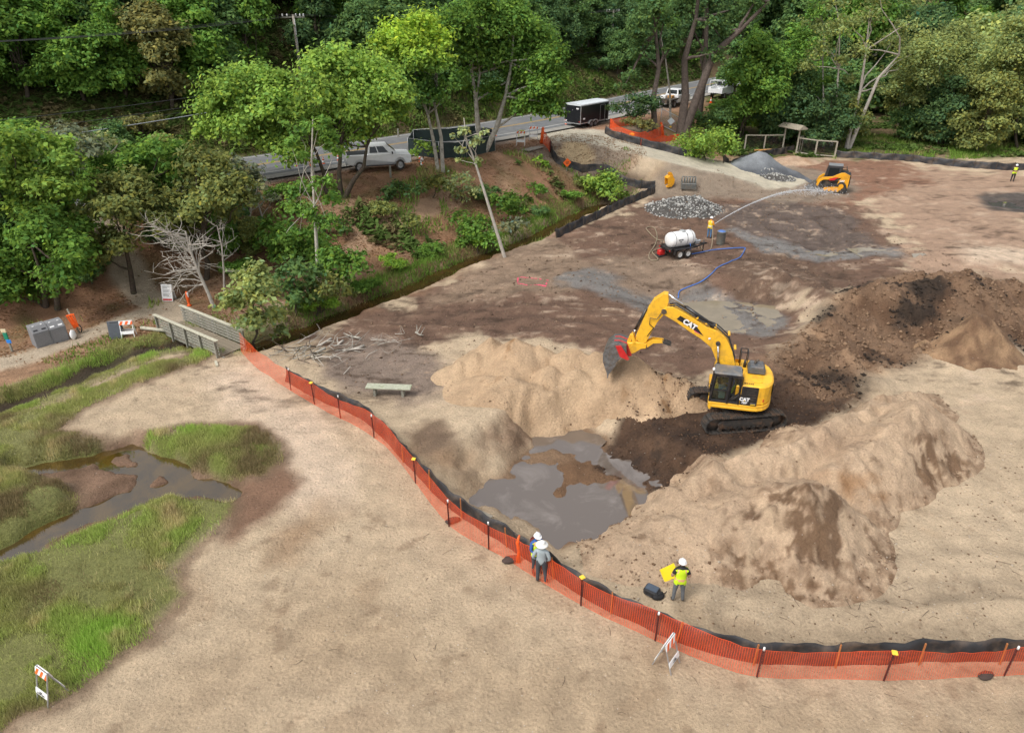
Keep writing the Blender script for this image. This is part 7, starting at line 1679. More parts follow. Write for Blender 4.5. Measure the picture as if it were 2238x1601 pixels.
def person(label, loc, rz, pose, shirt, trousers, sleeves='long', vest=None, hat='helmet', scale=1.0, group='people on the site', boots=None):
    J = dict(BASE); J.update(pose); names = list(J); pos = [Vector(J[k]) for k in names]; idx = {k: i for i, k in enumerate(names)}
    E = [('pel', 'wai'), ('wai', 'che'), ('che', 'nb'), ('nb', 'nk'), ('nk', 'h1'), ('h1', 'h2'), ('h2', 'h3'), ('h2', 'nose'), ('nb', 'sR'), ('sR', 'eR'), ('eR', 'wR'), ('nb', 'sL'), ('sL', 'eL'), ('eL', 'wL'), ('pel', 'hR'), ('hR', 'kR'), ('kR', 'aR'), ('aR', 'tR'), ('pel', 'hL'), ('hL', 'kL'), ('kL', 'aL'), ('aL', 'tL')]
    E = [(idx[a], idx[b]) for a, b in E]; rad = [RAD.get(k, RAD.get(k[0])) for k in names]; kind = list(names)
    for sd in 'RL':                              # hands: palm, four fingers and a thumb, slightly curled
        w = Vector(J['w' + sd]); d = (w - Vector(J['e' + sd])).normalized(); side = d.cross(Vector((0, 0, 1))); side = side.normalized() if side.length > .1 else Vector((1, 0, 0))
        pn = d.cross(side).normalized(); pi = len(pos); pos.append(w + d * .075); rad.append(RAD['pm']); kind.append('hand'); E.append((idx['w' + sd], pi))
        for k, (o_, l_) in enumerate(((-.03, .07), (-.01, .08), (.011, .075), (.031, .058))):
            a = len(pos); base = w + d * .095 + side * o_; pos += [base, base + d * l_ * .55 + pn * .012, base + d * l_ * .9 + pn * .035]; rad += [RAD['f']] * 3; kind += ['hand'] * 3; E += [(pi, a), (a, a + 1), (a + 1, a + 2)]
        a = len(pos); base = w + d * .045 - side * .035; pos += [base, base + d * .035 - side * .022 + pn * .015]; rad += [RAD['f'], RAD['f']]; kind += ['hand'] * 2; E += [(idx['w' + sd], a), (a, a + 1)]
    me = bpy.data.meshes.new('skel'); me.from_pydata([tuple(p) for p in pos], E, []); tmp = bpy.data.objects.new('skel', me); COL.objects.link(tmp)
    sk = tmp.modifiers.new('skin', 'SKIN'); sk.use_smooth_shade = True; ss = tmp.modifiers.new('sub', 'SUBSURF'); ss.levels = 1; ss.render_levels = 1
    for i, r_ in enumerate(rad):
        r_ = r_ if kind[i] == 'hand' else (r_[0] * 1.22, r_[1] * 1.22)
        sv = me.skin_vertices[0].data[i]; sv.radius = r_; sv.use_root = (i == 0)
    dg = bpy.context.evaluated_depsgraph_get(); body = bpy.data.meshes.new_from_object(tmp.evaluated_get(dg)); bpy.data.objects.remove(tmp)
    root = thing('person', loc, rz, label, 'person', group, scale=scale)
    region = {'pel': 1, 'wai': 0, 'che': 0, 'nb': 0, 'nk': 2, 'h1': 2, 'h2': 2, 'h3': 2, 'nose': 2, 's': 0, 'e': 0 if sleeves == 'long' else 2, 'w': 2, 'h': 1, 'k': 1, 'a': 1, 't': 3, 'hand': 2}
    seg = []
    for a, b in E:
        kb = kind[b]; seg.append((pos[a], pos[b], region.get(kb, region.get(kb[0], 0)), kb))
    for mt in (shirt, trousers, M_SKIN, boots or M_BOOT): body.materials.append(mt)
    A = np.array([s_[0] for s_ in seg]); B = np.array([s_[1] for s_ in seg]); RG = [s_[2] for s_ in seg]; KB = [s_[3] for s_ in seg]
    torso = []
    for p in body.polygons:
        c = np.array(p.center); ab = B - A; t = np.clip(((c - A) * ab).sum(1) / (np.maximum((ab * ab).sum(1), 1e-9)), 0, 1); d = np.linalg.norm(c - (A + ab * t[:, None]), axis=1)
        k = int(np.argmin(d / np.array([max(rad[E[i][0]][0], rad[E[i][1]][0]) for i in range(len(E))])))
        rg = RG[k]; kb = KB[k]
        zrel = c[2] - J['pel'][2]
        if kb in ('sR', 'sL'): rg = 0
        if kb in ('eR', 'eL'): rg = 0 if (sleeves == 'long' or t[k] < .55) else 2
        if kb in ('wR', 'wL') and sleeves == 'long' and t[k] < .9: rg = 0
        if kb in ('wai',) and t[k] < .35: rg = 0 if zrel > -.01 else 1
        if kb in ('aR', 'aL') and t[k] > .9: rg = 3
        p.material_index = rg; p.use_smooth = True
        if kb in ('wai', 'che', 'nb', 'sR', 'sL', 'pel', 'hR', 'hL') and zrel > -.10 and c[2] < J['nb'][2] + .03 and not (kb in ('sR', 'sL') and t[k] > .92): torso.append(p.index)
    link_mesh('body', body, root)
    if vest:
        mb = MB(); used = {}
        vs, fs, mi = [], [], []
        for pi in torso:
            p = body.polygons[pi]; f = []
            for v in p.vertices:
                if v not in used: used[v] = len(vs); vs.append(Vector(body.vertices[v].co) + Vector(body.vertices[v].normal) * .02)
                f.append(used[v])
            c = p.center; zr = c[2] - J['pel'][2]
            st = 0
            if .05 < zr < .11: st = 1
            elif abs(abs(c[0]) - .1) < .03 and zr > .1: st = 1
            fs.append(f); mi.append(st)
        vm = bpy.data.meshes.new('safety_vest'); vm.from_pydata(vs, [], fs); vm.materials.append(vest); vm.materials.append(M_STRIPE if vest is M_HIVIS else M_SILVER); vm.polygons.foreach_set('material_index', mi); vm.polygons.foreach_set('use_smooth', [True] * len(fs)); link_mesh('safety_vest', vm, root)
    hd = Vector(J['h2']); mb = MB()
    for s_ in (1, -1):
        mb.sphere(hd + Vector((s_ * .032, .088, .005)), .011, 6, 4, mi=1); mb.sphere(hd + Vector((s_ * .082, .0, -.01)), .022, 6, 4, (.45, .8, 1.2), mi=0)
    mb.box(hd + Vector((0, .092, -.055)), (.045, .012, .012), mi=2); mb.build('face', [M_SKIN, M_HAIR, pm('lips', (.35, .12, .1), .6)], root)
    mb = MB(); mb.sphere(hd + Vector((0, -.012, .02)), .098, 12, 7, (.86, 1.02, 1.0)); mb.build('hair', M_HAIR, root)
    mb = MB(); tp = hd + Vector((0, 0, .035))
    if hat == 'helmet':
        mb.lathe([(.118, 0), (.116, .03), (.105, .075), (.075, .115), (.035, .132), (.001, .136)], 18, 'z', tp); mb.prism([(-.001, 0), (0, .012), (.001, .0)], 0, .001)
        vs = [tp + Vector((.13 * math.sin(a), .13 * math.cos(a) * (1.45 if math.cos(a) > 0 else 1.05), -.004)) for a in [2 * math.pi * k / 18 for k in range(18)]]
        mb.add(vs + [v + Vector((0, 0, .012)) for v in vs], [tuple(range(18)), tuple(reversed(range(18, 36)))] + [(k, 18 + k, 18 + (k + 1) % 18, (k + 1) % 18) for k in range(18)])
        mb.box(tp + Vector((0, -.0, .125)), (.03, .16, .02), ch=.005); mb.build('hard_hat', M_HAT, root)
    elif hat == 'sun':
        mb.lathe([(.215, -.035), (.2, -.01), (.12, .005), (.108, .03), (.1, .085), (.07, .105), (.001, .11)], 20, 'z', tp); mb.build('sun_hat', M_HATS, root)
    return root
DENIM = pm('denim', (.07, .17, .32), .85, var=.15); CHAR = pm('charcoal_cloth', (.05, .055, .065), .85, var=.15); GREYC = pm('grey_cloth', (.30, .35, .37), .85, var=.1); BLACKC = pm('black_cloth', (.018, .018, .02), .85, var=.1); GRJ = pm('grey_jeans', (.13, .14, .15), .85, var=.12); BLUEC = pm('blue_cloth', (.03, .09, .30), .8, var=.1); ORC = pm('orange_cloth', (.85, .32, .02), .7, var=.08)
M_HIVISO = pm('hivis_amber', (.85, .62, .03), .6, var=.06)
person('person in grey pullover and white wide-brimmed hat standing with hands in pockets outside the net', at(1182, 1272), math.radians(-12), dict(eR=(.29, -.06, 1.15), wR=(.2, .07, .96), eL=(-.29, -.06, 1.15), wL=(-.2, .07, .96), kR=(.13, .03, .5), aR=(.17, -.02, .09), tR=(.2, .14, .045)), GREYC, CHAR, hat='sun')
pb = person('person in yellow vest, blue shirt and white hard hat standing behind the net', at(1172, 1252), math.radians(205), dict(eR=(.25, .06, 1.14), wR=(.12, .24, 1.12), eL=(-.25, .06, 1.14), wL=(-.1, .26, 1.1)), BLUEC, CHAR, vest=M_HIVIS)
mb = MB(); mb.box((0, -.2, 1.25), (.3, .16, .42), ch=.06); mb.box((0, -.29, 1.18), (.22, .06, .2), ch=.03); mb.build('backpack', pm('maroon_cloth', (.16, .02, .02), .8), pb)
person('person in yellow vest and black shirt seen from behind next to the black case', at(1480, 1314), math.radians(-4), dict(eR=(.29, -.02, 1.14), wR=(.17, .2, 1.08), eL=(-.29, -.02, 1.14), wL=(-.17, .2, 1.08), kR=(.13, .02, .5), aR=(.16, -.02, .09), kL=(-.13, .02, .5), aL=(-.16, -.02, .09), tR=(.19, .14, .045), tL=(-.19, .14, .045)), BLACKC, GRJ, 'short', M_HIVIS)
HOSEMAN = at(1549, 521)
person('person in orange-yellow shirt and jeans spraying water beside the tank trailer', HOSEMAN, math.radians(-35), dict(eR=(.27, .02, 1.14), wR=(.2, .3, 1.12), eL=(-.22, .12, 1.14), wL=(.05, .36, 1.08)), ORC, DENIM, 'long', M_HIVISO)
person('person in yellow vest standing with folded arms at the far right of the site', at(2211, 397), math.radians(160), dict(eR=(.24, .04, 1.14), wR=(-.02, .2, 1.2), eL=(-.24, .04, 1.14), wL=(.02, .22, 1.16)), BLACKC, BLACKC, 'long', M_HIVIS)
opl = Matrix.Translation(EXL) @ Matrix.Rotation(ex_ang, 4, 'Z') @ Vector((.32, .92, 1.80))
person('person in green vest and white hard hat at the controls inside the excavator cab', opl - Vector((0, 0, .0)), ex_ang - HALF, dict(pel=(0, 0, .1), wai=(0, -.02, .24), che=(0, -.01, .42), nb=(0, 0, .56), nk=(0, .012, .62), h1=(0, .03, .685), h2=(0, .03, .765), h3=(0, .02, .84), nose=(0, .135, .74), sR=(.185, 0, .53), eR=(.24, .1, .3), wR=(.26, .32, .27), sL=(-.185, 0, .53), eL=(-.24, .1, .3), wL=(-.26, .32, .27), hR=(.095, .06, .07), kR=(.12, .46, .08), aR=(.12, .55, -.32), hL=(-.095, .06, .07), kL=(-.12, .46, .08), aL=(-.12, .55, -.32), tR=(.12, .7, -.34), tL=(-.12, .7, -.34)), BLUEC, DENIM, 'long', M_HIVIS, scale=.92)
# water jet from the hose
nz0 = Matrix.Translation(HOSEMAN) @ Matrix.Rotation(math.radians(-35), 4, 'Z') @ Vector((.15, .42, 1.12))
tgt = at(1795, 422) + Vector((0, 0, .15))
def jet():
    mb = MB(); r = random.Random(4); N = 46; pts = []
    d = tgt - nz0; H = 1.9
    for k in range(N + 1):
        t = k / N; pts.append(nz0 + d * t + Vector((0, 0, 4 * H * t * (1 - t) * .55)))
    mb.tube(pts, [.018 + .05 * (k / N) ** 1.3 for k in range(N + 1)], 6)
    for i in range(900):
        t = r.random() ** .6; k = min(N - 1, int(t * N)); p = pts[k].lerp(pts[k + 1], t * N - k); s_ = .02 + .22 * t * t
        mb.sphere(p + Vector((r.gauss(0, s_), r.gauss(0, s_), r.gauss(0, s_) - .1 * t)), r.uniform(.012, .035), 4, 3)
    for i in range(700):
        p = tgt + Vector((r.gauss(0, .9), r.gauss(0, .9), abs(r.gauss(0, .25)))); mb.sphere(p, r.uniform(.012, .04), 4, 3)
    m = bpy.data.materials.new('water_spray'); m.use_nodes = True; b = m.node_tree.nodes['Principled BSDF']; b.inputs['Base Color'].default_value = (.8, .82, .84, 1); b.inputs['Roughness'].default_value = .2; b.inputs['Alpha'].default_value = .6
    return mb.build('water_jet', m)
tag(jet(), 'white arc of hose water landing in front of the loader', 'water jet', kind='stuff')
mb = MB(); dj = (tgt - nz0); dj.z = 0; dj.normalize(); mb.cyl(-dj * .3, dj * .12, .03, .02, 8); o = mb.build('hose_nozzle', M_BLKPL, None, loc=nz0 - Vector((0, 0, .0))); tag(o, 'black hose nozzle held by the person spraying water', 'nozzle')

# ---------------------------------------------------------------- hoses, pump, can, case, marker
def hose(name, label, pix, r, mat, lift=0.0, cat='hose', pre=None, post=None):
    pts = [at(*q) + Vector((0, 0, r + .01)) for q in pix]
    if pre: pts = [Vector(p) for p in pre] + pts
    if post: pts = pts + [Vector(p) for p in post]
    pts = [Vector(p) for p in catmull([tuple(p) for p in pts], 6)]
    pts = [Vector((p.x, p.y, max(p.z, gz(p.x, p.y) + r))) for p in pts]
    mb = MB(); mb.tube(pts, r, 7); return tag(mb.build(name, mat), label, cat)
WTM = Matrix.Translation(wt) @ Matrix.Rotation(math.radians(24), 4, 'Z') @ Matrix.Scale(.95, 4)
hose('water_hose', 'flat blue hose running from the tank trailer down to the puddle', [(1512, 556), (1530, 553), (1560, 547), (1600, 544), (1627, 543), (1626, 550), (1618, 563), (1592, 575), (1570, 585), (1552, 602), (1530, 618), (1500, 630), (1485, 638), (1482, 652)], .038, pm('hose_blue', (.05, .16, .50), .5, var=.1), pre=[WTM @ Vector((.35, -.62, 1.0))])
M_TAN = pm('hose_tan', S(150, 136, 112), .7, var=.1)
hose('suction_hose', 'tan suction hose looped on the ground left of the tank trailer', [(1456, 528), (1440, 526), (1430, 520), (1421, 512), (1412, 500), (1425, 497), (1433, 505), (1436, 520), (1432, 535), (1424, 548), (1418, 560), (1422, 569), (1435, 570), (1437, 565), (1425, 552), (1440, 545), (1456, 541)], .04, M_TAN)
hose('delivery_hose', 'pale hose drooping from the trailer pump towards the person spraying', [(1530, 540), (1538, 550), (1546, 551), (1554, 543)], .035, M_TAN, pre=[WTM @ Vector((1.55, -.2, .85))], post=[at(1556, 528) + Vector((0, 0, .5)), nz0 - dj * .3])
p = at(1444, 559); root = thing('portable_pump', p, .4, 'small red portable pump on a black base behind the tank trailer', 'pump')
mb = MB(); mb.box((0, 0, .05), (.75, .55, .1), ch=.03); mb.build('base', M_BLKPL, root); mb = MB(); mb.box((0, 0, .3), (.5, .4, .38), ch=.05); mb.build('housing', M_RED, root); mb = MB(); mb.tube([(-.2, 0, .48), (-.15, 0, .58), (.15, 0, .58), (.2, 0, .48)], .025, 6); mb.build('handle', M_RED, root); mb = MB(); mb.cyl((.25, 0, .25), (.38, 0, .25), .07, n=10); mb.build('outlet', M_GALV, root)
p = at(1574, 534); root = thing('waste_bin', p, .2, 'grey plastic bin lined with a blue bag beside the tank trailer', 'bin')
mb = MB(); mb.lathe([(.30, 0), (.32, .05), (.36, 1.0), (.38, 1.02), (.38, 1.08), (.35, 1.08), (.33, .9), (.28, .1)], 20); mb.build('bin_body', pm('bin_grey', S(120, 122, 115), .7, var=.2, dirt=DUST, dirt_amt=.5), root); mb = MB(); mb.sphere((0, .02, 1.0), .32, 12, 6, (1, 1, .45), jit=.12, seed=2); mb.build('liner', pm('liner_blue', (.08, .16, .40), .5), root)
p = at(1424, 1297); root = thing('equipment_case', p, math.radians(-35), 'open-lidded black hard case lying on the sand by the person in a yellow vest', 'case')
mb = MB(); mb.box((0, 0, .13), (.5, .38, .26), ch=.05); cs = mb.build('case_body', M_BLKPL, root); mb = MB(); mb.box((0, 0, .268), (.4, .28, .02), ch=.005); mb.build('lid_panel', pm('lid_blue_grey', (.06, .08, .11), .5), cs); mb = MB(); mb.tube([(-.1, -.2, .13), (-.1, -.26, .13), (.1, -.26, .13), (.1, -.2, .13)], .015, 6); mb.build('handle', M_BLKPL, cs)
p = at(1438, 1306); root = thing('camera_bag', p, .3, 'black soft bag with loose straps touching the hard case', 'bag')
mb = MB(); mb.sphere((0, 0, .1), .2, 12, 7, (1.1, .8, .6), jit=.15, seed=5); mb.build('bag_body', BLACKC, root); mb = MB(); mb.tube([(-.15, 0, .15), (-.1, -.1, .24), (.1, -.05, .22), (.28, .06, .05), (.4, .15, .03)], .014, 5); mb.build('strap', BLACKC, root)
p = at(1468, 1262); root = thing('landing_pad', p, math.radians(10), 'bright yellow folded landing pad propped on the sand beyond the person in a vest', 'landing pad')
mb = MB(); mb.M = Matrix.Translation((-.1, 0, .22)) @ Matrix.Rotation(math.radians(55), 4, 'X') @ Matrix.Rotation(.3, 4, 'Z'); mb.box((0, 0, 0), (.56, .5, .02), ch=.008); mb.box((0, 0, .014), (.46, .4, .006)); mb.build('panel', pm('pad_yellow', (.85, .62, .01), .6, var=.05), root); mb = MB(); mb.tube([(-.1, .1, .02), (-.1, .25, .42)], .012, 5); mb.build('prop_rod', M_BLKPL, root)
# pink survey rectangle sprayed on the mud
mb = MB(); r = random.Random(1); rec = [at(1132, 607), at(1198, 612), at(1193, 626), at(1131, 620)]
for a, b in zip(rec, rec[1:] + rec[:1]):
    n = 14
    for k in range(n):
        if r.random() < .25: continue
        q0 = a.lerp(b, k / n); q1 = a.lerp(b, (k + .9) / n); d = (b - a).normalized(); nn = Vector((-d.y, d.x, 0)) * r.uniform(.03, .055)
        z = lambda q: (q.x, q.y, gz(q.x, q.y) + .025)
        mb.quad(z(q0 - nn), z(q1 - nn), z(q1 + nn), z(q0 + nn))
tag(mb.build('paint_marking', pm('pink_paint', (.75, .08, .16), .8, var=.2)), 'pink sprayed survey rectangle on the brown mud', 'marking')

# ---------------------------------------------------------------- footbridge
BN = [Vector((-21.0, 38.4, .1)), Vector((-16.1, 34.9, .1))]; BF = [Vector((-19.85, 39.55, .1)), Vector((-15.0, 36.05, .1))]
c0 = (BN[0] + BN[1] + BF[0] + BF[1]) / 4; bdir = (BN[1] - BN[0]).normalized(); ba = math.atan2(bdir.y, bdir.x); blen = (BN[1] - BN[0]).length
bw = abs((BF[0] - BN[0]).dot(Vector((-bdir.y, bdir.x, 0))))
br = thing('footbridge', (c0.x, c0.y, .05), ba, 'weathered grey timber footbridge crossing the creek on the left', 'footbridge')
M_WOODP = pm('pale_rail_wood', S(190, 186, 166), .9, var=.2, scale=8, bump=.4)
r = random.Random(6); pl = None; n = int(blen / .16)
for k in range(n):
    if pl is None: mb = MB(); mb.box((0, 0, 0), (.145, bw - .05, .05), ch=.008); pl = mb.mesh('plank', pm('deck_wood', S(146, 134, 116), .9, var=.25, scale=7, bump=.4))
    o = link_mesh('plank', pl, br); o.location = (-blen / 2 + (k + .5) * blen / n, 0, .03 + r.uniform(-.005, .005)); o.rotation_euler = (0, 0, r.uniform(-.01, .01))
for y in (-bw / 2 + .15, 0, bw / 2 - .15): mb = MB(); mb.box((0, y, -.12), (blen + .3, .12, .22)); mb.build('beam', M_WOODG, br)
for s_ in (-1, 1):
    y = s_ * bw / 2; rl = MB(); rl.box((0, y + s_ * .04, 1.02), (blen + .15, .2, .05), ch=.01); rail = rl.build('handrail', M_WOODP, br)
    pm_ = None; bd = None
    for k in range(5):
        if pm_ is None: mb = MB(); mb.box((0, 0, .38), (.1, .1, 1.26)); pm_ = mb.mesh('post', M_WOODG)
        o = link_mesh('post', pm_, br); o.location = (-blen / 2 + .15 + k * (blen - .3) / 4, y + s_ * .09, 0)
    for k in range(5):
        mb = MB(); mb.box((0, 0, 0), (blen, .035, .125), ch=.006)
        mb.build('rail_board', M_WOODG, br, loc=(r.uniform(-.02, .02), y, .18 + k * .185))
mb = MB(); mb.box((0, 0, .06), (.14, .6, .12), ch=.02); p = at(474, 797); tag(mb.build('timber_block', M_WOODP, None, loc=p, rot=(0, 0, .5)), 'short pale timber lying at the near end of the footbridge', 'timber')
mb = MB(); mb.cyl((-.9, 0, .1), (.9, 0, .12), .11, .1, 10); p = at(338, 723); tag(mb.build('edging_log', M_WOODP, None, loc=p, rot=(0, 0, -.25)), 'pale log edging the path left of the footbridge', 'log')

# ---------------------------------------------------------------- bench
p = at(851, 862); root = thing('bench', p, math.radians(-4), 'weathered backless wooden bench standing alone on the grey soil', 'bench')
for y in (-.13, .13): mb = MB(); mb.box((0, y, .45), (2.25, .24, .06), ch=.012); mb.build('seat_plank', pm('bench_wood', S(176, 178, 158), .9, var=.2, scale=8, bump=.4, dirt=tuple(S(128, 140, 96)), dirt_amt=.6), root)
for x in (-.7, .7): mb = MB(); mb.box((x, 0, .2), (.12, .36, .46)); mb.build('leg', M_WOODG, root)

# ---------------------------------------------------------------- recycling bins, signs and posts at the left
a_ = at(82, 762); b_ = at(153, 742); ang = math.atan2(b_.y - a_.y, b_.x - a_.x); Lb = (b_ - a_).length; mid = (a_ + b_) / 2; nb_ = Vector((-math.sin(ang), math.cos(ang), 0))
M_BINC = pm('bin_concrete', S(134, 134, 136), .85, var=.12, scale=20, bump=.2)
for k, lab in ((0, 'grey recycling station with two black slots, the left one of the pair'), (1, 'grey recycling station with white stickers, the right one of the pair')):
    w = Lb / 2 - .01; loc = a_.lerp(b_, .25 + .5 * k) + nb_ * .42; root = thing('recycling_bin', (loc.x, loc.y, gz(loc.x, loc.y) - .02), ang, lab, 'bin', 'grey recycling bins')
    mb = MB(); mb.prism([(-.42, 0), (.4, 0), (.4, 1.18), (.3, 1.2), (-.12, 1.18), (-.4, .88)], -w / 2, w / 2, ch=.02); mb.M = Matrix.Identity(4)
    mb.v = [(y, x, z) for x, y, z in mb.v]; mb.f = [tuple(reversed(f)) for f in mb.f]; bd = mb.build('cabinet', M_BINC, root)
    for s_ in (-1, 1):
        mb = MB(); mb.box((s_ * w * .25, -.30, .99), (w * .26, .02, .09), (math.radians(-45), 0, 0)); mb.build('slot', M_BLKPL if k == 0 else M_WHITEPL, bd)
        mb = MB(); mb.lathe([(.001, .006), (.06, .006), (.06, 0)], 12, 'z'); o = mb.build('round_label', M_WHITEPL, bd, loc=(s_ * w * .25, -.06, 1.19)); 
    mb = MB(); mb.box((0, -.425, .45), (w - .12, .012, .7), ch=.004); mb.build('door', M_BINC, bd)
p = at(155, 745) + Vector((.1, .2, 0)); mb = MB(); mb.sphere((0, 0, .3), .28, 10, 7, (.5, .8, 1.1), jit=.12, seed=9); tag(mb.build('rubbish_bag', M_WHITEPL, None, loc=p), 'white rubbish bag leaning on the right-hand recycling station', 'bag')
p = at(27, 768); root = thing('trail_post', p, 0, 'slim wooden post with green and blue signs at the left edge', 'sign post')
mb = MB(); mb.box((0, 0, .6), (.09, .09, 1.25)); mb.build('post', M_WOODG, root); mb = MB(); mb.box((-.02, -.07, 1.3), (.28, .06, .2), ch=.01); mb.build('cream_top', pm('cream_sign', S(226, 212, 176), .7), root)
mb = MB(); mb.box((0, -.07, .98), (.22, .08, .42), ch=.015); mb.build('green_box', pm('green_sign', (.01, .22, .13), .5), root); mb = MB(); mb.box((.1, -.12, .68), (.26, .03, .2), ch=.005); mb.build('blue_sign', pm('blue_sign', (.02, .22, .7), .5), root)
p = at(175, 728); root = thing('leaning_post', p, 0, 'leaning wooden post wrapped in folded orange plastic barrier', 'post')
mb = MB(); mb.cyl((0, 0, -.1), (-.38, .1, 1.5), .05, .045, 8); mb.build('post', M_WOODG, root)
mb = MB()
for k in range(3): mb.M = Matrix.Translation((-.22 + .05 * k, -.06 + .02 * k, .45 + .02 * k)) @ Matrix.Rotation(-.3 + .1 * k, 4, 'Y'); mb.box((0, 0, .3), (.08, .05, .85), ch=.015); mb.box((.16, 0, .3), (.06, .05, .75), ch=.015); mb.box((.08, 0, .7), (.26, .05, .1), ch=.015); mb.box((.08, 0, .1), (.26, .05, .08), ch=.015)
mb.build('folded_barrier', M_ORANGE, root); mb = MB(); mb.tube([(.1, 0, .05), (.16, .05, .3), (.1, 0, .55), (0, 0, .6)], .03, 6); mb.build('chain', M_BLKPL, root)

# ---------------------------------------------------------------- barricades and boards
M_STRO = pm('stripe_orange', (.85, .14, .02), .5, var=.06)
def striped(mb_o, mb_w, w, h, y, z, n=5):
    mb_w.box((0, y, z), (w, .03, h), ch=.006)
    s_ = w / n
    for k in range(n):
        if k % 2 == 0:
            x = -w / 2 + k * s_; sh = h * .45
            pts = [(x, z - h / 2 + .005), (x + s_, z - h / 2 + .005), (min(x + s_ + sh, w / 2), z + h / 2 - .005), (min(x + sh, w / 2), z + h / 2 - .005)]
            for yy in (y - .018, y + .018): mb_o.add([(a, yy, b) for a, b in pts], [(0, 1, 2, 3)])
def barricade(loc, rz, label, H=1.0, W=.62, spread=.5, plain=True, txt=None, legs_mat=None, group='A-frame barricades'):
    root = thing('barricade', loc, rz, label, 'barricade', group); tl_ = math.atan2(spread / 2, H)
    for s_ in (-1, 1):
        fr = MB(); M_ = Matrix.Rotation(s_ * tl_, 4, 'X'); base = Matrix.Translation((0, s_ * spread / 2, 0)); fr.M = base @ M_
        Lg = H / math.cos(tl_)
        for x in (-W / 2 + .02, W / 2 - .02): fr = MB(); fr.M = base @ M_; fr.box((x, 0, Lg / 2), (.035, .03, Lg)); fr.build('leg', legs_mat or M_GALV, root)
        ow, oo = MB(), MB(); ow.M = oo.M = base @ M_
        striped(oo, ow, W, .22, s_ * .02, Lg - .13)
        top = ow.build('striped_board', M_WHITEPL, root); oo.build('stripes', M_STRO, top)
        if plain:
            lw = MB(); lw.M = base @ M_; lw.box((0, s_ * .02, Lg * .32), (W, .025, .18), ch=.005); lb = lw.build('lower_board', M_WHITEPL, root)
            if txt and s_ < 0:
                q = base @ M_ @ Vector((0, -.045, Lg * .32)); text('lettering', txt, .055, M_TXTK, lb, q, (HALF + s_ * tl_, 0, 0))
    return root
barricade((at(83, 1526) + at(104, 1541)) / 2 + Vector((.2, .2, 0)), math.radians(-30), 'striped A-frame barricade in the marsh grass at the lower left', 1.12, .56, .62, txt='PARK\nCLOSED AREA')
barricade((at(1432, 1448) + at(1479, 1450)) / 2, math.radians(52), 'striped A-frame barricade standing just outside the orange net', 1.05, .6, .62, txt='AREA\nCLOSED')
barricade(at(1138, 318), math.radians(-8), 'white-legged striped barricade at the roadside, nearer of the pair', 1.4, .85, .6, legs_mat=M_WHITEPL)
barricade(at(1166, 306), math.radians(-4), 'striped barricade at the roadside beside the orange tube', 1.35, .85, .6)
barricade(at(283, 735), math.radians(12), 'white plastic striped barricade beside the dark sandwich board', 1.0, .72, .5, legs_mat=M_WHITEPL)
p = at(1140, 302); root = thing('folded_sign', p, 0, 'yellow-green folded sign stand behind the nearer roadside barricade', 'sign stand'); mb = MB()
for x in (-.3, .3): mb.tube([(x, 0, 0), (x * .9, .1, .8)], .04, 6)
mb.box((0, .08, .75), (.6, .05, .1)); mb.build('frame', pm('lime_frame', (.4, .42, .03), .6), root)
def sandwich(loc, rz, label, mat, H, W, tilt=.22, panel=None):
    root = thing('sandwich_board', loc, rz, label, 'sign')
    for s_ in (-1, 1):
        mb = MB(); mb.M = Matrix.Translation((0, s_ * H * tilt, 0)) @ Matrix.Rotation(s_ * tilt, 4, 'X'); mb.box((0, 0, H / 2), (W, .04, H), ch=.012); bd = mb.build('board', mat, root)
        if s_ < 0:
            mm = mb.M
            if panel == 'notice':
                q = MB(); q.M = mm; q.box((0, -.025, H * .1), (W * .84, .008, H * .1)); q.build('red_band', M_RED, bd)
                q = MB(); q.M = mm; rr_ = random.Random(2)
                for k in range(14):
                    ww = W * .7 * rr_.uniform(.6, 1); 
                    if k in (4, 9): continue
                    q.box((-(W * .7 - ww) / 2, -.024, H * (.9 - k * .045)), (ww, .004, .014))
                q.build('text_lines', M_TXTK, bd)
            else:
                q = MB(); q.M = mm; q.box((0, -.024, H * .46), (W * .84, .01, H * .76), ch=.003); q.build('inset_panel', pm('board_panel', (.075, .085, .1), .6), bd); q = MB(); q.M = mm; q.box((0, -.025, H * .93), (W * .6, .012, .035)); q.build('grip_slot', M_BLKPL, bd)
    return root
sandwich(at(258, 737), math.radians(10), 'dark grey plastic sandwich board beside the path to the footbridge', pm('board_grey', (.09, .1, .115), .6, var=.1), 1.05, .75)
sandwich(at(371, 655), math.radians(-4), 'white notice board with a red band under the bare white tree', M_WHITEPL, 1.1, .72, panel='notice')
p = at(414, 668); root = thing('wrapped_delineator', p, .2, 'orange and white wrapped delineator post at the head of the footbridge', 'delineator')
mb = MB(); mb.lathe([(.15, 0), (.15, .06), (.06, .1), (.09, .3), (.11, .6), (.08, .9), (.04, .98)], 12); mb.build('orange_wrap', M_ORANGE, root); mb = MB(); mb.box((.05, -.06, .75), (.1, .06, .3), ch=.02); mb.build('white_wrap', M_WHITEPL, root)
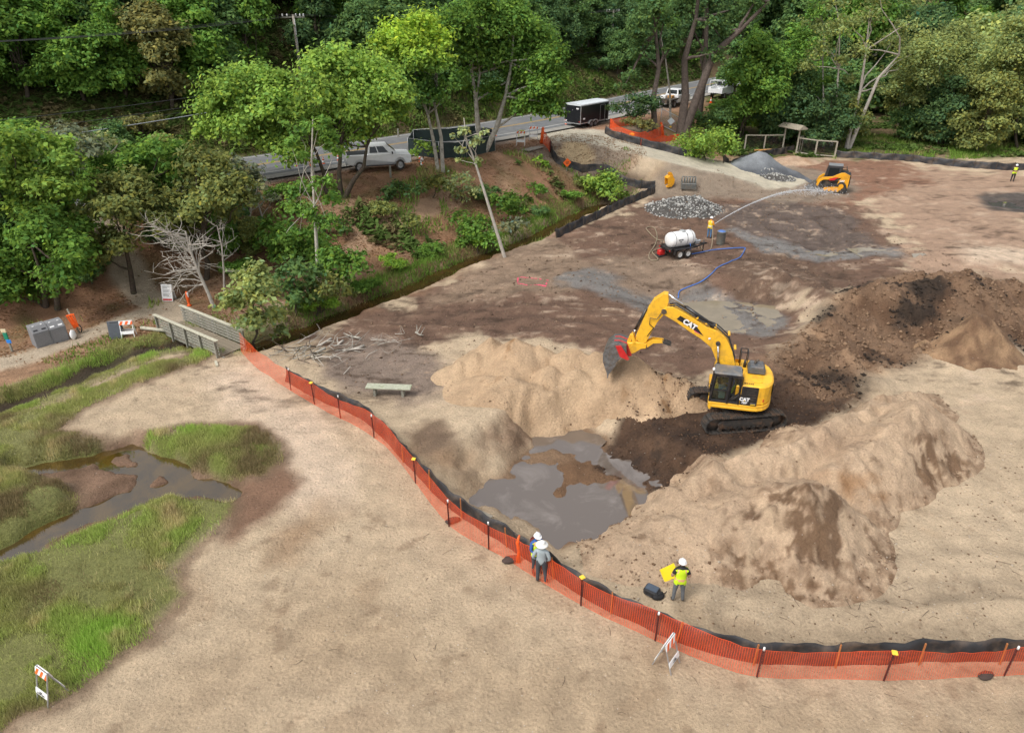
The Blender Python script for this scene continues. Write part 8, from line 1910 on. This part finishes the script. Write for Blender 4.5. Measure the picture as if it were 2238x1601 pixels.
# cones
cone_me = None
for q, lab in (((1083, 301), 'striped traffic cone at the end of the dark screened fence'), ((1237, 275), 'traffic cone at the rear corner of the black trailer'), ((1553, 225), 'traffic cone behind the white utility truck'), ((740, 354), 'traffic cone on the road edge left of the pickup'), ((649, 367), 'traffic cone seen through leaves left of the tall orange marker'), ((708, 362), 'low traffic cone right of the tall orange marker')):
    if cone_me is None:
        mb = MB(); mb.box((0, 0, .02), (.4, .4, .04), ch=.01); mb.lathe([(.15, .04), (.12, .25)], 14); mb.lathe([(.085, .45), (.06, .58)], 14); mb.lathe([(.045, .66), (.03, .75)], 14); cone_me = mb.mesh('cone', M_ORANGE); mb = MB(); mb.lathe([(.121, .25), (.086, .45)], 14); mb.lathe([(.061, .58), (.046, .66)], 14); cone_w = mb.mesh('white_bands', M_WHITEPL)
    o = tag(link_mesh('traffic_cone', cone_me), lab, 'cone', 'traffic cones'); o.location = at(*q); link_mesh('white_bands', cone_w, o)
p = at(681, 368); mb = MB(); mb.lathe([(.2, 0), (.2, .08), (.1, .12), (.17, .5), (.13, .9), (.05, 1.5)], 12); tag(mb.build('orange_marker', M_ORANGE, None, loc=p), 'tall orange wrapped marker on the road shoulder behind the slender tree', 'marker')
# orange tubes
for q, lab, tilt in (((1183, 313), 'upright fat orange tube of rolled net at the left of the ramp', .1), ((1449, 298), 'leaning orange tube of rolled net beside the chain-link gate', -.25)):
    mb = MB(); mb.cyl((0, 0, 0), (tilt * 1.5, 0, 1.5), .17, .15, 14); mb.cyl((tilt * 1.5, 0, 1.45), (tilt * 1.56, 0, 1.6), .1, .06, 10); tag(mb.build('rolled_net', M_ORANGE, None, loc=at(*q)), lab, 'rolled net')
# orange net at the ramp head
def small_net(name, label, line, h, posts=(), seed=0, sag=.0):
    b = resample(catmull([tuple(at(*q)) for q in line], 5), .3); b = [Vector((p.x, p.y, gz(p.x, p.y) + .03)) for p in b]; o = b[0].copy(); root = thing(name, o, 0, label, 'net fence'); n = len(b)
    top = [p + Vector((.05 * math.sin(i), .08 * math.sin(i * .7), h * (1 - sag * math.sin(math.pi * i / (n - 1))))) for i, p in enumerate(b)]
    link_mesh('net', net_mesh('net', [p - o for p in b], [p - o for p in top], 14, .08, .032, M_NET), root)
    for q in posts: mb = MB(); mb.box((0, 0, .6), (.05, .05, 1.3)); mb.build('post', M_TPOST, root, loc=at(*q) - o)
    return root
small_net('orange_net_fence', 'short orange net between the orange tube and the pale sand slope', [(1186, 313), (1195, 322), (1202, 334)], 1.15, [(1202, 334)])
small_net('orange_net_fence', 'sagging orange net fence along the top of the haul ramp', [(1332, 284), (1345, 296), (1365, 305), (1392, 312), (1418, 310), (1440, 302), (1449, 297)], 1.2, [(1332, 284), (1449, 297)], sag=.15)
small_net('orange_net_fence', 'far orange net strip beneath the bushes behind the black trailer', [(1332, 280), (1360, 276), (1390, 272)], .9)
small_net('orange_net_fence', 'low orange net at the foot of the chain-link gate', [(1400, 318), (1440, 312), (1480, 306), (1500, 300)], .6)
p = at(1380, 307); mb = MB(); mb.lathe([(.3, 0), (.33, .15), (.3, .3), (.33, .45), (.3, .6), (.29, .75), (.12, .8), (.001, .8)], 16); tag(mb.build('yellow_drum', pm('drum_yellow', (.85, .48, .02), .5), None, loc=p), 'yellow plastic drum standing against the sagging orange net', 'drum')
# orange diamond sign on the silt fence
p = at(1238, 372); root = thing('diamond_sign', p, .35, 'small orange diamond sign fixed on the silt fence by the ramp', 'sign'); mb = MB(); mb.box((0, -.12, .75), (.62, .02, .62), (0, math.pi / 4, 0), ch=.004); mb.build('panel', M_STRO, root); mb = MB(); mb.box((0, -.08, .5), (.05, .04, 1.1)); mb.build('post', M_GALV, root); mb = MB(); mb.box((0, -.134, .8), (.34, .006, .05)); mb.box((0, -.134, .68), (.26, .006, .05)); mb.build('text_lines', M_TXTK, root)

# ---------------------------------------------------------------- chain-link gate
def link_wire(mb, a, b, h0, h1, step=.16, r_=.008):
    L = (b - a).length; n = int(L / step); H = h1 - h0; m = int(H / step)
    d = (b - a).normalized(); up = Vector((0, 0, 1))
    for k in range(-m, n):
        for s_ in (1, -1):
            x0 = k * step if s_ > 0 else (k + m) * step; x1 = x0 + s_ * H
            z0, z1 = h0, h1
            def clip(x0, z0, x1, z1):
                if x0 < 0: z0 += (0 - x0) / (x1 - x0) * (z1 - z0); x0 = 0
                if x1 > L: z1 = z0 + (L - x0) / (x1 - x0) * (z1 - z0); x1 = L
                if x0 > L: z0 = z0 + (L - x0) / (x1 - x0) * (z1 - z0); x0 = L
                if x1 < 0: z1 = z0 + (0 - x0) / (x1 - x0) * (z1 - z0); x1 = 0
                return x0, z0, x1, z1
            if max(x0, x1) <= 0 or min(x0, x1) >= L: continue
            x0, z0, x1, z1 = clip(x0, z0, x1, z1)
            p0 = a + d * x0 + up * z0; p1 = a + d * x1 + up * z1
            if (p1 - p0).length > .05: mb.tube([p0, p1], r_, 3, cap=False)
g0, g1 = at(1443, 274), at(1494, 300); root = thing('chain_link_gate', g0, 0, 'galvanised chain-link gate panel with a pale diamond sign beside the pines', 'gate')
d = (g1 - g0); H = 1.9; mb = MB()
for a, b in (((0, 0, 0), (0, 0, H)), (tuple(d), tuple(d + Vector((0, 0, H)))), ((0, 0, H), tuple(d + Vector((0, 0, H)))), ((0, 0, .1), tuple(d + Vector((0, 0, .1))))): mb.cyl(a, b, .035, n=8)
mb.build('frame', M_GALV, root); mb = MB(); link_wire(mb, Vector((0, 0, 0)), d, .1, H); mb.build('chain_link', M_GALV, root)
mb = MB(); mb.M = Matrix.Translation(d * .42 + Vector((.0, -.06, 1.05))) @ Matrix.Rotation(math.atan2(d.y, d.x), 4, 'Z'); mb.box((0, 0, 0), (.62, .02, .62), (0, math.pi / 4, 0), ch=.004); mb.build('diamond_sign', pm('sign_pale', (.52, .58, .6), .4), root); mb = MB(); mb.box(d * .42 + Vector((0, -.07, .42)), (.22, .02, .14)); mb.build('yellow_plate', M_TXTY, root); mb = MB(); mb.cyl(d * .85 + Vector((0, -.1, 0)), d * .85 + Vector((0, -.1, 1.0)), .1, n=10); mb.build('latch_post', M_WOODG, root)

# ---------------------------------------------------------------- timber gate with roof and wire fence
GP = [at(1626, 331), at(1668, 331), at(1709, 330), at(1739, 337), at(1780, 343), at(1823, 346)]
M_GATEW = pm('gate_timber', S(176, 168, 150), .85, var=.15, scale=6, bump=.3)
o = GP[2].copy(); root = thing('timber_gate', o, 0, 'pale timber gateway with a little roof and wire mesh fence panels', 'gate')
def pt(i, z): return GP[i] - o + Vector((0, 0, z))
for i, h in enumerate((2.0, 2.0, 2.95, 2.95, 2.0, 2.0)): mb = MB(); mb.box((0, 0, h / 2), (.15, .15, h)); mb.build('post', M_GATEW, root, loc=pt(i, -.05))
for i in (0, 1, 3, 4):
    for z in (1.92, .25):
        a, b = pt(i, z), pt(i + 1, z); mb = MB(); mb.M = Matrix.Translation((a + b) / 2) @ (b - a).to_track_quat('X', 'Z').to_matrix().to_4x4(); mb.box((0, 0, 0), ((b - a).length, .1, .12)); mb.build('rail', M_GATEW, root)
    mb = MB(); a, b = pt(i, 0), pt(i + 1, 0); L = (b - a).length
    for k in range(int(L / .12)): q = a.lerp(b, k * .12 / L); mb.box((q.x, q.y, 1.08), (.012, .012, 1.6))
    for k in range(13): z = .32 + k * .125; mb.tube([a + Vector((0, 0, z)), b + Vector((0, 0, z))], .007, 3, cap=False)
    mb.build('wire_mesh', M_DKSTEEL, root)
a, b = pt(2, 0), pt(3, 0); dd_ = (b - a); gd = math.atan2(dd_.y, dd_.x); gm = (a + b) / 2
mb = MB(); mb.M = Matrix.Translation(gm + Vector((0, 0, 2.98))) @ Matrix.Rotation(gd, 4, 'Z'); hl = dd_.length / 2 + .55
mb.add([(-hl, -.75, .0), (hl, -.75, 0), (hl - .1, 0, .42), (-hl + .1, 0, .42), (-hl, .75, 0), (hl, .75, 0), (-hl, -.75, -.08), (hl, -.75, -.08), (hl, .75, -.08), (-hl, .75, -.08)], [(0, 1, 2, 3), (3, 2, 5, 4), (6, 7, 1, 0), (8, 9, 4, 5), (7, 8, 5, 2, 1), (9, 6, 0, 3, 4), (9, 8, 7, 6)]); mb.build('roof', pm('roof_boards', S(160, 150, 132), .9, var=.2, scale=5, bump=.4), root)
mb = MB(); mb.M = Matrix.Translation(pt(3, 0)) @ Matrix.Rotation(gd + math.radians(100), 4, 'Z'); mb.box((.6, 0, 1.1), (.08, .06, 1.9)); mb.box((1.15, 0, 1.1), (.08, .06, 1.9)); mb.box((.6, 0, 2.0), (1.1, .06, .1)); mb.box((.6, 0, .25), (1.1, .06, .1)); mb.box((.05, 0, 1.1), (.08, .06, 1.9)); mb.build('gate_leaf', M_GATEW, root)
p = at(1675, 335); mb = MB(); mb.box((0, 0, .3), (3.2, .35, .35), (0, 0, .02), ch=.05); tag(mb.build('timber_baulk', M_WOODN, None, loc=p, rot=(0, -.02, .05)), 'long fresh orange timber lying in front of the wire mesh panel', 'timber')

# ---------------------------------------------------------------- spare buckets
p = at(1456, 409); root = thing('spare_bucket', p, math.radians(20), 'yellow digging bucket standing on its edge behind the rubble heap', 'bucket', scale=1.0)
prof = [(.0, 0), (.45, .05), (.7, .35), (.72, .75), (.5, 1.05), (.15, 1.15), (-.1, 1.0), (-.15, .9), (.1, 1.02), (.42, .95), (.6, .7), (.58, .4), (.38, .16), (.0, .1)]
mb = MB(); mb.prism(prof, -.3, .3, ch=.01); bk = mb.build('shell', M_YEL2, root); mb = MB()
for y in (-.3, .3): mb.prism([(0, .03), (.43, .08), (.66, .36), (.68, .74), (.48, 1.0), (.15, 1.1), (-.1, .95)], y - .02, y + .02)
mb.build('cheek_plate', M_YEL2, bk); mb = MB()
for y in (-.15, .15): mb.prism([(.3, 1.0), (.1, 1.35), (.35, 1.45), (.6, 1.05)], y - .03, y + .03)
mb.build('ear', M_YEL2, bk)
p = at(1496, 413); root = thing('skeleton_bucket', p, math.radians(-8), 'grey slatted skeleton bucket lying behind the rubble heap', 'bucket')
mb = MB(); mb.box((.35, -.35, .35), (1.4, .12, .6), (.25, 0, 0), ch=.03); bk = mb.build('lip_plate', M_GALV if False else pm('bucket_grey', S(128, 132, 130), .6, .3, var=.2, dirt=DUST, dirt_amt=.4), root)
for k in range(6):
    x = -.3 + k * .26; mb = MB(); mb.tube([(x, -.3, .6), (x, -.1, 1.0), (x, .3, 1.15), (x, .65, .85), (x, .75, .35), (x, .5, .05)], .045, 6); mb.build('slat', bk.data.materials[0], bk)
mb = MB(); mb.tube([(-.32, .3, 1.15), (1.02, .3, 1.15)], .05, 6); mb.prism([(-.36, .05), (-.32, .05), (-.32, .6), (-.36, .6)], -.4, .7); mb.prism([(1.02, .05), (1.06, .05), (1.06, .6), (1.02, .6)], -.4, .7); mb.build('side_plate', bk.data.materials[0], bk)

# ---------------------------------------------------------------- screened fence, verge posts, memorial, utility poles, wires
M_SCREEN = pm('screen_green', (.012, .026, .024), .7, var=.3, scale=2, bump=.3)
sl = [at(893, 338), at(960, 347), at(1020, 345), at(1082, 330)]; o = sl[0].copy(); root = thing('screened_fence', o, 0, 'dark green screened panels around a storage yard beside the road', 'fence')
pts = [sl[0], sl[1], sl[2], sl[3], at(1040, 308), at(905, 318), sl[0]]
for i in range(len(pts) - 1):
    a, b = pts[i] - o, pts[i + 1] - o; n = 8; V = []; F_ = []
    for k in range(n + 1):
        q = a.lerp(b, k / n); off = .06 * math.sin(k * 2.1 + i); 
        for z in (.02, .8, 1.5 - .1 * math.sin(math.pi * k / n)): V.append((q.x + off * (z / 2), q.y + off, gz(q.x + o.x, q.y + o.y) - o.z + z))
    for k in range(n):
        for j in range(2): F_.append((k * 3 + j, k * 3 + 3 + j, k * 3 + 4 + j, k * 3 + 1 + j))
    link_mesh('screen_panel', np_mesh('screen_panel', V, F_, M_SCREEN, True), root)
    mb = MB(); mb.cyl((0, 0, 0), (0, 0, 1.55), .03, n=6); mb.build('post', M_GALV, root, loc=a + Vector((0, 0, gz(a.x + o.x, a.y + o.y) - o.z)))
    mb = MB(); mb.cyl(a + Vector((0, 0, 1.5)), b + Vector((0, 0, 1.5)), .02, n=6); mb.build('top_rail', M_GALV, root)
p = at(1056, 318); mb = MB(); mb.box((0, 0, .7), (1.8, 1.1, 1.4), ch=.08); mb.box((.2, 0, 1.5), (1.2, 1.0, .16), ch=.05); mb.box((0, -.57, .8), (1.2, .03, .5)); tag(mb.build('storage_box', pm('storage_dark', (.03, .033, .035), .5), None, loc=p, rot=(0, 0, .7)), 'dark storage unit behind the screened fence by the road', 'storage unit')
mb = MB(); mb.box((0, 0, .5), (.16, .1, 1.0), ch=.01); vp = mb.mesh('verge_post', M_WOODG)
for q, lab in (((854, 388), 'short wooden post in front of the pickup front door'), ((871, 303), 'pale roadside marker post above the pickup bonnet')):
    o_ = tag(link_mesh('verge_post', vp), lab, 'post'); o_.location = at(*q)
p = at(920, 366); root = thing('memorial_flowers', p, 0, 'small roadside cluster of orange and white flowers in front of the pickup', 'flowers'); r = random.Random(3)
for k in range(12):
    mb = MB(); mb.tube([(0, 0, 0), (r.uniform(-.2, .2), r.uniform(-.1, .1), r.uniform(.3, .9))], .015, 4); e = Vector(mb.v[-1]); mb.sphere(e, r.uniform(.06, .11), 7, 5, mi=1, jit=.2, seed=k); mb.build('flower', [M_BLADE if False else pm('stem_green', (.05, .12, .03), .8), (M_ORANGE if k % 3 == 0 else M_WHITEPL)], root)
PA = on(-22.3, 81); PB = on(-42, 33); PC = on(15, 118)
TOPA = 15.5
def upole(p, top, label):
    root = thing('utility_pole', p, math.radians(25), label, 'pole'); h = top - p.z; mb = MB(); mb.cyl((0, 0, -.3), (0, 0, h), .17, .12, 12); mb.build('shaft', pm('pole_wood', S(158, 150, 138), .9, var=.2, scale=5, bump=.3), root)
    mb = MB(); mb.box((0, .12, h - .25), (2.3, .1, .12)); arm = mb.build('cross_arm', M_WOODG, root)
    for x in (-1.05, -.6, .3, .7, 1.05): mb = MB(); mb.lathe([(.05, h - .19), (.09, h - .1), (.06, h - .05), (.09, h), (.03, h + .06)], 8, c=(x, .12, 0)); mb.build('insulator', M_WHITEPL, arm)
    mb = MB(); mb.cyl((.09, -.16, h * .1), (.06, -.13, h - .4), .03, n=6); mb.build('conduit', M_GALV, root); return root
upole(PA, TOPA, 'grey wooden utility pole with a cross-arm rising above the bright green trees')
upole(PB, 15.6, 'wooden utility pole beyond the left edge carrying the same lines')
upole(PC, 15.0, 'wooden utility pole among the pines carrying the lines onward')
M_WIRE = pm('wire_dark', (.05, .05, .05), .6); M_WIREL = pm('wire_pale', (.42, .45, .48), .5)
def wire(a, b, sag, r_, mat, label, cat='power line'):
    pts = []
    for k in range(25):
        t = k / 24; q = Vector(a).lerp(Vector(b), t); q.z -= 4 * sag * t * (1 - t); pts.append(q)
    mb = MB(); mb.tube(pts, r_, 5, cap=False); return tag(mb.build('power_line', mat), label, cat, 'overhead lines')
ca, sa = math.cos(math.radians(25)), math.sin(math.radians(25))
for i, x in enumerate((-1.05, .3, 1.05)):
    A = Vector((PA.x + x * ca, PA.y + x * sa, TOPA)); nm_ = ('left', 'middle', 'right')[i]
    wire(A, (PB.x + x * ca, PB.y + x * sa, 15.5), .75, .016, M_WIRE, 'thin top power line crossing the wooded slope, %s strand' % nm_)
    wire(A, (PC.x + x * ca, PC.y + x * sa, 15.0), .9, .016, M_WIRE, 'thin power line running right from the pole top, %s strand' % nm_)
for z0, z1, rr_, mt, nm_ in ((9.3, 11.2, .022, M_WIRE, 'uppermost dark'), (8.6, 10.4, .022, M_WIRE, 'second dark'), (8.25, 10.0, .016, M_WIRE, 'thin third dark'), (7.85, 9.7, .034, M_WIREL, 'thick pale lowest')):
    wire((PA.x, PA.y, z0), (PB.x, PB.y, z1), .55, rr_, mt, nm_ + ' cable slung low over the left thicket')
    wire((PA.x, PA.y, z0), (PC.x, PC.y, z0 + .4), .6, rr_, mt, nm_ + ' cable running right towards the pines')
# stray details on the sand
for q, lab, s_ in (((1117, 1225), 'dark sandbag weighting the net near the two people', 1.0), ((2153, 1479), 'dark sandbag lying in the net at the right edge', .8), ((990, 1140), 'reddish sandbag behind the net at its bend', .9)):
    mb = MB(); mb.sphere((0, 0, .07), .26 * s_, 12, 6, (1.3, .7, .4), jit=.1, seed=3); tag(mb.build('sandbag', pm('sandbag', S(74, 60, 54), .95, var=.2), None, loc=at(*q), rot=(0, 0, .4)), lab, 'sandbag', 'sandbags')
mb = MB(); mb.box((0, 0, .05), (1.2, .35, .03), (0, 0, 0)); tag(mb.build('plywood_sheet', pm('plywood', S(150, 142, 128), .9), None, loc=at(1045, 1122), rot=(0, 0, -.6)), 'grey board lying behind the silt fence by the pool', 'board')
mb = MB(); mb.box((0, 0, .05), (2.6, .9, .06), (0, 0, 0)); tag(mb.build('concrete_slab', pm('slab_grey', S(160, 152, 140), .9, var=.12), None, loc=at(1165, 326) + Vector((0, 0, .02)), rot=(0, 0, .9)), 'grey slab lying below the roadside barricades', 'slab')
# ---------------------------------------------------------------- look-alikes that ended up with one label: tell them apart by their order from the left
same = {}
for o in COL.objects:
    if o.parent is None and o.get('label') and o.get('kind') is None: same.setdefault(o['label'], []).append(o)
for lab, os_ in same.items():
    if len(os_) < 2: continue
    os_.sort(key=lambda o: o.location.x / (o.location.y * _c + (HC - o.location.z) * _s))
    words = {2: ['left of two', 'right of two'], 3: ['left of three', 'middle of three', 'right of three']}.get(len(os_)) or ['%s from left' % w for w in ('first', 'second', 'third', 'fourth', 'fifth', 'sixth', 'seventh', 'eighth')]
    for o, w in zip(os_, words): o['label'] = lab + ', ' + w
